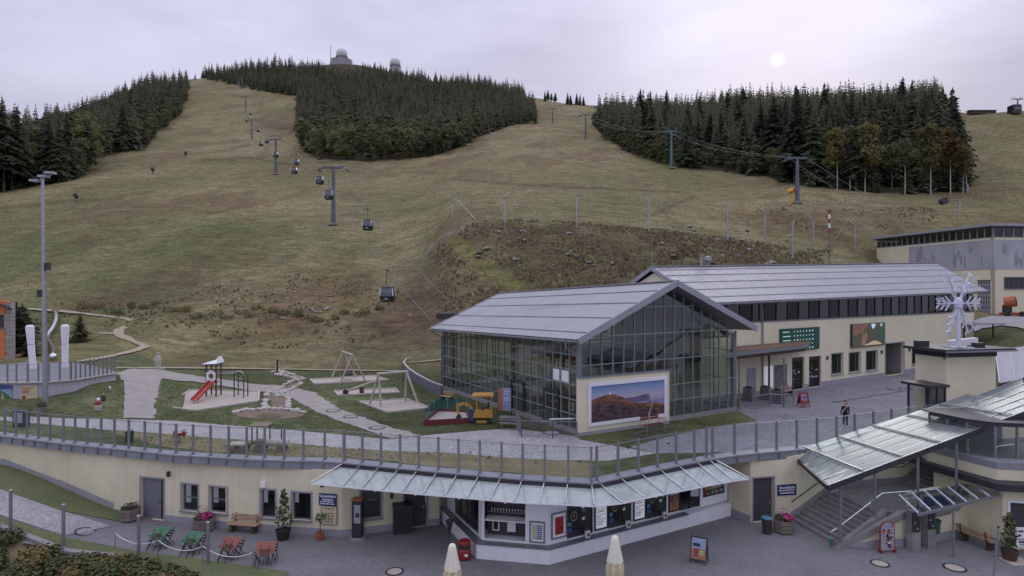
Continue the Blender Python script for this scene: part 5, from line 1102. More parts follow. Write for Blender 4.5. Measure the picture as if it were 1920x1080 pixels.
# ------------------------------------------------------------------ lift tower with snow crystal
ax = Vector((.978, .208, 0)); an = Vector((.208, -.978, 0))
TK = Vector((29.0, 41.0, 0)); TW = thing('lift_tower', (30, 42, PLAT), 'square cream elevator tower with dark flat roof beside the terrace', 'tower')
def tk(a, b, z): return TK + ax * a - an * b + Vector((0, 0, z))
MB().prism([tk(0, 0, 0).to_2d(), tk(4.1, 0, 0).to_2d(), tk(4.1, 2.4, 0).to_2d(), tk(0, 2.4, 0).to_2d()], 0, 8.35).build('wall', MATS['cream'], TW)
MB().prism([tk(-.05, -.05, 0).to_2d(), tk(4.15, -.05, 0).to_2d(), tk(4.15, 2.45, 0).to_2d(), tk(-.05, 2.45, 0).to_2d()], 8.35, 8.75).build('frieze', MATS['dark_paint'], TW)
MB().prism([tk(-.75, -.75, 0).to_2d(), tk(4.9, -.75, 0).to_2d(), tk(4.9, 2.7, 0).to_2d(), tk(-.75, 2.7, 0).to_2d()], 8.75, 8.95).build('roof_slab', MATS['dark_metal'], TW)
MB().bar(tk(-.8, -.8, 8.8), tk(4.95, -.8, 8.8), .12, .1).build('gutter', MATS['grey_metal'], TW)
MB().path([tk(-.6, -.7, 8.7), tk(-.5, -.5, 8.4), tk(-.3, -.1, 8.3), tk(-.1, -.05, 8.25)], .05).build('downpipe', MATS['grey_metal'], TW)
# glazed doorway on its left side
VD = thing('lift_doorway', tk(-1, .8, PLAT), 'narrow glazed doorway with small dark roof beside the elevator tower', 'door')
for a, b in ((-1.35, .0), (-1.35, 1.6), (-.7, -.0), (-.05, -.0)): MB().box(tk(a, b + .02, PLAT + 1.4), (.1, .1, 2.8), math.atan2(.208, .978)).build('post', MATS['dark_metal'], VD)
for a0, a1, b0, b1 in ((-1.3, -.75, 0, 0), (-.65, -.1, 0, 0), (-1.35, -1.35, .05, 1.55)): MB().quad(tk(a0, b0 + .02, PLAT + .05), tk(a1, b1 + .02, PLAT + .05), tk(a1, b1 + .02, PLAT + 2.7), tk(a0, b0 + .02, PLAT + 2.7)).build('glass_pane', MATS['hall_glass'], VD)
MB().prism([tk(-1.7, -.35, 0).to_2d(), tk(-.06, -.35, 0).to_2d(), tk(-.06, 1.9, 0).to_2d(), tk(-1.7, 1.9, 0).to_2d()], PLAT + 2.8, PLAT + 2.98).build('roof', MATS['dark_metal'], VD)
MB().quad(tk(-.09, .1, PLAT), tk(-.09, 1.5, PLAT), tk(-.09, 1.5, PLAT + 2.6), tk(-.09, .1, PLAT + 2.6)).build('lift_door', MATS['inner_dark'], VD)
SF = thing('snow_crystal', tk(1.3, .3, 8.95), 'big white metal snow crystal sculpture on the elevator tower roof', 'sculpture')
mat('crystal_white', lin((206, 208, 222)), .45, .05, 2); sc_ = tk(1.35, .3, 11.95)
def arm(ang, L, w, nb, base_dir, blen=.6):
    d = base_dir * math.cos(ang) + Vector((0, 0, math.sin(ang))); mb = MB(); mb.bar(sc_ + d * .2, sc_ + d * L, w, .05)
    e = Vector((0, 0, 1)) * math.cos(ang) - base_dir * math.sin(ang)
    for k in range(nb):
        p = sc_ + d * L * (.38 + .5 * k / max(1, nb - 1)); bl = blen * (1 - .16 * k)
        for s in (-1, 1): mb.bar(p, p + (d * .8 + e * s).normalized() * bl, w * .7, .045)
    mb.build('arm', MATS['crystal_white'], SF)
for a, L in ((0, 1.75), (180, 1.75), (66, 2.3), (114, 2.3), (-68, 2.25), (-112, 2.25)): arm(R(a), L, .11, 3, ax, .62 if abs(a) in (0, 180) else .5)
an2 = (an * .9 + ax * .45).normalized()
for a, L in ((62, 2.1), (118, 2.1), (-62, 2.0), (-118, 2.0), (8, 1.2), (172, 1.2)): arm(R(a), L, .09, 3, an2, .42)
MB().lathe(sc_ - Vector((0, 0, .42)), [(.05, 0), (.26, .14), (.3, .42), (.26, .7), (.05, .85)], 6).build('core', MATS['crystal_white'], SF)
MB().tube(tk(1.35, .3, 8.95), sc_ - Vector((0, 0, .3)), .16, .13, 10).build('mast', MATS['crystal_white'], SF); mb = MB()
for k in range(4): a = k * 1.571 + .3; mb.bar(tk(1.35, .3, 9.0), tk(1.35 + .95 * math.cos(a), .3 + .9 * math.sin(a), 9.0), .14, .12)
mb.build('foot', MATS['crystal_white'], SF)
t = thing('rooftop_unit', tk(2.6, 1.3, 8.95), 'low white cable duct and dark boxes lying on the elevator tower roof', 'unit'); MB().bar(tk(2.0, 1.6, 9.15), tk(4.4, 1.7, 9.3), .35, .35).build('duct', MATS['white_render'], t); MB().box(tk(-.2, 1.7, 9.15), (.8, .5, .4), .2).build('box', MATS['dark_metal'], t); MB().box(tk(3.1, .4, 9.1), (.7, .4, .3), .2).build('box', MATS['dark_metal'], t)
# ------------------------------------------------------------------ outdoor stairs on the right
S0 = Vector((15.6, 34.35, 0)); SWD = 3.6
def st(t, o, z): return S0 + ax * t + an * o + Vector((0, 0, z))
STR = thing('outdoor_stairs', st(0, 0, 0), 'grey stone stairs with landing climbing from the yard to the terrace', 'stairs')
NS1, NS2, RISE, RUN = 9, 11, .17, .3
def stepbox(t0, t1, z0, z1, name='step', o0=.0, o1=SWD, m='stone_step'):
    return MB().slab([st(t0, o0, z0), st(t1, o0, z0), st(t1, o1, z0), st(t0, o1, z0)], (0, 0, z1 - z0)).build(name, MATS[m], STR)
for k in range(NS1): stepbox(k * RUN, k * RUN + RUN + .03, max(0, k * RISE - .1), (k + 1) * RISE)
T1 = NS1 * RUN; ZL = NS1 * RISE + .0; T2 = T1 + 4.5
MB().prism([st(T1 + .031, 0, 0).to_2d(), st(T1 + .031, SWD, 0).to_2d(), st(T1 + 1.2, SWD + .5, 0).to_2d(), st(T1 + 2.6, SWD + .6, 0).to_2d(), st(T2 + .2, SWD + .2, 0).to_2d(), st(T2 + .2, 0, 0).to_2d()], ZL - .25, ZL + .01).build('landing', MATS['stone_step'], STR)
for k in range(NS2): stepbox(T2 + .21 + k * RUN, T2 + .21 + k * RUN + RUN + .03, ZL + max(0, k * RISE - .1), ZL + (k + 1) * RISE, o1=SWD - .6)
T3 = T2 + .21 + NS2 * RUN; ZT = ZL + NS2 * RISE
MB().prism([st(T3 + .031, 0, 0).to_2d(), st(T3 + .031, SWD, 0).to_2d(), st(T3 + 5, SWD, 0).to_2d(), st(T3 + 5, 0, 0).to_2d()], ZT - .2, ZT).build('top_landing', MATS['stone_step'], STR)
# sloping cheek and curved cream wall under the landing
MB().slab([st(-.05, SWD, 0), st(.1, SWD, .28), st(T1, SWD, ZL + .2), st(T1 + .05, SWD, 0)], an * .22).build('cheek', MATS['concrete'], STR)
MB().slab([st(T2 + .2, SWD - .6, ZL - .2), st(T2 + .2, SWD - .6, ZL + .2), st(T3, SWD - .6, ZT + .2), st(T3, SWD - .6, ZL - .2)], an * .2).build('cheek', MATS['concrete'], STR)
front = [(.2, SWD + .02), (1.0, SWD + .28), (2.0, SWD + .5), (3.2, SWD + .68), (4.4, SWD + .66), (5.6, SWD + .5), (7.0, SWD + .3), (8.6, SWD + .1)]
def ftop(t): return min(ZL + .16, .05 + t * .52) if t < 3.2 else ZL + .16 + max(0, t - T2) * .9
cw = MB(); cp = MB(); cb_ = MB()
for (t0, o0), (t1, o1) in zip(front, front[1:]):
    cw.slab([st(t0, o0, 0), st(t1, o1, 0), st(t1, o1, max(.1, ftop(t1) - .3)), st(t0, o0, max(.06, ftop(t0) - .3))], -an * .2)
    cp.slab([st(t0, o0 + .02, -.05), st(t1, o1 + .02, -.05), st(t1, o1 + .02, min(.42, max(.1, ftop(t1) - .35))), st(t0, o0 + .02, min(.42, max(.05, ftop(t0) - .35)))], an * .02)
    cb_.slab([st(t0, o0 + .05, max(.06, ftop(t0) - .3)), st(t1, o1 + .05, max(.1, ftop(t1) - .3)), st(t1, o1 + .05, ftop(t1) + .05), st(t0, o0 + .05, ftop(t0) + .05)], -an * .28)
cw.build('curved_wall', MATS['cream_yard'], STR); cp.build('plinth', MATS['plinth'], STR); cb_.build('edge_band', MATS['concrete'], STR)
# back wall along the stairs
WB = thing('stair_wall', st(6, 0, 0), 'cream wall rising behind the outdoor stairs with a thin handrail', 'wall')
tops = [(-.2, 3.5), (3, 3.9), (6, 4.55), (10, 5.3), (17, 5.6)]; bw = MB(); bp_ = MB()
for (t0, z0), (t1, z1) in zip(tops, tops[1:]): bw.slab([st(t0, 0, -.1), st(t1, 0, -.1), st(t1, 0, z1), st(t0, 0, z0)], -an * .3)
bw.build('wall', MATS['cream_yard'], WB)
skz = [(0, .0), (T1, ZL), (T2 + .2, ZL), (T3, ZT), (17, ZT)]
for (t0, z0), (t1, z1) in zip(skz, skz[1:]): bp_.slab([st(t0, .0, z0), st(t1, .0, z1), st(t1, .0, z1 + .42), st(t0, .0, z0 + .42)], an * .03)
bp_.build('skirting', MATS['concrete'], WB)
hr = [st(t, .1, z + 1.05) for t, z in skz[:-1]] + [st(T3 + 3.5, .1, ZT + 1.05)]; MB().path(hr, .025).build('handrail', MATS['dark_metal'], WB)
for t, z in ((.6, .35), (1.9, 1.08), (3.6, ZL), (5.4, ZL), (8.2, ZL + .55), (9.6, ZL + 1.3), (11.5, ZT)): MB().bar(st(t, 0.0, z + .95), st(t, .12, z + 1.02), .04, .04).build('rail_bracket', MATS['dark_metal'], WB)
# front balustrade
BL = thing('stair_balustrade', st(3, SWD, ZL), 'slim metal balustrade with bright handrail along the stairs', 'railing')
bz = [(-.35, .75), (.1, .95), (T1, ZL + .95), (T2 + .2, ZL + .95), (T3 - .2, ZT + .95), (T3 + .9, ZT + 1.0)]
def boff(t): return float(np.interp(t, [0, T1, T1 + 2, T2, T2 + 1, T3], [SWD - .05, SWD - .05, SWD + .4, SWD + .1, SWD - .5, SWD - .5]))
MB().path([st(t, boff(t), z) for t, z in bz], .032).build('handrail', MATS['chrome'], BL)
mb = MB(); t = .3
while t < T3 + .8:
    zt_ = float(np.interp(t, [b[0] for b in bz], [b[1] for b in bz])); mb.tube(st(t, boff(t), zt_ - .85), st(t, boff(t), zt_ - .02), .011, n=4, cap=False); t += .125
o = mb.build('balusters', MATS['steel'], BL); o['kind'] = 'stuff'
# ------------------------------------------------------------------ glass roof over the stairs
RF = thing('stair_roof', st(5, 2, 4.5), 'long sloping translucent glass roof on grey posts above the stairs', 'roof')
def rz(t): return 3.48 + .262 * t
OB, OF = -.55, 4.05
def rp(t, s, dz=0):
    tb = max(t, .7) if t < .7 else t; p = st(tb, OB, 0).lerp(st(t, OF, 0), s); p.z = rz(t) + dz + (.10 - .035 * max(t, 0)) * (1 - s); return p
cols_ = [-.9, 1.2, 3.5, 5.8, 8.1, 10.4, 12.7]; nrow = 6
for i in range(len(cols_) - 1):
    for j in range(nrow):
        s0, s1 = j / nrow + .006, (j + 1) / nrow - .006; MB().slab([rp(cols_[i] + .03, s0), rp(cols_[i + 1] - .03, s0), rp(cols_[i + 1] - .03, s1), rp(cols_[i] + .03, s1)], (0, 0, .015)).build('glass_panel', MATS['roof_glass'], RF)
for j in range(nrow + 1): MB().bar(rp(-.9, j / nrow, .03), rp(12.7, j / nrow, .03), .045, .05).build('glazing_bar', MATS['steel'], RF)
for c in cols_: MB().bar(rp(c, 0, -.12), rp(c, 1, -.12), .08, .18).build('rafter', MATS['grey_metal'], RF)
for c in cols_[1:-1]: MB().bar(rp(c, .02, .08), rp(c, .98, .08), .09, .04).build('cover_strip', MATS['steel'], RF)
for s in (0, 1): MB().bar(rp(-.92, s, -.1), rp(12.72, s, -.1), .12, .26).build('edge_beam', MATS['dark_metal' if s else 'grey_metal'], RF)
MB().bar(rp(-.92, 0, -.05), rp(-.92, 1, -.05), .14, .22).build('edge_beam', MATS['dark_metal'], RF)
MB().path([rp(-.8, .96, -.2), rp(-.7, .95, -.45), rp(-.1, .93, -.6), rp(.05, .92, -.75), rp(.05, .92, -3.3)], .045).build('downpipe', MATS['grey_metal'], RF)
for t, zb_ in ((.1, 0), (2.1, .9), (4.7, ZL), (7.1, ZL + .1), (9.5, 1.9)): MB().tube((st(t, SWD + .12, 0).x, st(t, SWD + .12, 0).y, zb_), (st(t, SWD + .12, 0).x, st(t, SWD + .12, 0).y, rz(t) - .05), .065).build('post', MATS['grey_metal'], RF)
for t in (1.1, 3.6, 6.0, 8.3): MB().lathe(st(t, SWD + .2, rz(t) - .42), [(.03, 0), (.16, .05), (.18, .16), (.05, .24)], 10).build('lamp_bowl', MATS['dark_metal'], RF)
# second bright roof section and a third behind the tower
R2 = thing('upper_glass_roof', (30, 35, 6.4), 'bright glass roof joining the stair roof at the right, over the vestibule', 'roof')
qa, qb, qc, qd = P(1872, 793, 32.6), P(1990, 752, 33.0), P(2010, 672, 39.5), P(1822, 748, 37.5)
for i in range(5):
    for j in range(2):
        f0, f1, g0, g1 = i / 5 + .008, (i + 1) / 5 - .008, j / 2 + .008, (j + 1) / 2 - .008
        def bl_(u, v): return qa.lerp(qb, v).lerp(qd.lerp(qc, v), u)
        MB().slab([bl_(f0, g0), bl_(f0, g1), bl_(f1, g1), bl_(f1, g0)], (0, 0, .02)).build('glass_panel', MATS['roof_glass'], R2)
for i in range(6): MB().bar(bl_(i / 5, 0) + Vector((0, 0, .03)), bl_(i / 5, 1) + Vector((0, 0, .03)), .05, .05).build('glazing_bar', MATS['steel'], R2)
for a, b in ((qa, qb), (qa, qd), (qd, qc)): MB().bar(a - Vector((0, 0, .1)), b - Vector((0, 0, .1)), .12, .22).build('edge_beam', MATS['dark_metal'], R2)
R3 = thing('lower_glass_roof', (36, 46, 6), 'flat pitched metal and glass roof behind the elevator tower', 'roof')
qa, qb, qc, qd = P(1874, 719, 43.0), P(2040, 690, 46.0), P(2020, 640, 54.0), P(1866, 656, 50.5)
for i in range(6): MB().slab([bl_(0.0, i / 6 + .005), bl_(0.0, (i + 1) / 6 - .005), bl_(1.0, (i + 1) / 6 - .005), bl_(1.0, i / 6 + .005)], (0, 0, .04)).build('roof_panel', MATS['roof_edge'], R3)
for i in range(7): MB().bar(bl_(0, i / 6) + Vector((0, 0, .06)), bl_(1, i / 6) + Vector((0, 0, .06)), .06, .06).build('seam', MATS['steel'], R3)
for q in (bl_(.05, .05), bl_(.95, .05), bl_(.05, .9), bl_(.95, .95)): MB().tube((q.x, q.y, PLAT), q - Vector((0, 0, .02)), .07).build('post', MATS['dark_wood'], R3)
MB().bar(bl_(0, 0) - Vector((0, 0, .08)), bl_(0, 1) - Vector((0, 0, .08)), .12, .16).build('edge_beam', MATS['dark_wood'], R3)
MB().bar(P(1885, 745, 43), P(2000, 738, 43), .1, .14).bar(P(1885, 745, 43), P(1885, 765, 43), .1, .1).build('wooden_rail', MATS['dark_wood'], R3)

# ------------------------------------------------------------------ building at the right edge with glazed vestibule
RB = thing('corner_building', (26, 33, 0), 'cream corner building with dark cornice and glazed porch above', 'building')
rb0, rb1 = Vector((23.3, 33.9)), Vector((24.55, 30.7)); wS = Wall(rb0, rb1 - rb0); wS.n = Vector((-abs(wS.n.x), wS.n.y if wS.n.x < 0 else -wS.n.y, 0)); lS = (rb1 - rb0).length
wF = Wall(rb1, (.97, -.2)); mb = MB(); dF = prects(wF, [(1894, 942, 1990, 1040)])[0]; dF = (dF[0], dF[1], .02, dF[3]); opening_wall(mb, wS, 0, lS, -.2, 3.0, [], .3); opening_wall(mb, wF, 0, 8, -.2, 3.0, [dF], .3)
mb.build('wall', MATS['cream_yard'], RB); mb = MB(); wS.box(mb, 0, lS, -.1, .36, 0, .03); wF.box(mb, 0, dF[0] - .05, -.1, .36, 0, .03); mb.build('plinth', MATS['plinth'], RB)
wF.box(MB(), dF[0], dF[1], dF[2], dF[3], -.25, -.2).build('door', MATS['door_dark'], RB); f = MB(); wF.box(f, dF[0] - .12, dF[0], .02, dF[3] + .12, .004, .03); wF.box(f, dF[0], dF[1], dF[3], dF[3] + .12, .004, .03); f.build('door_surround', MATS['white_render'], RB)
n0, n1 = rb0 + Vector((-.5, .3)), rb1 + Vector((-.55, -.45)); n2 = n1 + Vector((8, -1.6)); cor = [n1, n2, n2 + Vector((0, 6)), Vector((23.0, 35.6)), n0]
MB().prism([(p.x, p.y) for p in cor], 2.98, 3.12).build('cornice', MATS['dark_metal'], RB); MB().prism([((p.x - 25) * .975 + 25, (p.y - 33) * .975 + 33) for p in cor], 3.12, 3.3).build('cornice', MATS['dark_paint'], RB)
up = [n1 + Vector((.5, .75)), n2 + Vector((0, .9)), n2 + Vector((0, 6)), Vector((23.6, 35.4)), n0 + Vector((.5, .2))]
MB().prism([(p.x, p.y) for p in up], 3.3, 3.85).build('parapet', MATS['cream_yard'], RB); MB().prism([((p.x - 26) * 1.01 + 26, (p.y - 33) * 1.01 + 33) for p in up], 3.85, 4.2).build('parapet_cap', MATS['coping'], RB)
VP = thing('glazed_porch', (26, 32.5, 4.2), 'glazed porch with grey frames standing on the corner building', 'porch')
vp = [Vector((23.55, 34.6)), Vector((24.2, 32.6)), Vector((25.0, 31.75)), Vector((28, 31.2))]
for a, b in zip(vp, vp[1:]):
    k = max(1, round((b - a).length / 1.0)); 
    for i in range(k):
        c, d = a.lerp(b, i / k), a.lerp(b, (i + 1) / k); MB().box((c.x, c.y, 5.05), (.1, .1, 1.7)).build('post', MATS['grey_metal'], VP)
        MB().quad((c.x, c.y, 4.22), (d.x, d.y, 4.22), (d.x, d.y, 5.85), (c.x, c.y, 5.85)).build('glass_pane', MATS['hall_glass'], VP)
    MB().bar((a.x, a.y, 5.9), (b.x, b.y, 5.9), .12, .12).build('head_beam', MATS['dark_metal'], VP)
MB().prism([(p.x, p.y) for p in vp] + [(28, 35.5), (23.6, 35.5)], 5.97, 6.04).build('roof', MATS['dark_metal'], VP); MB().prism([(24.6, 34.9), (27.9, 34.9), (27.9, 35.3), (24.6, 35.3)], 4.2, 5.9).build('inner_wall', MATS['inner_grey'], VP)
# lower glass porch roof in front
LP = thing('glass_porch_roof', (21, 31, 2.7), 'small clear glass porch roof with white bars over the ticket machines', 'canopy')
qa, qb, qc, qd = P(1721, 963, 28.9), P(1876, 926, 30.6), P(1842, 903, 32.6), P(1686, 929, 30.6)
nb = 7
for i in range(nb): MB().slab([bl_(0, i / nb + .01), bl_(0, (i + 1) / nb - .01), bl_(1, (i + 1) / nb - .01), bl_(1, i / nb + .01)], (0, 0, .015)).build('glass_panel', MATS['clear_glass'], LP)
for i in range(nb + 1): MB().bar(bl_(-.01, i / nb) + Vector((0, 0, .04)), bl_(1, i / nb) + Vector((0, 0, .04)), .05, .06).build('glazing_bar', MATS['crystal_white'], LP)
for u in (0, 1): MB().bar(bl_(u, 0) - Vector((0, 0, .07)), bl_(u, 1) - Vector((0, 0, .07)), .07, .12).build('edge_beam', MATS['grey_metal'], LP)
q = bl_(.02, .42); MB().tube((q.x, q.y, 0), q - Vector((0, 0, .05)), .045).build('post', MATS['grey_metal'], LP)
# wall under that roof, ticket machines, door, hanging sign
uw = Wall((20.6, 32.0), (.93, .36)); UW = thing('lower_wall', (22, 32.5, 0), 'low cream wall with a grey door under the glass porch roof', 'wall')
ud = prects(uw, [(1768, 962, 1793, 1010)])[0]; mb = MB(); opening_wall(mb, uw, .2, 3.2, -.1, 2.3, [(ud[0], ud[1], .25, 2.1)], .2); mb.build('wall', MATS['cream_yard'], UW); uw.box(MB(), ud[0], ud[1], .25, 2.1, -.15, -.1).build('door', MATS['door_grey'], UW); mb = MB(); uw.box(mb, .2, 3.2, -.05, .24, 0, .04); mb.build('plinth', MATS['plinth'], UW)
a = st(5.0, SWD + .9, 2.25); HS = thing('hanging_sign', a, 'dark blue sign lettered Zu den Sesselbahnen under the glass porch roof', 'sign'); MB().box(a, (1.5, .05, .5), .2).build('board', MATS['blue_sign'], HS)
text('lettering', 'Zu den', a + an * .04 + Vector((-.1, 0, .1)), ax, (0, 0, 1), .2, MATS['p_lav'], HS); text('lettering', 'Liften', a + an * .04 + Vector((.1, 0, -.12)), ax, (0, 0, 1), .2, MATS['p_lav'], HS)
for x in (-.6, .6): MB().tube(a + ax * x + Vector((0, 0, .24)), a + ax * x + Vector((0, 0, .5)), .012).build('hanger', MATS['grey_metal'], HS)
# ------------------------------------------------------------------ surfaces of the upper terrace
def drape(name, poly, m, off=.03, flat=None, cuts=0, kind='structure', raise_=0.0, world=None):
    """ground sheet laid over the terrain inside a pixel polygon"""
    w = world or [(TG(px, py) if flat is None else G(px, py, flat)) for px, py in poly]
    bm = bmesh.new(); f = bm.faces.new([bm.verts.new((p[0], p[1], 0)) for p in w]); bmesh.ops.triangulate(bm, faces=bm.faces)
    for _ in range(cuts): bmesh.ops.subdivide_edges(bm, edges=[e for e in bm.edges if e.calc_length() > .9], cuts=1, use_grid_fill=True); bmesh.ops.triangulate(bm, faces=bm.faces)
    if cuts:
        for v in bm.verts:
            if v.is_boundary: v.co.x += .22 * mnoise.noise(v.co * 1.7); v.co.y += .4 * mnoise.noise(v.co * 1.3 + Vector((7, 0, 0)))
    for v in bm.verts: v.co.z = (float(H(v.co.x, v.co.y)) if flat is None else flat) + off
    bmesh.ops.recalc_face_normals(bm, faces=bm.faces); bm.normal_update()
    if sum(f.normal.z for f in bm.faces) < 0: bmesh.ops.reverse_faces(bm, faces=bm.faces)
    me = bpy.data.meshes.new(name); bm.to_mesh(me); bm.free(); me.materials.append(m); o = bpy.data.objects.new(name, me); C.objects.link(o); o['kind'] = kind; return o
mat('gravel', lin((152, 147, 141)), .95, .12, 1.2, fine=.22, bump=.5, bscale=30); mat('sand', lin((172, 164, 152)), .95, .06, 1.0, fine=.1); mat('stone_edge', lin((176, 172, 164)), .9, .15, 3); mat('worn_grass', lin((116, 108, 78)), .95, .2, .9, fine=.25, bump=.5, bscale=14)
# cobbled walk along the coping and the forecourt
walk_top = [(-60, 770), (0, 776), (110, 784), (220, 786), (330, 789), (420, 797), (540, 806), (660, 817), (730, 824), (790, 817), (880, 809), (960, 803), (1085, 819)]
walk_top2 = [(1085, 824), (1180, 838), (1250, 820), (1330, 802), (1420, 789), (1380, 776), (1390, 757)]
walk_bot = [(1572, 834), (1500, 838), (1420, 846), (1330, 850), (1230, 850), (1140, 864), (1040, 863), (960, 859), (850, 850), (740, 846), (640, 840), (520, 829), (420, 823), (300, 813), (200, 806), (100, 797), (0, 788), (-60, 783)]
MATS['cobble_grey'].name = 'cobble_grey'
stn = [SW.pt(L, 0, .02) for L in (1.0, 10, 20, 30, 40, 44.5)]
forecourt = [Vector((19.2, 48.5, 0))] + stn + [Vector((60, 74, 0)), Vector((52, 60, 0)), Vector((42, 52, 0)), Vector((33, 46, 0)), Vector((33, 42, 0))]
drape('cobble_walk', walk_top + walk_top2[:1] + [(1140, 864)][:0] + walk_bot[4:], MATS['cobble_pale'], .006, PLAT)
drape('cobble_forecourt', None, MATS['cobble_grey'], .010, PLAT, world=[G(p, q) for p, q in [(1230, 850), (1180, 838), (1250, 820), (1330, 802), (1420, 789), (1383, 771), (1386, 750)]] + forecourt[1:] + [Vector((30.5, 39.0, 0)), Vector((27, 38.8, 0)), Vector((23.5, 37.3, 0))] + [G(p, q) for p, q in [(1572, 833), (1500, 838), (1420, 845), (1330, 849)]])
MB().prism([st(0.5, -.25, 0).to_2d(), st(16.5, -.25, 0).to_2d(), (33, 46), (29, 41.3), (26.7, 39.6), (23.5, 38.2), (20.5, 36.8), (18.5, 35.9)], 3.2, PLAT + .004).build('terrace_deck', MATS['cobble_grey'])['kind'] = 'structure'
drape('worn_lawn_strip', [(200, 806), (300, 813), (420, 823), (520, 829), (640, 840), (740, 846), (850, 850), (960, 859), (1040, 863), (1108, 868), (1107, 900), (1020, 893), (900, 883), (740, 866), (640, 858), (520, 856), (400, 848), (300, 838)], MATS['worn_grass'], .014, PLAT, 4)
# gravel paths
drape('gravel_path', [(228, 786), (232, 760), (234, 735), (230, 715), (218, 700), (240, 693), (300, 692), (306, 706), (300, 720), (296, 740), (290, 760), (292, 786)], MATS['gravel'], .05, None, 4)
drape('gravel_path', [(300, 694), (352, 703), (420, 713), (480, 722), (520, 724), (545, 733), (540, 748), (505, 738), (470, 734), (420, 726), (360, 716), (304, 711)], MATS['gravel'], .07, None, 5)
drape('gravel_path', [(520, 726), (560, 730), (590, 736), (612, 752), (640, 768), (690, 787), (740, 803), (790, 817), (730, 824), (700, 812), (650, 795), (600, 775), (565, 757), (540, 742)], MATS['gravel'], .03, PLAT, 4)
mat('dirt_trail', lin((158, 146, 124)), .95, .12, .8, fine=.15)
def trail(pix, w):
    p = []
    for (x0, y0), (x1, y1) in zip(pix, pix[1:]):
        for k in range(8): p.append(TG(x0 + (x1 - x0) * k / 8, y0 + (y1 - y0) * k / 8, 50))
    p.append(TG(*pix[-1], 50)); mb = MB(); rows = []
    for i, q in enumerate(p):
        d = (p[min(i + 1, len(p) - 1)] - p[max(0, i - 1)]); d.z = 0; d.normalize(); n = Vector((-d.y, d.x, 0)); ww = w * (.8 + .4 * mnoise.noise(q * .4))
        rows.append([Vector((v.x, v.y, float(H(v.x, v.y)) + .12)) for v in (q + n * ww, q, q - n * ww)])
    for a, b in zip(rows, rows[1:]): mb.quad(a[0], a[1], b[1], b[0]).quad(a[1], a[2], b[2], b[1])
    o = mb.build('dirt_trail', MATS['dirt_trail']); struct(o)
trail([(50, 580), (110, 584), (180, 592), (232, 598), (256, 604), (300, 606)], .55); trail([(256, 605), (222, 620), (224, 630), (262, 646), (274, 651), (255, 658), (215, 668), (150, 680)], .6); trail([(224, 627), (185, 626)], .5)
trail([(218, 692), (300, 691), (480, 693), (640, 696), (760, 697)], .28); trail([(760, 682), (828, 676)], .2)
# sand areas with edging
def sandpit(name, pix, edge=True):
    drape('sand_area', pix, MATS['sand'], .035, PLAT)
    if edge:
        mb = MB()
        w = [G(*p, PLAT) for p in pix]
        for a, b in zip(w, w[1:] + w[:1]): mb.bar(a + Vector((0, 0, .05)), b + Vector((0, 0, .05)), .16, .13)
        o = mb.build('sand_edging', MATS['stone_edge']); struct(o)
sandpit('a', [(303, 763), (358, 732), (486, 735), (484, 753), (367, 771)]); sandpit('b', [(582, 712), (700, 705), (728, 713), (590, 721)]); sandpit('c', [(627, 734), (740, 729), (748, 737), (635, 742)]); sandpit('d', [(674, 754), (760, 749), (806, 766), (727, 774)])
# pond and stone-edged stream
mat('water', lin((96, 92, 84)), .08, .1, 1, spec=.8); mat('mud', lin((112, 98, 82)), .9, .15, 2)
def ell(cx, cy, rx, ry, n=28, a0=0): return [(cx + rx * math.cos(6.283 * i / n), cy + ry * math.sin(6.283 * i / n)) for i in range(n)]
drape('pond_bed', ell(506, 777, 66, 9), MATS['mud'], .02, PLAT); drape('pond_water', ell(506, 781, 24, 4.6), MATS['water'], .03, PLAT); drape('stream_bed', [(510, 768), (508, 752), (498, 744), (505, 738), (545, 722), (560, 716), (556, 710), (530, 704), (523, 698), (535, 697), (565, 708), (568, 718), (540, 730), (520, 741), (538, 748), (540, 765)], MATS['mud'], .045, PLAT)
rk = random.Random(3); rocks = []
def rock_mesh(seed):
    bm = bmesh.new(); bmesh.ops.create_icosphere(bm, subdivisions=1, radius=.5); r = random.Random(seed)
    for v in bm.verts: v.co *= r.uniform(.7, 1.15); v.co.z *= .62
    me = bpy.data.meshes.new('stone'); bm.to_mesh(me); bm.free(); me.materials.append(MATS['stone_edge']); return me
RK = [rock_mesh(s) for s in range(5)]
edge = [(506 + 66 * math.cos(a), 777 + 9 * math.sin(a)) for a in np.linspace(3.3, 6.1, 30)] + [(500 - 3 + i * .1, 768 - i * 1.6) for i in range(12)] + [(498 + i * 3.6, 742 - i * 1.9) for i in range(16)] + [(560 - i * 3, 714 - i * 1.0) for i in range(11)] + [(541 + rk.uniform(-2, 3), 766 - i * 1.7) for i in range(12)] + [(520 + i * 3.4, 744 - i * 1.8) for i in range(15)] + [(570 - i * 3.2, 712 - i * 1.2) for i in range(11)] + [(520 + rk.uniform(-13, 13), 702 + rk.uniform(-6, 3)) for i in range(16)]
for px, py in edge:
    q = G(px + rk.uniform(-2, 2), py + rk.uniform(-.8, .8), PLAT); o = bpy.data.objects.new('stream_stone', rk.choice(RK)); C.objects.link(o); s = rk.uniform(.35, .7); o.location = (q.x, q.y, PLAT + s * .12); o.scale = (s, s * rk.uniform(.7, 1.2), s); o.rotation_euler = (0, 0, rk.uniform(0, 6)); tag(o, 'pale stone edging the playground stream and pond', 'stone', 'stones edging the stream and pond')
q = G(520, 700); t = thing('water_pump', q, 'dark hand pump at the head of the playground stream', 'pump'); MB().tube(q, q + Vector((0, 0, 1.5)), .1).build('column', MATS['dark_metal'], t); MB().bar(q + Vector((0, 0, 1.45)), q + Vector((.5, 0, 1.2)), .06).build('handle', MATS['dark_metal'], t)

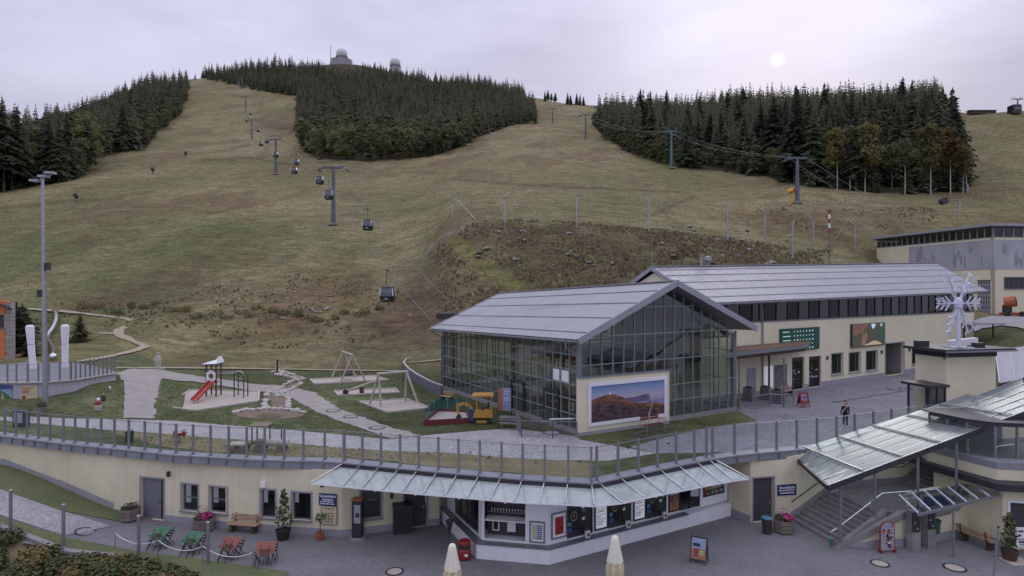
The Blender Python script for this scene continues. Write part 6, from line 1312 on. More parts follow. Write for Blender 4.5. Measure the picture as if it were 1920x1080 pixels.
# ------------------------------------------------------------------ left terrace with wall and rail
TZ = 5.65
tw = [(-40, 719), (0, 718), (45, 718), (88, 717), (140, 713), (180, 706), (205, 702), (217, 700)]
twp = [G(a, b, TZ) for a, b in tw]
LT = thing('terrace_wall', twp[2], 'curved pale grey retaining wall of the left terrace', 'wall')
mat('pale_wall', lin((176, 174, 184)), .9, .06, .8, streak=.12); mb = MB()
for a, b in zip(twp, twp[1:]):
    n = Vector(((b - a).y, -(b - a).x, 0)).normalized(); mb.slab([Vector((a.x, a.y, 3.3)), Vector((b.x, b.y, 3.3)), b, a], -n * .35)
mb.build('wall', MATS['pale_wall'], LT); mb = MB()
for a, b in zip(twp, twp[1:]): mb.bar(a + Vector((0, 0, .03)), b + Vector((0, 0, .03)), .42, .08)
mb.build('cap', MATS['stone_edge'], LT)
drape('terrace_paving', None, MATS['cobble_grey'], .05, TZ, world=[p for p in twp] + [G(218, 697, TZ), G(150, 682, TZ), G(60, 680, TZ), G(0, 684, TZ), G(-60, 688, TZ)])
LR = thing('terrace_railing', twp[2] + Vector((0, 0, .1)), 'glass railing with slim posts on the curved left terrace wall', 'railing')
rp_px = [-20, -4, 14, 31, 52, 72, 92, 112, 133, 142, 151, 160, 169, 177, 185, 193, 201, 209, 215]
def tw_pt(px): y = np.interp(px, [p[0] for p in tw], [p[1] for p in tw]); return G(px, y, TZ) + Vector((0, 0, .06))
rpp = [tw_pt(p) for p in rp_px]
for i, p in enumerate(rpp): MB().box(p + Vector((0, 0, .72)), (.09 if i % 4 else .13, .09, 1.44)).build('post', MATS['grey_metal'], LR)
for a, b in zip(rpp, rpp[1:]):
    g = MB().quad(a + Vector((0, 0, .08)), b + Vector((0, 0, .08)), b + Vector((0, 0, 1.35)), a + Vector((0, 0, 1.35))).build('glass_pane', MATS['rail_glass'], LR); MB().bar(a + Vector((0, 0, 1.37)), b + Vector((0, 0, 1.37)), .03).build('top_rail', MATS['steel'], g)
lw_ = Wall(twp[1], twp[2] - twp[1])
t, L0, L1, z0, z1 = sign('map_poster', lw_, -30, 722, 24, 761, MATS['p_sky'], 'panorama map poster of a green mountain on the left terrace wall', 'poster', .04, .02)
for pts_, m_ in (([(0, .3), (.3, .62), (.55, .78), (.8, .6), (1, .35), (1, .2), (0, .2)], 'p_green'), ([(0, 0), (1, 0), (1, .18), (0, .18)], 'p_grey'), ([(0, .8), (1, .8), (1, 1), (0, 1)], 'p_blue'), ([(.4, .3), (.5, .7), (.56, .7), (.55, .3)], 'p_sand'), ([(.6, .3), (.64, .62), (.68, .6), (.75, .3)], 'p_sand')): MB().add([lw_.pt(L0 + (L1 - L0) * x, z0 + (z1 - z0) * y, .064 + .002 * (m_ == 'p_sand')) for x, y in pts_], [tuple(range(len(pts_)))]).build('print', MATS[m_], t)
t, L0, L1, z0, z1 = sign('notice_board', Wall(twp[2], twp[3] - twp[2]), 39, 724, 71, 750, MATS['map_cream'], 'cream notice board with red heading on the left terrace wall', 'sign', .05, .02)
lw2 = Wall(twp[2], twp[3] - twp[2]); bars_text(t, lw2, L0 + .1, L1 - .25, (z1 - .15,), MATS['p_red'], .075, .07, .02, 3); bars_text(t, lw2, L0 + .1, L0 + .75, (z1 - .3,), MATS['p_red'], .075, .07, .02, 4); bars_text(t, lw2, L0 + .1, L0 + .6, (z1 - .45,), MATS['p_red'], .075, .12, .02, 5); bars_text(t, lw2, L0 + .1, L0 + .9, (z1 - .6, z1 - .68), MATS['p_grey'], .075, .03, .1, 6)
c = lw2.pt(L0 + .25, z0 + .2, .076); MB().add([c + lw2.d * .14 * math.cos(a) + Vector((0, 0, .14 * math.sin(a))) for a in np.linspace(0, 6.1, 16)], [tuple(range(16))]).build('round_emblem', MATS['p_red'], t)
# orange timber and stone house at the left edge
HO = thing('orange_house', P(-10, 690, 63), 'corner of an orange rendered house with stone quoins at the terrace', 'house'); mat('orange_render', lin((206, 122, 74)), .9, .06, 1); mat('rubble', lin((150, 146, 142)), .95, .25, 3, fine=.2)
hq = Vector((-51.5, 63, 0)); hw = Wall(hq, (-1, .06)); hw.d = Vector((-1, .0, 0)); hw.n = Vector((0, -1, 0)); mb = MB(); wy = prects(hw, [(-14, 590, 8, 615)])[0]
opening_wall(mb, hw, .6, 12, 5.2, 11.6, [(min(wy[0], wy[1]), max(wy[0], wy[1]), wy[2], wy[3]), (1.2, 3.4, 5.8, 8.0)], .3); mb.build('wall', MATS['orange_render'], HO)
window(HO, hw, min(wy[0], wy[1]), max(wy[0], wy[1]), wy[2], wy[3], fm='dark_wood', surround=.14, sm='wood'); window(HO, hw, 1.2, 3.4, 5.8, 8.0, fm='white', surround=0)
r = random.Random(6); z = 5.2; k = 0
while z < 11.4:
    hh = r.uniform(.28, .45); a = 0 if k % 2 else .0; wd = .62 if k % 2 else .5; MB().slab([hq + Vector((0, -.02, z)), hq + Vector((-wd, -.02, z)), hq + Vector((-wd, .6, z)), hq + Vector((0, .6, z))], (0, 0, hh - .02)).build('quoin_stone', MATS['rubble'], HO); z += hh; k += 1
MB().slab([hq + Vector((-.45, 0.6, 5.2)), hq + Vector((-8.5, 9, 5.2)), hq + Vector((-8.5, 9, 11.6)), hq + Vector((-.45, .6, 11.6))], (-.3, 0, 0)).build('side_wall', MATS['orange_render'], HO)
MB().slab([hq + Vector((.7, -.7, 10.75)), hq + Vector((-8.2, 9.5, 10.75)), hq + Vector((-15, 9.5, 13.6)), hq + Vector((-7, -.7, 13.6))], (0, 0, .2)).build('roof', MATS['dark_wood'], HO)

# low curved ramp wall left of the hall
rwp = [G(828, 676), G(790, 681), G(762, 686), G(757, 694), G(766, 706), G(782, 718), G(804, 731), G(829, 742)]; RMP = thing('ramp_wall', rwp[3], 'low curved grey ramp wall with pale rim beside the glass hall', 'wall'); mb = MB(); m2 = MB()
for a, b in zip(rwp, rwp[1:]): mb.slab([a, b, b + Vector((0, 0, .85)), a + Vector((0, 0, .85))], Vector(((b - a).y, -(b - a).x, 0)).normalized() * .14); m2.bar(a + Vector((0, 0, .89)), b + Vector((0, 0, .89)), .2, .07)
mb.build('wall', MATS['frame_grey'], RMP); m2.build('rim', MATS['stone_edge'], RMP)
# ------------------------------------------------------------------ playground
V3 = lambda x, y, z: Vector((x, y, z))
mat('slide_red', lin((164, 58, 54)), .4, .08, 3); mat('log', lin((176, 170, 160)), .8, .18, 3, fine=.12); mat('tyre', (.025, .025, .027), .8, .2, 6); mat('yellow_paint', lin((178, 136, 58)), .5, .12, 3); mat('board_green', lin((60, 104, 84)), .7, .15, 2); mat('maroon', lin((100, 42, 48)), .7, .12, 2); mat('navy_play', lin((48, 66, 110)), .6, .1, 3)
bx = G(396, 744); PT = thing('play_tower', bx, 'playground climbing tower with red slide and white pointed roof', 'play tower')
for dx, dy in ((-.42, 0), (.42, 0), (-.42, .9), (.42, .9)): MB().box(bx + V3(dx, dy, 1.42), (.1, .1, 2.84)).build('post', MATS['dark_wood'], PT)
MB().box(bx + V3(0, .45, 1.25), (.94, 1.0, .08)).build('platform', MATS['wood'], PT)
pan = MB(); n = 20; c0 = bx + V3(0, -.07, 1.78)
out = [(-.4, -.5), (.4, -.5), (.4, .3), (.2, .42), (0, .56), (-.2, .42), (-.4, .3)]
oo = []
for i in range(n):
    a = 6.283 * i / n; ca, sa = math.cos(a), math.sin(a); t_ = 9
    for (x0, z0), (x1, z1) in zip(out, out[1:] + out[:1]):
        den = ca * (z1 - z0) - sa * (x1 - x0)
        if abs(den) < 1e-9: continue
        s_ = (x0 * (z1 - z0) - z0 * (x1 - x0)) / den; u_ = (x0 * sa - z0 * ca) / den
        if s_ > 0 and -.001 <= u_ <= 1.001: t_ = min(t_, s_)
    oo.append((ca * t_, sa * t_))
for i in range(n):
    j = (i + 1) % n; a0, a1 = 6.283 * i / n, 6.283 * j / n
    pan.slab([c0 + V3(.24 * math.cos(a0), 0, .24 * math.sin(a0)), c0 + V3(.24 * math.cos(a1), 0, .24 * math.sin(a1)), c0 + V3(oo[j][0], 0, oo[j][1]), c0 + V3(oo[i][0], 0, oo[i][1])], (0, .05, 0))
pan.build('panel', MATS['white_render'], PT)
rf_ = bx + V3(0, .45, 2.84); MB().add([rf_ + V3(*p) for p in ((-.75, -.7, 0), (.62, -.7, .04), (.62, .7, .04), (-.75, .7, 0), (.3, -.25, .34), (.55, -.3, .62), (.55, .3, .62), (.3, .25, .34))], [(0, 1, 4), (1, 5, 4), (1, 2, 6, 5), (2, 3, 7), (2, 7, 6), (3, 0, 4, 7), (4, 5, 6, 7), (3, 2, 1, 0)]).build('roof', MATS['white'], PT)
MB().box(rf_ + V3(-.05, 0, -.03), (1.4, 1.44, .07)).build('roof_edge', MATS['navy_play'], PT)
sa, sb = bx + V3(.12, -.08, 1.3), G(364, 757) + V3(0, 0, .22); d = (sb - sa); nrm_ = V3(d.y, -d.x, 0).normalized(); pth = [sa, sa.lerp(sb, .12) + V3(0, 0, -.02), sa.lerp(sb, .86) + V3(0, 0, -.02), sb + V3(0, 0, .02)]
sl = MB()
for a, b in zip(pth, pth[1:]): sl.slab([a + nrm_ * .24, b + nrm_ * .24, b - nrm_ * .24, a - nrm_ * .24], (0, 0, .04)); sl.slab([a + nrm_ * .24, b + nrm_ * .24, b + nrm_ * .28, a + nrm_ * .28], (0, 0, .2)); sl.slab([a - nrm_ * .24, b - nrm_ * .24, b - nrm_ * .28, a - nrm_ * .28], (0, 0, .2))
sl.build('slide', MATS['slide_red'], PT); MB().tube(sb + V3(0, 0, -.0), V3(sb.x, sb.y, PLAT), .04).build('slide_foot', MATS['grey_metal'], PT)
p439, p457 = G(439, 745), G(457, 747)
for q, h in ((p439, 2.1), (p457, 1.9)): 
    for dy in (0, .8): MB().tube(q + V3(0, dy, 0), q + V3(0, dy, h), .05).build('ladder_post', MATS['dark_metal'], PT)
for k in range(4): MB().tube(p439 + V3(0, 0, .4 + k * .42), p457 + V3(0, 0, .4 + k * .42), .022).build('rung', MATS['steel'], PT)
MB().path([p457 + V3(0, 0, 1.8), p457 + V3(-.05, 0, 2.15), p457 + V3(-.3, 0, 2.35), p457 + V3(-.55, 0, 2.3)], .03).build('grab_bar', MATS['chrome'], PT)
for dy in (0, .8): MB().tube(bx + V3(.42, dy, 2.05), p439 + V3(0, dy, 2.05), .04).build('overhead_bar', MATS['steel'], PT)
def aframe_swing(name, la, lb, a_l, a_r, b_l, b_r, h, label, beam_r=.11):
    t = thing(name, (G(*a_l) + G(*b_r)) / 2, label, 'swing'); A = (G(*a_l) + G(*a_r)) / 2 + V3(0, 0, h); B = (G(*b_l) + G(*b_r)) / 2 + V3(0, 0, h)
    A.x, B.x = la * A.y, lb * B.y
    dd = (B - A).normalized(); MB().tube(A - dd * .15, B + dd * .15, beam_r).build('beam', MATS['log'], t)
    for top, q in ((A, a_l), (A, a_r), (B, b_l), (B, b_r)): g_ = G(*q); MB().tube(g_, top + (top - g_).normalized() * .1, .09).build('leg', MATS['log'], t)
    return t, A, B
u = lambda px: (px - CX) / F_PX
t, A, B = aframe_swing('basket_swing', u(643), u(661), (621, 710), (668, 708), (638, 719), (686, 716), 2.75, 'log swing frame with a round nest basket behind the seesaw')
m_ = A.lerp(B, .5); bc = V3(m_.x, m_.y, PLAT + .6); mb = MB()
for i in range(20):
    a0, a1 = 6.283 * i / 20, 6.283 * (i + 1) / 20; mb.tube(bc + V3(.55 * math.cos(a0), .55 * math.sin(a0), 0), bc + V3(.55 * math.cos(a1), .55 * math.sin(a1), 0), .05, n=6)
mb.add([bc + V3(.54 * math.cos(6.283 * i / 20), .54 * math.sin(6.283 * i / 20), -.04) for i in range(20)], [tuple(range(20))]); mb.build('basket', MATS['near_black'], t)
for s in (-1, 1):
    for k in (-1, 1): MB().tube(A.lerp(B, .5 + .35 * s), bc + V3(.4 * s, .4 * k, 0), .018, n=5).build('rope', MATS['maroon'], t)
t, A, B = aframe_swing('double_swing', u(710), u(762), (693, 759), (714, 763), (760, 753), (784, 757), 2.55, 'log swing with bare beam standing on its own sand patch')
dd = (B - A).normalized()
for k in (.32, .68):
    c = A.lerp(B, k); s_ = V3(c.x, c.y, PLAT + .5); MB().box(s_, (.5, .2, .05), math.atan2(dd.y, dd.x)).build('seat', MATS['near_black'], t)
    for e in (-.22, .22): MB().tube(c + dd * e, s_ + dd * e, .012, n=4).build('chain', MATS['steel'], t)
a, b = G(648, 741) + V3(0, 0, .35), G(708, 737) + V3(0, 0, 1.15); t = thing('seesaw', G(680, 737), 'log seesaw with tyres at its ends, one end raised', 'seesaw'); MB().tube(a, b, .1).build('beam', MATS['log'], t); c = a.lerp(b, .5); MB().box(V3(c.x, c.y, PLAT + .3), (.3, .4, .6)).build('pivot', MATS['dark_wood'], t)
for q in (a, b): 
    MB().tube(q + V3(0, -.12, -.1), q + V3(0, .12, -.1), .24, n=12).build('tyre', MATS['tyre'], t)
    MB().tube(q + V3(.1, -.25, .25), q + V3(.1, .25, .25), .03).build('grip', MATS['steel'], t)
# sandbox with toy digger
q0, q1, q2, q3 = G(796, 799), G(880, 794), G(874, 779), G(822, 777)
SB = thing('sandbox', q0, 'sandbox with dark red boards and green mesh side panels', 'sandbox'); MB().add([p + V3(0, 0, .25) for p in (q0, q1, q2, q3)], [(0, 1, 2, 3)]).build('sand', MATS['sand'], SB)
for a, b in ((q0, q1), (q1, q2), (q2, q3), (q3, q0)): MB().bar(a + V3(0, 0, .2), b + V3(0, 0, .2), .08, .4).build('board', MATS['maroon'], SB)
glassmat('mesh_green', (.5, .62, .58), .03, .2, lin((50, 92, 84)), .62)
for a, b in ((q3, q0), (q2, q3)):
    for k in range(3):
        c, d = a.lerp(b, k / 3), a.lerp(b, (k + 1) / 3); MB().box(c + V3(0, 0, .62), (.06, .06, 1.2)).build('post', MATS['p_teal'], SB); MB().quad(c + V3(0, 0, .42), d + V3(0, 0, .42), d + V3(0, 0, 1.15), c + V3(0, 0, 1.15)).build('mesh_panel', MATS['mesh_green'], SB)
ex = G(903, 795); EX = thing('mini_excavator', ex, 'small yellow excavator with canopy beside the sandbox', 'excavator'); Y_ = MATS['yellow_paint']
for dy in (-.1, .75):
    mb = MB(); pr = [(-.62, .16), (-.5, .03), (.5, .03), (.62, .16), (.5, .32), (-.5, .32)]; mb.slab([ex + V3(x, dy, z) for x, z in pr], (0, .26, 0)); mb.build('track', MATS['tyre'], EX); MB().slab([ex + V3(x * .7, dy - .012, z) for x, z in ((-.5, .08), (.5, .08), (.5, .27), (-.5, .27))], (0, .01, 0)).build('track_cover', Y_, EX)
MB().slab([ex + V3(x, -.05, z) for x, z in ((-.55, .42), (.72, .42), (.78, .6), (.72, 1.02), (.15, 1.02), (.05, .84), (-.45, .86), (-.58, .66))], (0, .95, 0)).build('body', Y_, EX)
MB().box(ex + V3(.45, .42, 1.15), (.12, .5, .5)).box(ex + V3(.2, .42, 1.0), (.45, .5, .12)).build('seat', MATS['black'], EX)
for dx, dy in ((-.35, 0), (-.35, .85), (.66, 0), (.66, .85)): MB().box(ex + V3(dx, dy, 1.42), (.05, .05, 1.0)).build('canopy_post', Y_, EX)
MB().slab([ex + V3(x, -.2, z) for x, z in ((-.7, 1.9), (.85, 1.92), (.8, 2.02), (-.6, 2.0))], (0, 1.25, 0)).build('canopy', Y_, EX)
bm_ = [ex + V3(-.55, .3, .7), ex + V3(-.85, .3, 1.2), ex + V3(-1.25, .3, 1.36), ex + V3(-1.72, .3, 1.22)]
for a, b in zip(bm_, bm_[1:]): MB().bar(a, b, .14, .2).build('boom', Y_, EX)
MB().bar(bm_[-1], ex + V3(-1.62, .3, .55), .12, .16).build('dipper', Y_, EX); MB().slab([ex + V3(x, .12, z) for x, z in ((-1.7, .6), (-1.5, .58), (-1.42, .38), (-1.6, .3), (-1.82, .36))], (0, .36, 0)).build('bucket', MATS['dark_metal'], EX)
MB().box(ex + V3(-.72, .2, .62), (.3, .4, .75)).build('swing_post', MATS['navy_play'], EX)
def bench(q, rz, label, L=1.9, m='wood', legm='dark_wood', slats=3, group=None):
    t = thing('bench', q, label, 'bench', group); c, s = math.cos(rz), math.sin(rz); X = V3(c, s, 0); Yb = V3(-s, c, 0)
    for k in range(slats): MB().box(q + Yb * (-.18 + k * .16) + V3(0, 0, .45), (L, .13, .05), rz).build('seat_slat', MATS[m], t)
    for k in range(2): MB().box(q + Yb * (.28 + .03 * k) + V3(0, 0, .62 + k * .17), (L, .05, .13), rz).build('back_slat', MATS[m], t)
    for e in (-1, 1):
        MB().box(q + X * e * L * .36 + V3(0, 0, .21), (.16, .36, .42), rz).build('leg', MATS[legm], t); MB().bar(q + X * e * L * .36 + Yb * .22 + V3(0, 0, .3), q + X * e * L * .36 + Yb * .34 + V3(0, 0, .9), .06, .06).build('back_support', MATS[legm], t)
    return t
bench(G(838, 753), -.5, 'wooden bench against the foot of the glass hall', 1.1)
q = G(946, 778); t = thing('roll_up_banner', q, 'orange and lilac upright banner before the glass hall', 'banner'); w = Wall(q, (.95, -.25)); w.box(MB(), -.5, .5, PLAT + .35, PLAT + 2.0, 0, .04).build('cloth', MATS['p_lav'], t); w.box(MB(), -.5, -.15, PLAT + .35, PLAT + 2.0, .041, .046).build('stripe', MATS['p_orange'], t)
for e in (-.52, .52): MB().box(w.pt(e, PLAT + 1.0, .02), (.05, .05, 2.05)).build('pole', MATS['dark_metal'], t)
bars_text(t, w, -.05, .42, [PLAT + 1.75, PLAT + 1.6, PLAT + 1.3, PLAT + 1.2, PLAT + 1.1], MATS['white'], .042, .05, .2, 3)
# picnic set and barriers at the hall corner
q = G(955, 806); t = thing('picnic_table', q, 'small steel framed picnic table with benches by the barrier', 'table')
MB().box(q + V3(0, .5, .75), (1.3, .6, .05), -.25).build('table_top', MATS['steel'], t)
for dy in (0, 1.0): MB().box(q + V3(-.05, dy, .45), (1.3, .25, .05), -.25).build('seat', MATS['steel'], t)
for dx in (-.5, .5):
    for dy in (.0, 1.0): MB().tube(q + V3(dx, dy - dx * .25, 0), q + V3(dx, dy - dx * .25, .45), .025).build('leg', MATS['steel'], t)
    MB().tube(q + V3(dx, .5 - dx * .25, 0), q + V3(dx, .5 - dx * .25, .75), .03).build('leg', MATS['steel'], t)
def barrier(a, b, label, h=1.05, m='grey_metal', name='barrier_fence', n=None, grp=None):
    t = thing(name, a, label, 'fence', grp); l = (b - a).length; n = n or int(l / .13)
    for z in (h, .14): MB().tube(a + V3(0, 0, z), b + V3(0, 0, z), .025, n=6).build('rail', MATS[m], t)
    for q in (a, b): MB().tube(q, q + V3(0, 0, h + .04), .035).build('post', MATS[m], t)
    mb = MB()
    for k in range(1, n): p = a.lerp(b, k / n); mb.tube(p + V3(0, 0, .14), p + V3(0, 0, h), .012, n=4, cap=False)
    mb.build('bars', MATS[m], t)['kind'] = 'stuff'; return t
barrier(G(968, 806), G(978, 820), 'short section of grey bar fence at the picnic table'); barrier(G(978, 820), G(1036, 822), 'grey bar fence facing the cobbled walk, left length'); barrier(G(1036, 822), G(1082, 822), 'grey bar fence facing the cobbled walk, ending at the picture wall'); barrier(G(968, 804), G(1030, 796), 'grey bar fence section behind the picnic table near the hall doors')
q = G(1086, 812); t = thing('barrier_gate', q, 'white barrier arm on a dark post beside the picture wall', 'barrier'); MB().box(q + V3(-.05, 0, .5), (.25, .25, 1.0)).build('post', MATS['near_black'], t); MB().bar(q + V3(-.1, 0, .95), P(1030, 786, q.y + .2), .06, .08).build('arm', MATS['white'], t)
q = G(1071, 800) ; t = thing('notice_stand', q, 'small white notice on a pole before the hall corner', 'sign'); MB().tube(q, q + V3(0, 0, 1.9), .025).build('pole', MATS['steel'], t); MB().box(q + V3(0, -.03, 1.35), (.42, .02, .55)).build('board', MATS['white'], t); MB().box(q + V3(0, -.045, 1.35), (.16, .01, .22)).build('print', MATS['p_grey'], t)
# old chairlift seat on display
q = G(1225, 814); t = thing('old_chairlift_chair', q, 'old double chairlift chair with red brown slats displayed on a metal base', 'chairlift seat'); Xd = V3(.86, .5, 0); Yd = V3(-.5, .86, 0)
fr = MB(); 
for e in (-1, 1): fr.bar(q - Xd * 1.1 + Yd * .6 * e + V3(0, 0, .05), q + Xd * 1.1 + Yd * .6 * e + V3(0, 0, .05), .06); fr.bar(q + Xd * 1.1 * e - Yd * .6 + V3(0, 0, .05), q + Xd * 1.1 * e + Yd * .6 + V3(0, 0, .05), .06)
fr.build('base', MATS['steel'], t)
for e in (-.42, .42):
    for k in range(3): MB().box(q + Xd * e + Yd * (-.15 + .16 * k) + V3(0, 0, .62), (.7, .13, .04), .53).build('seat_slat', MATS['maroon'], t)
    for k in range(2): MB().box(q + Xd * e + Yd * .38 + V3(0, 0, .95 + .16 * k), (.7, .04, .13), .53).build('back_slat', MATS['maroon'], t)
    MB().path([q + Xd * e * 1.9 + Yd * -.3 + V3(0, 0, .08), q + Xd * e * 1.9 + Yd * -.25 + V3(0, 0, .85), q + Xd * e * 1.9 + Yd * .3 + V3(0, 0, .95), q + Xd * e * 1.9 + Yd * .4 + V3(0, 0, .5)], .025).build('arm_rest', MATS['steel'], t)
MB().path([q + Yd * .4 + V3(0, 0, .5), q + Yd * .4 + V3(0, 0, 1.2), q + Yd * .2 + Xd * .2 + V3(0, 0, 2.2), q + Xd * .35 + V3(0, 0, 2.7)], .045).build('hanger', MATS['log'], t)
# statue, little figures, rides
q = G(296, 691); q = TG(296, 691); t = thing('stone_statue', q, 'pale standing figure statue on a flat slab by the path', 'statue'); MB().lathe(q, [(.34, 0), (.30, .25), (.34, .5), (.36, .9), (.30, 1.2), (.22, 1.32), (.09, 1.38), (.1, 1.42), (.16, 1.52), (.15, 1.66), (.06, 1.74)], 12, 1, .7).build('figure', MATS['stone_edge'], t)
for s in (-1, 1): MB().path([q + V3(.26 * s, 0, 1.24), q + V3(.38 * s, -.05, .95), q + V3(.25 * s, -.22, .8)], .07).build('arm', MATS['stone_edge'], t)
MB().box(q + V3(-.5, -.1, .02), (2.4, .6, .14)).build('slab', MATS['stone_edge'], t)
def figure(px, py, h, cols, label):
    q = TG(px, py); t = thing('garden_figure', q, label, 'figure'); MB().lathe(q, [(h * .22, 0), (h * .25, h * .2), (h * .2, h * .5)], 10).build('base', MATS[cols[0]], t); MB().lathe(q + V3(0, 0, h * .5), [(h * .24, 0), (h * .26, h * .12), (h * .14, h * .28)], 10).build('body', MATS[cols[1]], t); MB().lathe(q + V3(0, 0, h * .76), [(h * .05, 0), (h * .12, h * .08), (h * .1, h * .18), (.01, h * .26)], 10).build('head', MATS[cols[2]], t)
figure(184, 770, .95, ('stone_edge', 'red_paint', 'white'), 'small red and white painted figure on the grass below the terrace wall'); figure(194, 752, .6, ('near_black', 'near_black', 'stone_edge'), 'small dark figure on the grass below the terrace wall'); figure(206, 732, .35, ('stone_edge', 'white', 'white'), 'tiny white stone figure on the grass below the terrace wall')
q = G(337, 830); t = thing('spring_rider', q, 'small red spring rider on the lawn behind the railing', 'spring rider'); MB().path([q + V3(.06 * math.cos(k * 1.3), .06 * math.sin(k * 1.3), .03 * k) for k in range(14)], .02).build('spring', MATS['black'], t); MB().slab([q + V3(x, -.08, z) for x, z in ((-.35, .42), (.3, .42), (.4, .62), (.25, .72), (.12, .58), (-.2, .58), (-.38, .7))], (0, .16, 0)).build('seat', MATS['red_paint'], t); MB().tube(q + V3(.2, -.25, .75), q + V3(.2, .25, .75), .02).build('handle', MATS['black'], t)
q = G(505, 846); t = thing('wooden_tractor', q, 'wooden play tractor with open roof and a log trailer behind the railing', 'play vehicle')
for dx, r_ in ((-.45, .3), (.75, .22)):
    for dy in (-.35, .35): MB().tube(q + V3(dx, dy - .06, r_), q + V3(dx, dy + .06, r_), r_, n=14).build('wheel', MATS['old_wood'], t)
MB().tube(q + V3(-.2, 0, .5), q + V3(1.1, 0, .5), .2, n=12).build('hood', MATS['log'], t); MB().tube(q + V3(.7, 0, .6), q + V3(.7, 0, 1.25), .04).build('exhaust', MATS['dark_wood'], t); MB().box(q + V3(-.55, 0, .6), (.5, .6, .1)).build('seat', MATS['old_wood'], t)
for dx in (-.85, -.1):
    for dy in (-.35, .35): MB().box(q + V3(dx, dy, .95), (.06, .06, 1.1)).build('roof_post', MATS['dark_wood'], t)
MB().box(q + V3(-.48, 0, 1.52), (1.05, .95, .07)).build('roof', MATS['old_wood'], t); MB().box(q + V3(-1.05, 0, .45), (.5, .05, .06)).build('drawbar', MATS['old_wood'], t)
for k in range(3): MB().tube(q + V3(-2.2, -.2 + .2 * k, .42), q + V3(-1.3, -.2 + .2 * k, .42), .1, n=8).build('log', MATS['log'], t)
for dx in (-2.05, -1.45):
    for dy in (-.4, .4): MB().tube(q + V3(dx, dy - .05, .2), q + V3(dx, dy + .05, .2), .2, n=12).build('wheel', MATS['old_wood'], t)
q = G(243, 829); t = thing('litter_bin', q, 'small dark litter bin on the lawn behind the railing', 'bin'); MB().lathe(q, [(.2, 0), (.24, .6), (.26, .62), (.26, .66), (.2, .66), (.18, .3)], 12).build('body', MATS['dark_metal'], t); MB().tube(q + V3(0, .25, 0), q + V3(0, .25, .8), .03).build('pole', MATS['steel'], t)
q = G(40, 800); t = thing('display_case', q, 'dark framed display box standing behind the railing', 'box'); MB().box(q + V3(0, 0, .55), (.8, .5, 1.1)).build('body', MATS['dark_metal'], t); MB().box(q + V3(-.02, -.26, .65), (.6, .03, .7)).build('pane', MATS['p_grey'], t)
# stainless tube slide up the bank, carved posts
sp0 = [(104, 580), (106, 592), (105, 604), (98, 618), (90, 628), (89, 638), (96, 650), (101, 660), (99, 672)]
pts_ = [TG(x, y + 6, 50) + V3(0, 0, .45) for x, y in sp0]; fine_ = []
for a, b in zip(pts_, pts_[1:]): fine_ += [a.lerp(b, k / 4) for k in range(4)]
fine_.append(pts_[-1])
for _ in range(3): fine_ = [fine_[0]] + [(fine_[i - 1] + fine_[i] * 2 + fine_[i + 1]) / 4 for i in range(1, len(fine_) - 1)] + [fine_[-1]]
t = thing('tube_slide', pts_[-1], 'long curving stainless slide running down the bank to the terrace', 'slide'); MB().path(fine_, .29, 10).build('tube', MATS['chrome'], t, smooth=True)
a = pts_[0]; 
for dx in (-.45, .45): MB().box(a + V3(dx, 0, .5), (.12, .12, 1.6)).build('portal_post', MATS['wood'], t)
MB().box(a + V3(0, 0, 1.3), (1.05, .14, .12)).build('portal_beam', MATS['wood'], t)
for k in range(2, len(fine_) - 3, 6): MB().tube(fine_[k] - V3(0, 0, .3), fine_[k] - V3(0, 0, 1.2), .05).build('support', MATS['grey_metal'], t)
for px, pyb, h, lab, ln in ((62, 692, 4.0, 'white carved leaning post beside the lamp mast on the terrace', -.3), (122, 690, 4.0, 'white carved upright post right of the slide on the terrace', 0)):
    q = G(px, pyb, TZ); t = thing('carved_post', q, lab, 'post'); MB().path([q, q + V3(ln * .3, 0, 1.2), q + V3(ln * .6, 0, 2.2)], [.26, .26, .28], 8).build('shaft', MATS['white_render'], t); MB().path([q + V3(ln * .6, 0, 2.24), q + V3(ln * .8, 0, 3.0), q + V3(ln, 0, h - .15), q + V3(ln, 0, h)], [.26, .3, .34, .2], 8).build('carved_head', MATS['white_render'], t)
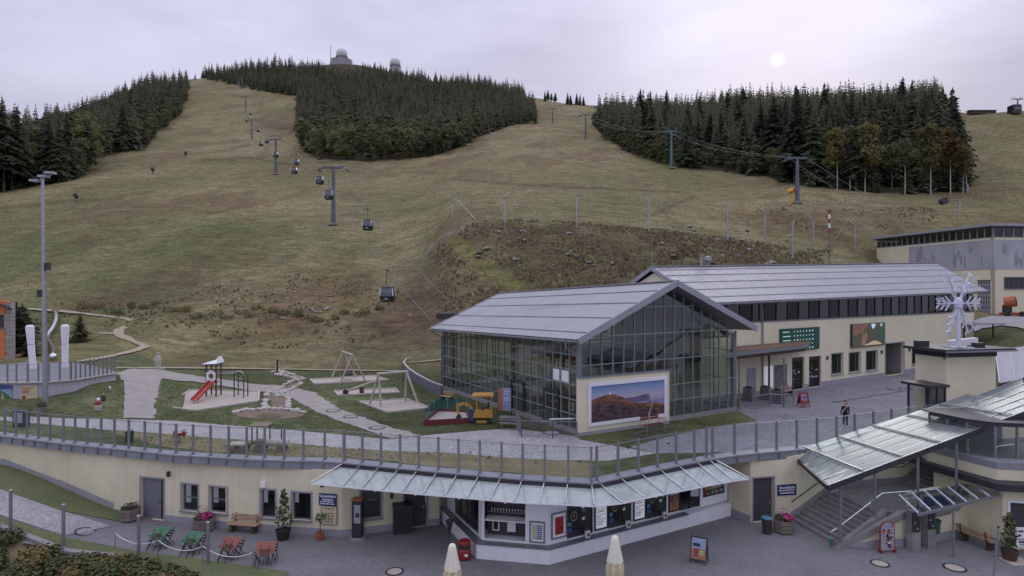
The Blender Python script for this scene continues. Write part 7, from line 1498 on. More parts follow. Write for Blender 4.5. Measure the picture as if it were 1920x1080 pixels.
# floodlight mast with planter
q = G(86, 776); t = thing('floodlight_mast', q, 'tall grey floodlight mast rising in front of the left terrace', 'lamp post'); MB().tube(q, q + V3(-.25, 0, 17.6), .2, .1, 10).build('mast', MATS['steel'], t); top = q + V3(-.25, 0, 17.6)
MB().tube(top + V3(-.5, 0, -.3), top + V3(.7, 0, .3), .06).build('cross_arm', MATS['steel'], t)
for dx, dz in ((-.45, -.2), (.15, .12), (.65, .38)): MB().box(top + V3(dx, -.1, dz), (.62, .5, .16), .1).build('floodlight', MATS['p_grey'], t)
for z in (11.0, 9.0): MB().box(q + V3(.12 if z > 10 else -.42, 0, z), (.32, .3, .55)).build('loudspeaker', MATS['near_black'], t)
def planter(q, label, s=.55, pink=False, seed=1, hexa=True, h=.62):
    t = thing('planter', q, label, 'planter'); n = 6; mb = MB()
    for k in range(n):
        a0, a1 = 6.283 * k / n, 6.283 * (k + 1) / n
        for j in range(3): MB().slab([q + V3(s * math.cos(a0), s * math.sin(a0), .06 + j * h / 3), q + V3(s * math.cos(a1), s * math.sin(a1), .06 + j * h / 3), q + V3(s * .9 * math.cos(a1), s * .9 * math.sin(a1), .06 + j * h / 3), q + V3(s * .9 * math.cos(a0), s * .9 * math.sin(a0), .06 + j * h / 3)], (0, 0, h / 3 - .015)).build('plank', MATS['old_wood'], t)
    MB().lathe(q + V3(0, 0, .05), [(s * .86, 0), (s * .86, h - .05)], 6).build('soil', MATS['dark_wood'], t); leaf_clump(q + V3(0, 0, h), s * .85, .32, 130, 'leaf_pot', t, 'foliage', seed)
    if pink: leaf_clump(q + V3(.16, -.1, h + .06), s * .7, .28, 110, 'pink_flower', t, 'flowers', seed + 5); leaf_clump(q + V3(-.1, 0, h + .3), s * .5, .4, 26, 'pale_flower', t, 'flowers', seed + 9)
    return t
mat('pink_flower', lin((206, 52, 140)), .7, .25, 9); mat('pale_flower', lin((176, 120, 150)), .7, .3, 9); mat('autumn_leaf', lin((110, 98, 56)), .8, .35, 4); mat('olive_leaf', lin((84, 88, 50)), .8, .35, 4); mat('hedge_leaf', lin((72, 80, 44)), .8, .4, 3); mat('red_leaf', lin((104, 58, 46)), .8, .3, 4); mat('terracotta', lin((150, 92, 70)), .8, .1, 4)
def leaf_clump(c, r, h, n, m, parent, name, seed, size=.06, up=.3):
    rd = random.Random(seed); mb = MB()
    for _ in range(n):
        u_ = V3(rd.gauss(0, 1), rd.gauss(0, 1), rd.gauss(0, 1)).normalized() * rd.uniform(.35, 1) ** .6; p = c + V3(u_.x * r, u_.y * r, h * .5 + u_.z * h * .6); nn = (u_ + V3(rd.gauss(0, .5), rd.gauss(0, .5), rd.gauss(0, .5) + up)).normalized()
        tt = nn.cross(V3(0, 0, 1)); tt = tt.normalized() if tt.length > .05 else V3(1, 0, 0); b2 = nn.cross(tt); q = size * rd.uniform(.6, 1.4); mb.quad(p - tt * q, p + b2 * q * .7, p + tt * q, p - b2 * q * .7)
    return mb.build(name, MATS[m], parent)
t = planter(G(83, 777) + V3(.1, -.35, 0), 'square wooden planter at the foot of the floodlight mast', .42, False, 3)
# ------------------------------------------------------------------ hill: lifts, domes, poles, snow guns
mat('lift_steel', lin((96, 102, 112)), .55, .12, 1, metal=.3); mat('lift_green', lin((84, 118, 118)), .55, .12, 1, metal=.2); mat('cable', lin((120, 122, 126)), .5, .1, 1, metal=.5); mat('dome_white', lin((206, 210, 206)), .7, .06, .3); mat('dome_base', lin((158, 156, 158)), .9, .1, .2)
def tower(px, pyb, pyt, label, grp, cat='lift tower', name='lift_tower_mast', hw=2.6, steel='lift_steel', style='gondola'):
    q = TG(px, pyb, 60); h = (pyb - pyt) / F_PX * q.y; t = thing(name, q, label, cat, grp); k = max(1, h / 14)
    MB().tube(q - V3(0, 0, .5), q + V3(0, 0, h * .95), .55 * k, .34 * k, 10).build('mast', MATS[steel], t); MB().box(q + V3(0, 0, .15), (1.9 * k, 1.9 * k, .5)).build('foundation', MATS['concrete'], t)
    top = q + V3(0, 0, h * .93); MB().bar(top - V3(hw, 0, 0), top + V3(hw, 0, 0), .4 * k, .45 * k).build('cross_arm', MATS[steel], t)
    for s in (-1, 1):
        c = top + V3(hw * s, 0, -.1); MB().bar(c + V3(0, -2.1, -.55), c + V3(0, 2.1, .35), .22, .28).build('sheave_train', MATS[steel], t)
        MB().bar(c + V3(-.5 * s, 0, .1), c + V3(-.5 * s, 0, h * .09), .12, .12).build('work_frame', MATS[steel], t); MB().bar(c + V3(-1.4, 0, h * .09), c + V3(.8, 0, h * .09), .14, .14).build('lifting_beam', MATS[steel], t)
        if style == 'gondola' or h > 9: MB().box(c + V3(s * .8, 0, -.6), (.8, 2.6, .08)).build('platform', MATS['grey_metal'], t)
    mb = MB()
    for i in range(int(h * 2)): mb.bar(q + V3(-.3, -.5 * k, .5 + i * .5), q + V3(.3, -.5 * k, .5 + i * .5), .04)
    return t, top, hw
GT = [tower(625, 421, 306, 'tallest gondola lift mast on the lower meadow', 'gondola lift masts'), tower(517, 327, 257, 'second gondola lift mast, up slope from the tallest one', 'gondola lift masts', hw=2.4), tower(472, 262, 222, 'gondola lift mast half way up the slope beside the heath patch', 'gondola lift masts', hw=2.4), tower(460, 213, 179, 'small gondola lift mast high on the slope above the heath patch', 'gondola lift masts', hw=2.4), tower(449, 166, 146, 'gondola lift mast below the crest beside the upper wood', 'gondola lift masts', hw=2.4)]
def cable(name, pts, label, r=.035, sag=.02, group=None):
    full = []
    for a, b in zip(pts, pts[1:]):
        l = (b - a).length
        for k in range(16): s = k / 16; p = a.lerp(b, s); p.z -= 4 * sag * l * s * (1 - s); full.append(p)
    full.append(pts[-1]); o = MB().path(full, [max(r, .00017 * p.y) for p in full], 5).build(name, MATS['cable'], smooth=True); tag(o, label, 'cable', group); return full
st_l, st_r = P(812, 606, 60), P(862, 583, 60)
topp = TG(443, 140, 300) + V3(0, 0, 6)
cabL = cable('haul_cable', [st_l] + [t[1] + V3(-t[2], 0, -.2) for t in GT] + [topp + V3(-2, 0, 0)], 'long haul cable of the gondola lift on the left side of its masts')
cabR = cable('haul_cable', [st_r] + [t[1] + V3(t[2], 0, -.2) for t in GT] + [topp + V3(2, 0, 0)], 'long haul cable of the gondola lift on the right side of its masts')
mat('cab_dark', lin((40, 40, 46)), .3, .1, 3); mat('cab_white', lin((205, 208, 212)), .4, .06, 3); mat('cab_glass', lin((84, 94, 100)), .12, .15, 2, spec=.7)
def gondola(q, label):
    t = thing('gondola_cabin', q, label, 'gondola', 'gondola cabins on the lift')
    def ring(hx, hy, z, e=3.2, n=20): return [q + V3(hx * math.copysign(abs(math.cos(a)) ** (2 / e), math.cos(a)), hy * math.copysign(abs(math.sin(a)) ** (2 / e), math.sin(a)), z) for a in np.linspace(0, 6.283, n, endpoint=False)]
    def loft(secs, nm, m):
        mb = MB(); vs = []; n = 20
        for s in secs: vs += ring(*s)
        mb.add(vs, [(i * n + k, i * n + (k + 1) % n, (i + 1) * n + (k + 1) % n, (i + 1) * n + k) for i in range(len(secs) - 1) for k in range(n)] + [tuple(range(n)), tuple(range((len(secs) - 1) * n, len(secs) * n))]); mb.build(nm, MATS[m], t, smooth=False)
    loft([(.72, .72, 0), (.88, .88, .12), (.98, .98, .75)], 'body', 'cab_dark'); loft([(.97, .97, .76), (.95, .95, 1.2), (.82, .82, 1.78)], 'window_band', 'cab_glass'); loft([(.84, .84, 1.78), (.78, .78, 1.98), (.4, .4, 2.06)], 'roof', 'cab_dark')
    for sx in (-1, 1):
        for sy in (-1, 1): MB().bar(q + V3(.86 * sx, .86 * sy, .8), q + V3(.73 * sx, .73 * sy, 1.82), .11, .11).build('corner_frame', MATS['cab_white'], t)
    MB().box(q + V3(0, -1.0, .45), (.3, .03, .1)).build('emblem', MATS['cab_white'], t); MB().box(q + V3(0, -1.05, .3), (1.1, .16, .06)).build('ski_rack', MATS['grey_metal'], t)
    MB().path([q + V3(0, 0, 2.0), q + V3(-.15, 0, 2.5), q + V3(-.15, 0, 3.5), q + V3(0, 0, 4.1)], .06).build('hanger', MATS['lift_steel'], t); MB().box(q + V3(0, 0, 4.15), (.3, .9, .25)).build('grip', MATS['lift_steel'], t); return t
def on_cable(full, px):
    for a, b in zip(full, full[1:]):
        pa, pb = a.x / a.y * F_PX + CX, b.x / b.y * F_PX + CX
        if min(pa, pb) <= px <= max(pa, pb): return a.lerp(b, (px - pa) / (pb - pa))
    return None
g0 = None; names = [('L', 727, 'nearest gondola cabin, hanging low over the brown meadow'), ('R', 690, 'gondola cabin to the right of the tallest mast'), ('L', 617, 'gondola cabin beside the upper part of the tallest mast'), ('L', 600, 'gondola cabin just uphill of the tallest mast'), ('L', 552, 'lower of two gondola cabins between the two lowest masts'), ('R', 556, 'upper of two gondola cabins between the two lowest masts'), ('L', 517, 'gondola cabin at the second mast'), ('R', 500, 'gondola cabin between the second and third mast on the right cable'), ('L', 489, 'gondola cabin between the second and third mast on the left cable'), ('R', 484, 'small gondola cabin just below the third mast'), ('L', 462, 'tiny gondola cabin between the third and fourth mast'), ('R', 470, 'tiny gondola cabin beside the heath patch high up')]
for side, px, lab in names:
    p = on_cable(cabL if side == 'L' else cabR, px)
    if p is None: continue
    loc = p - V3(0, 0, 4.15)
    if g0 is None: g0 = gondola(loc, lab)
    else: dup(g0, loc, lab)
CT = [tower(1495, 381, 290, 'chairlift mast on the mound beside the yellow snow gun', 'chairlift masts', hw=2.2, style='chair'), tower(1259, 316, 241, 'pale chairlift mast before the wood with a green snow gun at its foot', 'chairlift masts', hw=2.0, steel='lift_green', style='chair'), tower(1098, 259, 212, 'chairlift mast at the left end of the wood', 'chairlift masts', hw=2.6, style='chair'), tower(1036, 230, 201, 'far chairlift mast on the upper meadow right of the domes wood', 'chairlift masts', hw=2.6, style='chair')]
low = P(1720, 420, 118)
for s, nm in ((-1, 'left'), (1, 'right')):
    cable('chairlift_cable', [low + V3(s * 2.2, 0, 0)] + [t[1] + V3(s * t[2], 0, .1) for t in CT] + [TG(985, 178, 300) + V3(s * 2, 0, 5)], 'thin chairlift cable along the wood, on the ' + nm + ' arm of its masts', .03, .025)
# domes on the summit
def dome(px, pyb, r_px, cyl_px, label, name, wide=1.0):
    Y = 1045.0; r = r_px / F_PX * Y; q = P(px, pyb, Y); t = thing(name, q, label, 'radar dome'); hc = cyl_px / F_PX * Y; MB().lathe(q - V3(0, 0, 14), [(r * .92, 0), (r * .92, 14 + hc * .8), (r * 1.06, 14 + hc * .8), (r * 1.06, 14 + hc)], 20).build('base', MATS['dome_base'], t)
    prof = [(r * math.cos(a), hc + r * .45 + r * math.sin(a)) for a in np.linspace(-.47, 1.55, 12)]; MB().lathe(q, prof, 24).build('dome', MATS['dome_white'], t, smooth=True); return t, q, r
t, q, r_ = dome(641, 116, 10.5, 10, 'larger white radar dome on a stepped base at the summit', 'radar_dome'); MB().slab([q + V3(-18, -4, -14), q + V3(19, -4, -14), q + V3(17, -4, 2.5), q + V3(8, -4, 6.5), q + V3(-12, -4, 6.5), q + V3(-18, -4, 4.5)], (0, 8, 0)).build('lower_building', MATS['dome_base'], t)
dome(741, 131, 10, 8, 'smaller white radar dome on a round base lower on the ridge', 'radar_dome'); qm = P(620, 118, 1045); t = thing('radio_mast', qm, 'thin radio mast beside the larger summit dome', 'mast'); MB().tube(qm - V3(0, 0, 12), qm + V3(0, 0, 30), .7, .35, 6).build('mast', MATS['lift_steel'], t); MB().lathe(qm - V3(0, 0, 3), [(1.6, 0), (1.6, 3), (.6, 4)], 8).build('foot', MATS['dome_base'], t)
for px, pyb, pyt, lab in ((445, 138, 119, 'mountain station mast on the crest at the top of the gondola slope'), (958, 178, 157, 'chairlift top mast on the skyline at the end of the domes wood'), (968, 180, 163, 'second small mast on the skyline beside the chairlift top mast'), (1908, 212, 184, 'lift mast on the bare skyline at the right')):
    tower(px, pyb, pyt, lab, None, hw=2.4, style='chair', name='skyline_mast')
q = TG(1840, 214, 250); t = thing('ridge_hut', q + V3(0, 0, .2), 'long low hut on the bare skyline with spruces behind', 'hut'); wdt = 48 / F_PX * q.y; MB().box(q + V3(0, 0, .7), (wdt, 3, 2.0)).build('wall', MATS['dark_wood'], t); MB().slab([q + V3(-wdt / 2 - .5, -2, 1.6), q + V3(wdt / 2 + .5, -2, 1.6), q + V3(wdt / 2 + .5, 2, 2.1), q + V3(-wdt / 2 - .5, 2, 2.1)], (0, 0, .3)).build('roof', MATS['dark_metal'], t)
for k, px in enumerate((1820, 1832, 1842, 1852, 1787, 1797, 1806)):
    qq = TG(px, 214, 250) + V3(0, 14 + (k % 3) * 3, -1.5); put_tree('spruce_tree', SPR[k % 6], TR_S, qq, (8.5, 6.8, 7.5, 6.8, 4, 3.2, 4.2)[k], k, 'dark spruce behind the long hut on the bare skyline' if k < 4 else 'tiny dark spruce on the bare skyline left of the hut', 'spruces on the right skyline', 1.2)
q = TG(1902, 214, 250) ; t = thing('ski_lift_cabin', q, 'dark boxy lift cabin on the bare skyline at the right', 'cabin'); MB().box(q + V3(0, 0, 2.2), (5.2, 4, 4.6)).build('body', MATS['cab_dark'], t); MB().box(q + V3(.1, 0, 4.75), (4.4, 4.3, .4)).build('roof', MATS['lift_steel'], t); MB().box(q + V3(.3, -2.05, 2.8), (3.4, .05, 1.8)).build('window', MATS['cab_glass'], t)
# bent steel net poles on the bank and path
def net_pole(px, pyb, pyt, bend, label, brace=None):
    q = TG(px, pyb, 80); h = (pyb - pyt) / F_PX * q.y; t = thing('net_pole', q, label, 'pole', 'bent steel net poles on the bank'); b = bend / F_PX * q.y
    MB().path([q - V3(0, 0, .3), q + V3(0, 0, h * .72), q + V3(b * .25, 0, h * .87), q + V3(b, 0, h)], .13).build('pole', MATS['steel'], t); MB().lathe(q - V3(0, 0, .2), [(.22, 0), (.22, .6), (.12, .7)], 8).build('socket', MATS['concrete'], t)
    if brace: e = TG(*brace, 80); MB().tube(q + V3(b, 0, h), e + V3(0, 0, .1), .05).build('brace', MATS['steel'], t)
for a in [(848, 413, 372, 8, 'net pole at the start of the rocky bank, braced to the right', (892, 413)), (946, 421, 361, 10, 'tallest braced net pole on top of the rocky bank', (1016, 412)), (1081, 428, 364, 5, 'single net pole standing on the rocky bank above the hall roof'), (1217, 437, 368, 3, 'single net pole on the rocky bank above the far gable'), (1364, 450, 380, -1, 'straight net pole on the rocky bank behind the roof vent'), (1434, 446, 388, -16, 'net pole bent far to the left above the station roof'), (1486, 486, 413, 3, 'lower net pole near the station ridge'), (1525, 458, 402, -14, 'net pole bent to the left below the mound'), (1603, 470, 413, -14, 'braced net pole right of the striped wind mast', (1562, 456))]: net_pole(*a)
q = TG(1554, 490, 70) if False else P(1555, 492, 100); q.z = float(H(q.x, q.y)); t = thing('striped_mast', q, 'slender mast with red and white bands behind the station roof', 'mast'); zt_ = P(1553, 393, 100).z; MB().tube(q, V3(q.x, q.y, zt_), .09, .07).build('pole', MATS['lift_steel'], t)
for k in range(5): z1_ = zt_ - k * .75; MB().tube(V3(q.x, q.y, z1_ - .75), V3(q.x, q.y, z1_), .16, n=8).build('band', MATS['red_paint' if k % 2 == 0 else 'white'], t)
mat('snow_gun_yellow', lin((214, 150, 30)), .5, .1, 2)
def snow_gun(px, pyb, size, label, mm, post=1.5, yaw=0.4, name='snow_gun'):
    q = TG(px, pyb, 60); t = thing(name, q, label, 'snow gun'); s = size; MB().tube(q - V3(0, 0, .3), q + V3(0, 0, post), .18 * s, .16 * s).build('post', MATS['lift_steel' if mm != 'snow_gun_yellow' else mm], t); c = q + V3(0, 0, post + .5 * s); d = V3(math.sin(yaw), -math.cos(yaw), .25).normalized()
    MB().tube(c - d * .7 * s, c + d * .55 * s, .5 * s, .55 * s, 14).build('barrel', MATS[mm], t); MB().tube(c + d * .56 * s, c + d * .6 * s, .44 * s, .44 * s, 14).build('nozzle_ring', MATS['black'], t); MB().bar(q + V3(0, 0, post - .1), c - V3(0, 0, .45 * s), .5 * s, .2 * s).build('yoke', MATS['dark_metal'], t)
snow_gun(1484, 382, 1.15, 'yellow snow gun on a yellow column beside the chairlift mast', 'snow_gun_yellow', 2.6, .9); snow_gun(1262, 316, 1.3, 'green snow gun at the foot of the pale chairlift mast', 'board_green', 1.0); snow_gun(142, 379, 1.25, 'dark snow gun on the meadow nearest the left wood corner', 'near_black', 1.3); snow_gun(286, 328, 1.3, 'dark snow gun on the meadow below the left wood', 'near_black', 1.6); snow_gun(348, 296, 1.4, 'dark snow gun highest of three along the left meadow', 'near_black', 1.6)
snow_gun(310, 240, 1.6, 'pale snow gun against the edge of the left wood', 'p_grey', 1.6); snow_gun(800, 272, 1.6, 'pale snow gun at the foot of the wood below the domes', 'p_grey', 2.0); snow_gun(956, 236, 1.7, 'dark snow gun at the lower right corner of the domes wood', 'dark_metal', 3.0)
q = TG(1799, 404, 60); t = thing('snow_lance', q, 'dark snow gun on a long horizontal arm above the workshop', 'snow gun'); k = q.y / F_PX; MB().tube(q, q + V3(0, 0, 30 * k), .16).build('post', MATS['steel'], t); MB().tube(q + V3(0, 0, 29 * k), q + V3(-28 * k, 0, 25 * k), .13).build('arm', MATS['lift_steel'], t); MB().tube(q + V3(-30 * k, .6, 27 * k), q + V3(-30 * k, -.6, 27 * k), .8, .8, 12).build('barrel', MATS['near_black'], t)
q = TG(1814, 362, 100); t = thing('snow_lance', q, 'slim white lance pole at the outer corner of the spruce wood', 'pole'); k = q.y / F_PX; MB().path([q, q + V3(-3 * k, 0, 34 * k), q + V3(-10 * k, 0, 98 * k)], .1).build('pole', MATS['steel'], t); MB().tube(q, q + V3(0, 0, 16 * k), .25).build('base', MATS['p_grey'], t)
q = V3(88, 103, float(H(88, 103)) + .2); q = P(1893, 590, 90); q.z = float(H(q.x, q.y)); t = thing('snow_gun', q, 'orange mobile snow gun parked beside the workshop wall', 'snow gun'); mat('gun_orange', lin((170, 92, 56)), .5, .1, 2)
MB().tube(q + V3(-.5, .4, 2.1), q + V3(.5, -.5, 2.3), .75, .8, 14).build('barrel', MATS['gun_orange'], t); MB().tube(q + V3(.52, -.52, 2.3), q + V3(.56, -.56, 2.31), .68, .68, 14).build('nozzle_ring', MATS['black'], t); MB().box(q + V3(-.2, .2, 1.1), (.9, .7, 1.3)).build('stand', MATS['dark_metal'], t); MB().box(q + V3(.6, .2, .45), (3.0, 1.2, .35)).build('chassis', MATS['slide_red'], t)
for dx in (-.7, 1.5): MB().tube(q + V3(dx, -.6, .4), q + V3(dx, -.3, .4), .4, n=12).build('wheel', MATS['tyre'], t)
t = thing('lift_anchor', P(848, 590, 60), 'dark lift machinery platform behind the glass hall roof', 'lift machinery'); MB().box(P(848, 592, 60), (3.0, 1.2, .5)).build('platform', MATS['dark_metal'], t); MB().tube(V3(P(848, 592, 60).x, 60.3, PLAT), P(848, 592, 60.3), .3).build('post', MATS['dark_metal'], t)
# roads and lawns at the right
drape('access_road', [(1826, 604), (1862, 594), (1930, 596), (1990, 600), (1990, 640), (1920, 618), (1880, 612), (1850, 616), (1826, 624)], mat('road_pale', lin((150, 148, 146)), .9, .1, .6, fine=.1), .15, None, 5)
q = TG(1835, 645, 50); t = thing('bus_shelter', q, 'small flat roofed shelter behind the elevator tower', 'shelter'); MB().box(q + V3(0, 0, 2.5), (5.5, 2.4, .18), .25).build('roof', MATS['roof_edge'], t)
for dx in (-2.2, 2.2): MB().box(q + V3(dx, dx * .25, 1.2), (.14, .14, 2.5)).build('post', MATS['dark_wood'], t)

# ground cover: heath shrubs on the rocky bank, grass tufts and stones on the meadow
def tufts(name, n, pxr, yr, accept, size, m, label, cat, seed, spread=1.0, blades=3):
    r = np.random.default_rng(seed); V = []; Fc = []; k = 0; px = r.uniform(*pxr, n * 3); Y = np.sqrt(r.uniform(yr[0] ** 2, yr[1] ** 2, n * 3)); z = HZ(px, Y); py = CY + (CZ - z) / Y * F_PX
    ok = accept(px, py, Y); px, Y, z = px[ok][:n], Y[ok][:n], z[ok][:n]; X = (px - CX) / F_PX * Y; m_ = len(X)
    rough = np.array([mnoise.fractal(Vector((x * .09, y * .05, .3)), .9, 2.1, 4) for x, y in zip(X, Y)]); far = np.clip((Y - 74) / 12, 0, 1); z = z + rough * .45 * np.clip(Y / 150, .4, 3) * far
    s = size * r.uniform(.5, 1.5, m_)
    for b in range(blades):
        a = r.uniform(0, 6.28, m_); w = s * r.uniform(.5, 1.0, m_) * spread; dx, dy = np.cos(a) * w, np.sin(a) * w; lean = r.uniform(-.5, .5, (m_, 2)) * s[:, None]
        V.append(np.stack([X - dx, Y - dy, z - .08], 1)); V.append(np.stack([X + dx, Y + dy, z - .08], 1)); V.append(np.stack([X + dx * .5 + lean[:, 0], Y + dy * .5 + lean[:, 1] + s * .5, z + s], 1)); V.append(np.stack([X - dx * .7 + lean[:, 0], Y - dy * .7 + lean[:, 1] + s * .5, z + s * .8], 1))
    base = 0; FF = []
    for b in range(blades):
        i = np.arange(m_); FF.append(np.stack([b * 4 * m_ + i, b * 4 * m_ + m_ + i, b * 4 * m_ + 2 * m_ + i, b * 4 * m_ + 3 * m_ + i], 1))
    me = bpy.data.meshes.new(name); me.from_pydata(np.concatenate(V).tolist(), [], np.concatenate(FF).tolist()); me.materials.append(MATS[m]); o = bpy.data.objects.new(name, me); C.objects.link(o); tag(o, label, cat, kind='stuff')
mat('tuft_tan', lin((150, 138, 104)), .95, .25, .25, fine=.2); mat('tuft_olive', lin((122, 120, 82)), .95, .3, .25, fine=.2); mat('tuft_heath', lin((104, 84, 74)), .95, .35, .12, fine=.3, col2=lin((120, 108, 78))); mat('tuft_green', lin((106, 116, 74)), .95, .3, .3, fine=.2)
notwood = lambda px, py: ~(in_poly(px, py, FOREST['left']) | in_poly(px, py, FOREST['centre']) | in_poly(px, py, FOREST['right']))
bank_ok = lambda px, py, Y: (px + .9 * (py - 430) + rng.uniform(-45, 25, len(px)) > 835) & (px + rng.uniform(0, 220, len(px)) < 1620) & (py + rng.uniform(-26, 4, len(px)) > 408) & ((px > 930) | (rng.uniform(0, 1, len(px)) < .35)) & (np.sin(px * .05 + py * .16) + np.sin(px * .023 - py * .09) + rng.uniform(-1.6, 1.6, len(px)) > -.5) & (Y < 114) & (Y > 86) & ~((px < 1010) & (abs(px - (850 + (py - 450) * 1.25)) < 22 + (py - 430) * .1))
tufts('heath_shrubs', 4300, (820, 1560), (86, 114), bank_ok, .34, 'tuft_heath', 'brown heath shrubs covering the rocky bank behind the hall', 'shrubs', 1, .8, 4)
tufts('bank_grass', 3000, (820, 1560), (86, 114), bank_ok, .32, 'tuft_olive', 'olive grass tufts among the heath on the rocky bank', 'grass', 2, .7, 4)
mead = lambda px, py, Y: notwood(px, py) & (py > 150) & ~((px > 1620) & (Y < 128)) & ~((px > 800) & (px < 1560) & (Y < 86))
tufts('dry_grass', 24000, (-40, 1960), (76, 330), mead, .12, 'tuft_tan', 'dry tan grass tufts on the ski meadow', 'grass', 3, 1.6, 2)
tufts('green_grass', 24000, (-40, 1960), (76, 330), mead, .12, 'tuft_olive', 'olive green grass tufts on the ski meadow', 'grass', 4, 1.6, 2)
brn = lambda px, py, Y: mead(px, py, Y) & (np.sin(px * .045 + py * .11) + np.sin(px * .021 - py * .07) + np.sin(px * .13) * .5 + rng.uniform(-1.2, 1.2, len(px)) > .1) & ((((px - 560) / 230) ** 2 + ((py - 585) / 70) ** 2 < 1) | (((px - 250) / 300) ** 2 + ((py - 590) / 26) ** 2 < 1) | (((px - 1600) / 160) ** 2 + ((py - 405) / 32) ** 2 < 1))
tufts('heather_patches', 5200, (-40, 1900), (76, 150), brn, .24, 'tuft_heath', 'brown heather patches on the lower meadow', 'shrubs', 5, .9, 3)
for px, py, s in [(150, 640, 3.2), (34, 660, 4.6), (45, 640, 4.2), (58, 668, 2.2), (28, 630, 4.0)]:
    q = TG(px, py, 50); t = put_tree('young_spruce', SPR[(px * 7) % 6], TR_S, q, s * 1.1, px, 'bushy young spruce on the bank right of the slide' if px == 150 else 'dark young spruce in the thicket behind the orange house', None if px == 150 else 'young spruces behind the orange house', 2.2)
def shrub(px, py, r_, h, m, label, grp, y=None, seed=0):
    q = TG(px, py, 45) if y is None else y; t = thing('shrub', q, label, 'shrub', grp); leaf_clump(q + V3(0, 0, 0), r_, h, 330, m, t, 'foliage', seed, .08); MB().tube(q - V3(0, 0, .2), q + V3(0, 0, h * .6), .05, .02, 5).build('stem', MATS['bark'], t); return t
for i in range(26):
    px = 160 + i * 22 + rr.uniform(-9, 9); py = 585 + 8 * math.sin(i * .7) + rr.uniform(-6, 8) - (8 if px < 300 else -6); shrub(px, py, rr.uniform(.7, 1.5), rr.uniform(.6, 1.1), rr.choice(['autumn_leaf', 'olive_leaf', 'hedge_leaf', 'hedge_leaf']), 'low autumn tinted bush in the scrub band across the lower meadow', 'bushes of the scrub band on the lower meadow', None, 300 + i)
RK2 = [m_.copy() for m_ in RK[:3]]
for m_ in RK2: m_.materials.clear(); m_.materials.append(mat('rock_grey', lin((140, 134, 130)), .95, .2, 2, fine=.15))
for i in range(70):
    px = rr.uniform(880, 1500); py = rr.uniform(420, 500)
    if i > 50: px, py = rr.uniform(530, 620), rr.uniform(545, 600)
    q = TG(px, py, 80); o = bpy.data.objects.new('boulder', rr.choice(RK2)); C.objects.link(o); s = rr.uniform(.5, 1.5) * (.8 if i > 50 else 1); o.location = q + V3(0, 0, .1); o.scale = (s * 1.3, s, s * .8); o.rotation_euler = (0, 0, rr.uniform(0, 6)); tag(o, 'grey boulder half sunk in the rocky bank behind the hall' if i <= 50 else 'grey boulder lying in the brown heather of the lower meadow', 'boulder', 'boulders on the rocky bank' if i <= 50 else 'boulders on the lower meadow')
# ------------------------------------------------------------------ yard furniture
planter(Gy(243, 975), 'weathered planter with green plants left of the grey door', .52, False, 11); planter(Gy(381, 994), 'weathered planter with pink flowers below the first window', .58, True, 12); planter(Gy(1469, 997), 'weathered planter with pink flowers at the foot of the stairs', .55, True, 13)
bench(Gy(455, 999) + V3(0, .1, 0), -.17, 'pale wooden bench against the cream wall between planter and potted shrub', 1.75); bench(Gy(1832, 1022), -1.25 + 3.14159, 'slatted wooden bench beside the corner building', 1.7)
def pot_plant(px, py, r_, hp_, h, m, label, potm, w=1.0, trunk=0.0, n=420):
    q = Gy(px, py); t = thing('potted_plant', q, label, 'plant'); MB().lathe(q, [(r_ * .75, 0), (r_, hp_ * .92), (r_ * 1.06, hp_ * .92), (r_ * 1.06, hp_), (r_ * .9, hp_), (r_ * .88, hp_ * .85)], 16).build('pot', MATS[potm], t)
    MB().tube(q + V3(0, 0, hp_ * .8), q + V3(.02, 0, hp_ + trunk + h * .5), .035, .015, 6).build('stem', MATS['bark'], t)
    if h > 1: 
        for k, (dz, rr_) in enumerate(((.1, .46), (.4, .44), (.75, .36), (1.1, .26), (1.4, .15))): leaf_clump(q + V3(rr.uniform(-.05, .05), 0, hp_ + trunk + dz * h / 1.6), rr_ * w, h * .3, n // 5, m, t, 'foliage', 40 + k, .075)
    else: leaf_clump(q + V3(0, 0, hp_ + trunk), w, h, n, m, t, 'foliage', 50, .06)
pot_plant(531, 1011, .37, .52, 1.75, 'leaf_pot', 'tall bushy potted shrub in a black tub between two windows', 'black'); pot_plant(600, 1012, .22, .38, .42, 'leaf_pot', 'small potted tree in a terracotta pot under the blue sign', 'terracotta', .3, .55, 90); pot_plant(1893, 1050, .36, .5, 1.5, 'olive_leaf', 'straggly potted shrub in a dark tub at the corner building', 'dark_wood', .8)
# telephone pillar, black cabinet
q = Gy(671, 1010); t = thing('info_pillar', q, 'slim grey telephone and information pillar under the canopy end', 'pillar'); MB().lathe(q, [(.42, 0), (.42, .1), (.36, .12)], 16).build('base', MATS['concrete'], t); MB().box(q + V3(0, 0, 1.05), (.5, .42, 1.95), -.1).build('body', MATS['dark_metal'], t); MB().box(q + V3(.02, -.22, 1.35), (.34, .03, .95), -.1).build('panel', MATS['p_grey'], t); MB().box(q + V3(.03, -.245, 1.3), (.18, .03, .22), -.1).build('keypad', MATS['near_black'], t); MB().box(q + V3(0, 0, 2.06), (.54, .46, .08), -.1).build('cap', MATS['terracotta'], t)
q = Gy(752, 1001); t = thing('utility_cabinet', q, 'black utility cabinet beside the recessed door', 'cabinet'); MB().box(q + V3(0, .3, .72), (.95, .75, 1.44), .25).build('body', MATS['near_black'], t); MB().box(q + V3(.05, -.09, .7), (.8, .02, 1.3), .25).build('door', MATS['black'], t); MB().box(q + V3(0, .3, 1.47), (1.02, .82, .06), .25).build('lid', MATS['dark_metal'], t)
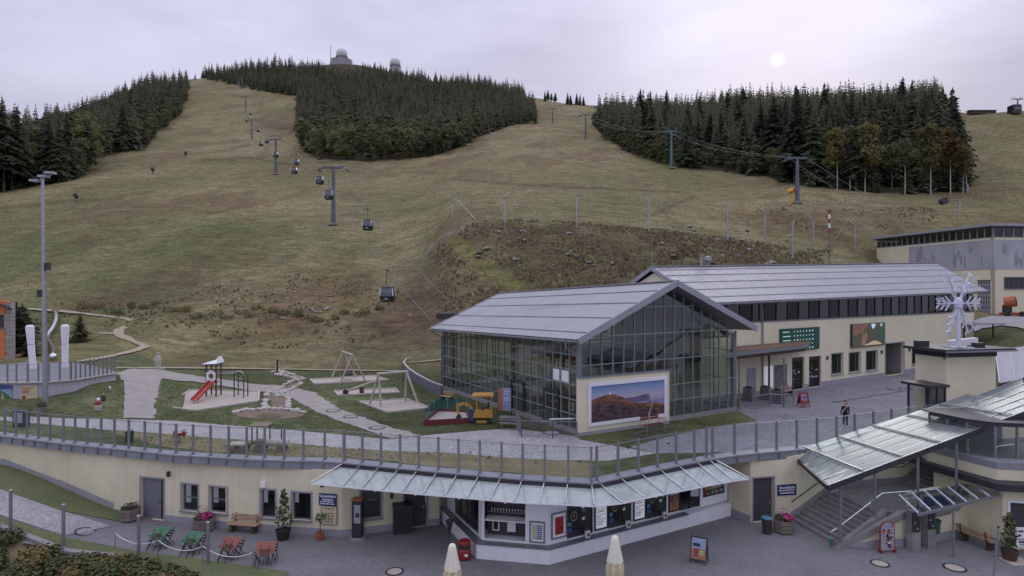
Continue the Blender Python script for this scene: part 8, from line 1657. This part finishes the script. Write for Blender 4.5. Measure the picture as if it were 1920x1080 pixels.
# folded bistro sets
def bistro(q, rz, m, label, r_=0):
    t = thing('folding_table_set', q, label, 'table set'); c, s = math.cos(rz), math.sin(rz); X = V3(c, s, 0); Yb = V3(-s, c, 0); tilt = .5
    nz = (V3(0, 0, 1) * math.cos(tilt) - Yb * math.sin(tilt)).normalized(); ty = nz.cross(X)
    for k in range(6): MB().box(q + V3(0, 0, .72) + ty * (-.3 + .12 * k), (.9, .105, .025), axes=(X, ty, nz)).build('table_slat', MATS[m], t)
    for e in (-.38, .38):
        MB().bar(q + X * e + Yb * .35, q + X * e - Yb * .3 + V3(0, 0, .68), .03).build('table_leg', MATS['black'], t); MB().bar(q + X * e * .95 - Yb * .45, q + X * e * .95 + Yb * .25 + V3(0, 0, .8), .03).build('table_leg', MATS['black'], t)
    for e, dy in ((-.25, .1), (.3, .12), (.05, -.45)):
        o_ = q + X * e + Yb * dy
        for k in range(3): MB().box(o_ + V3(0, 0, .5 + .1 * k) + Yb * (.1 + .09 * k), (.42, .07, .02), axes=(X, ty, nz)).build('chair_slat', MATS['dark_wood'], t)
        for f in (-.2, .2): MB().bar(o_ + X * f + Yb * .3, o_ + X * f - Yb * .12 + V3(0, 0, .55), .022).build('chair_leg', MATS['black'], t); MB().bar(o_ + X * f - Yb * .3, o_ + X * f + Yb * .3 + V3(0, 0, .92), .022).build('chair_leg', MATS['black'], t)
mat('table_green', lin((64, 112, 84)), .6, .1, 3); mat('table_orange', lin((132, 80, 62)), .6, .1, 3)
bistro(Gy(300, 1025), -.25, 'table_green', 'green table folded up with chairs leaning on it, nearest the grey door'); bistro(Gy(362, 1035), -.25, 'table_green', 'green table folded up with chairs, beside the orange sets'); bistro(Gy(432, 1046), -.25, 'table_orange', 'orange table folded up with chairs, next to a green set'); bistro(Gy(497, 1056), .15, 'table_orange', 'orange table folded up with chairs, last of the row towards the kiosk')
# bushes and fence at the lower left
for i, (a, b) in enumerate(zip(kl, kl[1:])):
    if i < 5: tag(MB().bar(a + V3(0, 0, .02), b + V3(0, 0, .02), .3, .28).build('kerb_stone', MATS['concrete']), 'long grey kerb stone along the hedge, ' + ('furthest up the ramp', 'second down the ramp', 'third down the ramp', 'where the ramp levels', 'last before the chain')[i], 'kerb')
bk = MB()
for (a, b) in zip(kl, kl[1:]): bk.quad(a, b, V3(b.x + 1, b.y - 5, b.z - 2.2), V3(a.x + 1, a.y - 5, a.z - 2.2))
o = bk.build('hedge_bank', MATS['worn_grass']); struct(o)
ph = 0
for i in range(120):
    t_ = .6 + rr.random() * 6.3; k = int(t_); p = kl[k].lerp(kl[k + 1], t_ - k); dy = rr.uniform(.45, 3.6) ; hgt = rr.uniform(.4, .85); q = V3(p.x + dy * .2, p.y - dy, p.z - dy * .44 + .05)
    m = rr.choice(['hedge_leaf', 'hedge_leaf', 'olive_leaf', 'olive_leaf', 'autumn_leaf'] + (['red_leaf'] if i % 9 == 0 else [])); shrub(0, 0, rr.uniform(.5, .8), hgt, m, {'hedge_leaf': 'dark green bush', 'olive_leaf': 'olive green bush', 'autumn_leaf': 'yellow brown autumn bush', 'red_leaf': 'dark red leaved bush'}[m] + ' in the hedge below the kerb', 'bushes of the hedge below the kerb', q, 500 + i)
for px, pyb, pyt, lab in ((20, 1000, 920, 'up the cobbled ramp'), (119, 1030, 947, 'at the lower end of the cobbled ramp'), (260, 1043, 968, 'before the grey door'), (390, 1057, 980, 'beside the folded orange set')):
    q = Gy(px, pyb); h = (pyb - pyt) / F_PX * q.y; t = thing('fence_post', q, 'thick grey steel fence post ' + lab, 'post', 'steel fence posts along the hedge'); MB().tube(q - V3(0, 0, .4), q + V3(0, 0, h), .085, .08, 10).build('shaft', MATS['grey_metal'], t); MB().lathe(q + V3(0, 0, h), [(.095, 0), (.095, .04), (.02, .07)], 10).build('cap', MATS['steel'], t)
rope_px = [(216, 1026, 1000), (296, 1046, 1013), (380, 1056, 1024), (474, 1064, 1036)]; rq = [(Gy(a, b), (b - c) / F_PX * Gy(a, b).y) for a, b, c in rope_px]
for (q, h), nm in zip(rq, ('at the end of the cobbled ramp', 'before the green sets', 'between the green and orange sets', 'beside the last orange set')): t = thing('rope_stake', q, 'thin stake carrying the white rope ' + nm, 'stake'); MB().tube(q, q + V3(0, 0, h), .02, n=6).build('shaft', MATS['grey_metal'], t); MB().lathe(q + V3(0, 0, h), [(.03, 0), (.03, .03)], 6).build('eyelet', MATS['steel'], t)
full = []
for (a, ha), (b, hb) in zip(rq, rq[1:]):
    for k in range(10): s = k / 10; p = (a + V3(0, 0, ha)).lerp(b + V3(0, 0, hb), s); p.z -= .34 * 4 * s * (1 - s); full.append(p)
full.append(rq[-1][0] + V3(0, 0, rq[-1][1])); tag(MB().path(full, .015, 6).build('white_rope', MATS['white'], smooth=True), 'white rope sagging between thin stakes before the folded tables', 'rope')
# closed parasols
mat('parasol', lin((226, 222, 202)), .85, .06, 4); mat('parasol_yellow', lin((196, 188, 150)), .85, .1, 4)
def parasol(px, py_top, Yd_, label):
    top = P(px, py_top, Yd_); q = V3(top.x, top.y, 0); t = thing('closed_parasol', q, label, 'parasol'); n = 24; mb = MB(); vs = []; fs = []; secs = [(0, .02), (.02, .09), (.08, .14), (.25, .17), (.6, .22), (1.0, .28), (1.08, .29)]
    for dz, r_ in secs:
        for k in range(n): a = 6.283 * k / n; f = r_ * (1 + (.22 * dz) * (1 if k % 3 == 0 else -.6 if k % 3 == 1 else .2)); vs.append(V3(top.x + f * math.cos(a), top.y + f * math.sin(a), top.z - dz))
    fs = [(i * n + k, i * n + (k + 1) % n, (i + 1) * n + (k + 1) % n, (i + 1) * n + k) for i in range(len(secs) - 1) for k in range(n)]; mb.add(vs, fs); mb.build('cover', MATS['parasol'], t, smooth=True)
    vs = []; mb = MB(); secs = [(1.02, .20), (1.2, .30), (1.5, .31), (2.1, .26), (2.3, .2)]
    for dz, r_ in secs:
        for k in range(n): a = 6.283 * k / n; f = r_ * (1 + .25 * (1 if k % 4 < 2 else -1)); vs.append(V3(top.x + f * math.cos(a), top.y + f * math.sin(a), top.z - dz))
    mb.add(vs, fs[:n * 4]); mb.build('folded_canopy', MATS['parasol_yellow'], t, smooth=True); MB().tube(q, top - V3(0, 0, .05), .03).build('pole', MATS['steel'], t); MB().lathe(q, [(.4, 0), (.4, .08), (.08, .12), (.06, .4)], 14).build('base', MATS['concrete'], t)
parasol(848, 1019, 25.4, 'closed cream parasol before the red bin'); parasol(1153, 1004, 25.4, 'closed cream parasol before the long ticket counter')
q = Gy(842, 1040); t = thing('closed_umbrella', q, 'dark closed umbrella leaning at the kiosk corner', 'umbrella'); MB().tube(q, q + V3(.02, 0, 1.75), .025).build('pole', MATS['dark_metal'], t); MB().lathe(q + V3(.02, 0, .95), [(.03, 0), (.1, .35), (.2, .72), (.05, .8)], 10).build('canopy', MATS['near_black'], t)
q = Gy(871, 1048); t = thing('barrel_bin', q, 'red barrel shaped bin beside the kiosk counter', 'bin'); MB().lathe(q, [(.27, 0), (.31, .12), (.32, .4), (.3, .55)], 16).build('body', MATS['red_paint'], t, smooth=True); MB().lathe(q + V3(0, 0, .56), [(.3, 0), (.31, .1), (.3, .18)], 16).build('band', MATS['dark_metal'], t); MB().lathe(q + V3(0, 0, .745), [(.31, 0), (.31, .12), (.26, .16), (.22, .14), (.22, .06)], 16).build('rim', MATS['red_paint'], t)
c = q + V3(.1, -.31, .3); MB().add([c + V3(.09 * math.cos(a), -.01, .07 * math.sin(a)) for a in np.linspace(0, 6, 14)], [tuple(range(14))]).build('emblem', MATS['white'], t)
def aboard(q, rz, w_, h, m_frame, cells, label, name='a_board', lean=.28):
    t = thing(name, q, label, 'sign'); c, s = math.cos(rz), math.sin(rz); X = V3(c, s, 0); Yb = V3(-s, c, 0)
    for sd in (-1, 1):
        bo = q + Yb * lean * sd; tp = q + V3(0, 0, h); up_ = (tp - bo).normalized(); nn = X.cross(up_) * (1 if sd < 0 else -1)
        for e in (-1, 1): MB().bar(bo + X * e * w_ / 2, tp + X * e * w_ / 2, .035, .035).build('frame_leg', MATS[m_frame], t)
        for zz in (.14, .98): MB().bar(bo.lerp(tp, zz) - X * w_ / 2, bo.lerp(tp, zz) + X * w_ / 2, .03, .03).build('frame_rail', MATS[m_frame], t)
        l = (tp - bo).length
        MB().slab([bo.lerp(tp, .2) - X * w_ * .46, bo.lerp(tp, .2) + X * w_ * .46, bo.lerp(tp, .95) + X * w_ * .46, bo.lerp(tp, .95) - X * w_ * .46], Yb * .01 * sd).build('poster', MATS[cells[0][4]], t)
        if sd < 0:
            for i, (x0, y0, x1, y1, m) in enumerate(cells[1:]):
                A_ = lambda x, y: bo.lerp(tp, .2 + .75 * y) + X * w_ * (x - .5) * .9 - Yb * (.016 + .002 * i); MB().quad(A_(x0, y0), A_(x1, y0), A_(x1, y1), A_(x0, y1)).build('print', MATS[m], t)
aboard(Gy(1311, 1054), -.5, .72, 1.2, 'black', [(0, 0, 0, 0, 'p_grey'), (0, .5, 1, 1, 'p_sky'), (0, .0, 1, .5, 'p_orange'), (.2, .1, .5, .5, 'p_brown'), (.55, .2, .9, .45, 'p_sand'), (.1, .6, .6, .75, 'p_navy')], 'black framed folding sign board on the yard before the counter')
aboard(G(1506, 763), .3, .8, 1.15, 'red_paint', [(0, 0, 0, 0, 'red_paint'), (.2, .35, .8, .9, 'p_sky'), (.35, .45, .7, .8, 'p_blue'), (.2, .05, .8, .25, 'p_brown')], 'red folding sign board on the upper forecourt before the station')
q = Gy(1664, 1036); t = thing('arched_sign', q, 'arched red framed menu sign with food pictures beside the stairs', 'sign'); w = Wall(q, (.98, .12)); arch = [(-.35, .12), (.35, .12), (.35, 1.15)] + [(.35 * math.cos(a), 1.15 + .35 * math.sin(a)) for a in np.linspace(.2, 2.94, 9)] + [(-.35, 1.15)]
MB().slab([w.pt(x * 1.14, z * 1.03 - (.0 if z > .2 else .02), 0) for x, z in arch], -w.n * .05).build('frame', MATS['red_paint'], t); MB().add([w.pt(x, z, .006) for x, z in arch], [tuple(range(len(arch)))]).build('print', MATS['p_grey'], t)
r = random.Random(12)
for i, (x, z, s1, s2, m) in enumerate([(r.uniform(-.22, .22), r.uniform(.25, 1.3), r.uniform(.05, .12), r.uniform(.03, .07), r.choice(['white', 'p_orange', 'p_brown', 'p_navy', 'p_sand', 'p_red', 'p_lav', 'p_navy'])) for _ in range(30)]): MB().add([w.pt(x + s1 * math.cos(a), z + s2 * math.sin(a), .008 + i * .0005) for a in np.linspace(0, 5.5, 9)], [tuple(range(9))]).build('food_picture', MATS[m], t)
for e in (-.37, .37): MB().box(w.pt(e, .08, -.02), (.06, .3, .16)).build('foot', MATS['red_paint'], t)
def machine(px, py, label, m='near_black'):
    q = Gy(px, py); t = thing('ticket_machine', q, label, 'ticket machine'); MB().box(q + V3(0, .1, .45), (.46, .4, .9), .2).build('pedestal', MATS['concrete'], t); MB().box(q + V3(0, .1, 1.42), (.52, .3, 1.1), .2).build('housing', MATS['grey_metal'], t); MB().box(q + V3(.03, -.07, 1.42), (.42, .04, .95), .2).build('front', MATS[m], t)
    for dx, dz in ((-.08, 1.2), (.08, 1.1), (-.05, 1.4)): MB().box(q + V3(dx, -.1, dz), (.08, .02, .08), .2).build('button', MATS['p_grey'], t)
machine(1715, 1032, 'dark ticket machine on a pedestal nearer the arched sign'); machine(1744, 1026, 'dark ticket machine on a pedestal nearer the grey door')
def bin_(q, m, lid, label, r_=.22, h=.85): t = thing('waste_bin', q, label, 'bin'); MB().lathe(q, [(r_ * .85, 0), (r_, h)], 14).build('body', MATS[m], t); MB().lathe(q + V3(0, 0, h), [(r_ * 1.1, 0), (r_ * 1.1, .06), (r_ * .8, .1), (r_ * .75, .02)], 14).build('rim', MATS[lid], t)
bin_(Gy(1438, 1000), 'near_black', 'p_teal', 'dark bin with a blue rim left of the planter by the stairs', .26, .8); bin_(Gy(1763, 1022) + V3(0, .3, .5), 'board_green', 'near_black', 'green bin beside the ticket machines', .2, .6)
q = Gy(1556, 1030); t = thing('ashtray_post', q, 'small green box on the first stair roof post', 'box'); MB().box(q + V3(.05, -.05, .35), (.14, .12, .4)).build('body', MATS['board_green'], t); MB().box(q + V3(.05, -.05, .57), (.16, .14, .04)).build('lid', MATS['p_teal'], t)
q = P(1862, 1078, 27.0); q.z = 0; t = thing('flag_post', q, 'thin steel post with a knob standing in the open yard', 'post'); MB().tube(q, V3(P(1872, 990, 27).x, 27.0, P(1872, 990, 27).z), .035, .03).build('shaft', MATS['steel'], t); MB().lathe(V3(P(1872, 990, 27).x, 27, P(1872, 990, 27).z), [(.04, 0), (.06, .05), (.02, .1)], 8).build('knob', MATS['dark_metal'], t)
q = Gy(1912, 1040); t = thing('info_stand', q, 'white information stand with print at the right edge of the yard', 'sign'); MB().box(q + V3(.2, 0, .85), (.75, .04, .95), -.1).build('board', MATS['white'], t)
for dx in (-.1, .5): MB().tube(q + V3(dx, 0, 0), q + V3(dx, 0, .5), .025).build('leg', MATS['white'], t)
for dx, dz, w1, m in ((.05, 1.15, .2, 'near_black'), (-.02, .95, .12, 'p_navy'), (.2, .75, .5, 'p_grey'), (.2, .62, .5, 'p_navy'), (.2, .5, .4, 'p_grey')): MB().box(q + V3(dx, -.03, dz), (w1, .01, .08), -.1).build('print', MATS[m], t)
t, L0, L1, z0, z1 = sign('wall_sign', wS, 1882, 967, 1889, 979, MATS['blue_sign'], 'small blue sign on the corner building wall'); bars_text(t, wS, min(L0, L1) + .04, max(L0, L1) - .04, ((z0 + z1) / 2 + .08, (z0 + z1) / 2 - .08), MATS['white'], .072, .05, .1, 2)
q = Gy(1905, 1053); tag(MB().box(q + V3(0, 0, .02), (1.1, .9, .03), .1).build('doormat', MATS['sand']), 'pale square paving slab with a grate by the corner building', 'slab')
def manhole(q, r_, label, m='concrete', ring='dark_metal', z=0.02):
    t = thing('manhole_cover', q, label, 'manhole'); n = 24; rg = MB()
    for k in range(n):
        a0, a1 = 6.283 * k / n, 6.283 * (k + 1) / n; rg.slab([q + V3(a_ * math.cos(b_), a_ * math.sin(b_), .008) for a_, b_ in ((r_ * .8, a0), (r_ * .8, a1), (r_, a1), (r_, a0))], (0, 0, z))
    if q.x < -20: t.rotation_euler = (0, .21, 0)
    rg.build('ring', MATS[ring], t); MB().lathe(q + V3(0, 0, .008), [(r_ * .8, 0), (r_ * .8, z * .6)], n).build('lid', MATS[m], t)
manhole(Gy(740, 1072), .42, 'round manhole cover in the asphalt before the black cabinet', 'sand'); manhole(Gy(1650, 1057), .42, 'round manhole cover in the asphalt before the arched sign', 'sand'); manhole(Gy(1790, 1065), .48, 'round manhole cover in the asphalt before the bench', 'sand'); manhole(Gy(160, 997), .5, 'round manhole cover in the cobbled ramp', 'concrete')
for k, (px, py) in enumerate(((625, 771), (658, 782), (707, 803))): manhole(G(px, py) + V3(0, 0, .03), .55, 'round manhole cover in the gravel path, ' + ('nearest the pond', 'middle of three', 'nearest the cobbled walk')[k], 'gravel')
manhole(G(1677, 731) + V3(0, 0, .012), .6, 'round manhole cover in the upper forecourt nearer the station windows', 'cobble_grey'); manhole(G(1697, 728) + V3(0, 0, .012), .6, 'round manhole cover in the upper forecourt nearer the open passage', 'cobble_grey'); manhole(G(1035, 812) + V3(0, 0, .008), .6, 'round manhole cover behind the bar fence at the hall', 'cobble_pale')
a, b = G(1561, 755), G(1712, 731); struct(MB().bar(a + V3(0, 0, .016), b + V3(0, 0, .016), .14, .02).build('drain_channel', MATS['dark_metal']))
# entrance gates under the flat roof
for a_, b_, lab in (((1415, 767), (1443, 762), 'low steel gate section nearest the glass hall entrance'), ((1443, 762), (1466, 764), 'low steel gate section in the middle of the entrance'), ((1470, 764), (1488, 762), 'low steel gate section nearest the red sign board')): barrier(G(*a_), G(*b_), lab, 1.0, 'steel', 'entrance_gate')
for px, py, lab in ((1404, 752, 'steel turnstile box nearest the glass hall'), (1436, 750, 'steel turnstile box in the middle of the entrance'), (1458, 757, 'steel turnstile box nearest the roof post')):
    q = G(px, py); t = thing('turnstile', q, lab, 'turnstile'); MB().box(q + V3(0, 0, .55), (.35, .9, 1.1), .5).build('body', MATS['grey_metal'], t); MB().box(q + V3(0, 0, 1.15), (.3, .5, .12), .5).build('reader', MATS['near_black'], t)
    for a0 in (0, 2.1, 4.2): MB().tube(q + V3(.2, 0, .85), q + V3(.55, .3 * math.cos(a0), .85 + .3 * math.sin(a0)), .02).build('arm', MATS['steel'], t)
bench(G(1476, 742), .57, 'small wooden bench against the station wall behind the entrance gates', 1.3)
t, L0, L1, z0, z1 = sign('menu_case', WRF, 1396, 912, 1410, 942, MATS['white'], 'white notice case beside the dark door at the end of the counter') if False else (None,) * 5

# ------------------------------------------------------------------ person
def skinned(joints, edges, root, sub=2):
    me = bpy.data.meshes.new('body'); me.from_pydata([j[0] for j in joints], edges, []); o = bpy.data.objects.new('body', me); C.objects.link(o)
    m = o.modifiers.new('s', 'SKIN'); m.use_smooth_shade = True; s = o.modifiers.new('d', 'SUBSURF'); s.levels = sub; s.render_levels = sub
    for i, j in enumerate(joints): me.skin_vertices[0].data[i].radius = j[1] if isinstance(j[1], tuple) else (j[1], j[1]); me.skin_vertices[0].data[i].use_root = (i == root)
    dg = bpy.context.evaluated_depsgraph_get(); out = bpy.data.meshes.new_from_object(o.evaluated_get(dg)); bpy.data.objects.remove(o); return out
pq = G(1585, 801); PE = thing('person', pq, 'person in black jacket and dark trousers with a white shoulder strap standing on the forecourt', 'person')
J = [((0, 0, .93), (.15, .11)), ((0, 0, 1.08), (.135, .10)), ((0, 0, 1.25), (.16, .115)), ((0, 0, 1.38), (.15, .10)), ((0, .01, 1.46), (.055, .055)), ((0, -.01, 1.54), (.075, .085)), ((0, -.015, 1.63), (.082, .10)), ((0, -.01, 1.70), (.06, .075))]
E = [(0, 1), (1, 2), (2, 3), (3, 4), (4, 5), (5, 6), (6, 7)]
def chain(start, pts_):
    prev = start
    for p, r_ in pts_: J.append((p, r_)); E.append((prev, len(J) - 1)); prev = len(J) - 1
    return prev
for s in (-1, 1):
    chain(0, [((.09 * s, 0, .82), (.095, .10)), ((.095 * s, -.02 - .02 * s, .50), (.065, .07)), ((.10 * s, .01 - .02 * s, .28), (.055, .06)), ((.10 * s, .03 - .02 * s, .08), (.042, .045)), ((.11 * s, -.06 - .02 * s, .04), (.042, .035)), ((.115 * s, -.16 - .02 * s, .03), (.035, .025))])
    hnd = chain(3, [((.17 * s, 0, 1.40), (.07, .07)), ((.22 * s, .02, 1.18), (.05, .05)), ((.235 * s, -.02 if s > 0 else -.08, .98), (.042, .042)), ((.225 * s, -.08 if s > 0 else -.2, .84), (.03, .03)), ((.222 * s, -.1 if s > 0 else -.26, .77), (.03, .022))])
    hx, hy, hz = J[hnd][0]
    for k, (dy, l) in enumerate(((-.032, .07), (-.012, .085), (.010, .08), (.03, .065))): chain(hnd, [((hx, hy + dy, hz - .035), .009), ((hx - .004 * s, hy + dy * 1.1 - .006, hz - .035 - l * .55), .0085), ((hx - .014 * s, hy + dy * 1.1 - .016, hz - .035 - l), .008)])
    chain(hnd, [((hx - .01 * s, hy - .05, hz + .005), .011), ((hx - .018 * s, hy - .07, hz - .04), .009)])
me = skinned(J, E, 0); mat('skin', lin((214, 168, 148)), .6, .06, 8); mat('jacket', lin((34, 32, 38)), .8, .15, 6); mat('jeans', lin((40, 44, 58)), .85, .15, 6); mat('shoes', lin((205, 200, 200)), .7, .08, 6); mat('hair', lin((52, 34, 30)), .6, .2, 12)
me.materials.clear()
for k in ('skin', 'jacket', 'jeans', 'shoes'): me.materials.append(MATS[k])
for p in me.polygons:
    c = p.center; a = math.hypot(c.x, 0)
    p.material_index = 3 if c.z < .10 else 2 if c.z < .88 and a < .19 else 0 if (c.z > 1.45 or (a > .19 and c.z < .82)) else 1
    p.use_smooth = True
ob = bpy.data.objects.new('body', me); C.objects.link(ob); ob.parent = PE; PE.rotation_euler = (0, 0, -.7)
def kid(mb, nm, m, smooth=True): 
    me_ = bpy.data.meshes.new(nm); me_.from_pydata(mb.v, [], mb.f); me_.materials.append(MATS[m]); me_.polygons.foreach_set('use_smooth', [smooth] * len(me_.polygons)); o = bpy.data.objects.new(nm, me_); C.objects.link(o); o.parent = PE; BASE[o] = V3(0, 0, 0); return o
hb = MB(); vs = []; n = 14
for z, rx, ry, oy in ((1.40, .07, .04, .09), (1.48, .10, .07, .055), (1.58, .105, .09, .03), (1.68, .10, .105, .012), (1.75, .075, .08, .01), (1.785, .03, .03, .01)):
    for k in range(n): a = 6.283 * k / n; y_ = math.sin(a) * ry + oy; vs.append(V3(math.cos(a) * rx, max(y_, -.045 if z > 1.66 else -.02 + (1.7 - z) * .1), z))
hb.add(vs, [(i * n + k, i * n + (k + 1) % n, (i + 1) * n + (k + 1) % n, (i + 1) * n + k) for i in range(5) for k in range(n)] + [tuple(range(5 * n, 6 * n))]); kid(hb, 'hair', 'hair')
kid(MB().add([V3(-.012, -.105, 1.60), V3(.012, -.105, 1.60), V3(0, -.128, 1.605), V3(0, -.108, 1.65)], [(0, 1, 2), (0, 2, 3), (1, 3, 2)]), 'nose', 'skin', False); kid(MB().box((0, -.107, 1.565), (.04, .01, .009)), 'mouth', 'maroon', False)
for s in (-1, 1): kid(MB().lathe(V3(.03 * s, -.102, 1.645), [(.002, -.008), (.011, 0), (.002, .008)], 8), 'eye', 'black')
kid(MB().path([V3(.14, .02, 1.43), V3(.12, -.10, 1.42), V3(.0, -.135, 1.25), V3(-.12, -.125, 1.08), V3(-.16, -.05, .98)], .016, 6), 'shoulder_strap', 'white')

lawn_ok = lambda px, py, Y: (py > 700) & (Y > cope_Y(px) + .3) & (px < 960) & (px > 215)
_pv = [(228, 786, 232, 735), (296, 760, 300, 700)]
def on_path(px, py): return in_poly(px, py, [(222, 790), (228, 692), (306, 692), (296, 790)]) | in_poly(px, py, [(300, 690), (540, 720), (800, 818), (800, 828), (720, 826), (530, 748), (300, 714)]) | in_poly(px, py, walk_top + [(1085, 870)] + walk_bot[6:]) | in_poly(px, py, [(303, 765), (358, 730), (488, 733), (486, 755), (367, 773)]) | in_poly(px, py, [(578, 722), (582, 710), (702, 703), (810, 766), (727, 776), (672, 755), (630, 744)]) | in_poly(px, py, [(436, 792), (436, 764), (500, 744), (500, 700), (575, 700), (545, 762), (575, 792)]) | in_poly(px, py, [(790, 802), (820, 770), (960, 740), (960, 800)])
tufts('lawn_grass', 12000, (215, 1090), (33, 71), lambda px, py, Y: lawn_ok(px, py, Y) & ~on_path(px, py), .045, 'tuft_green', 'short green grass tufts on the playground lawn', 'grass', 9, 1.3, 2)
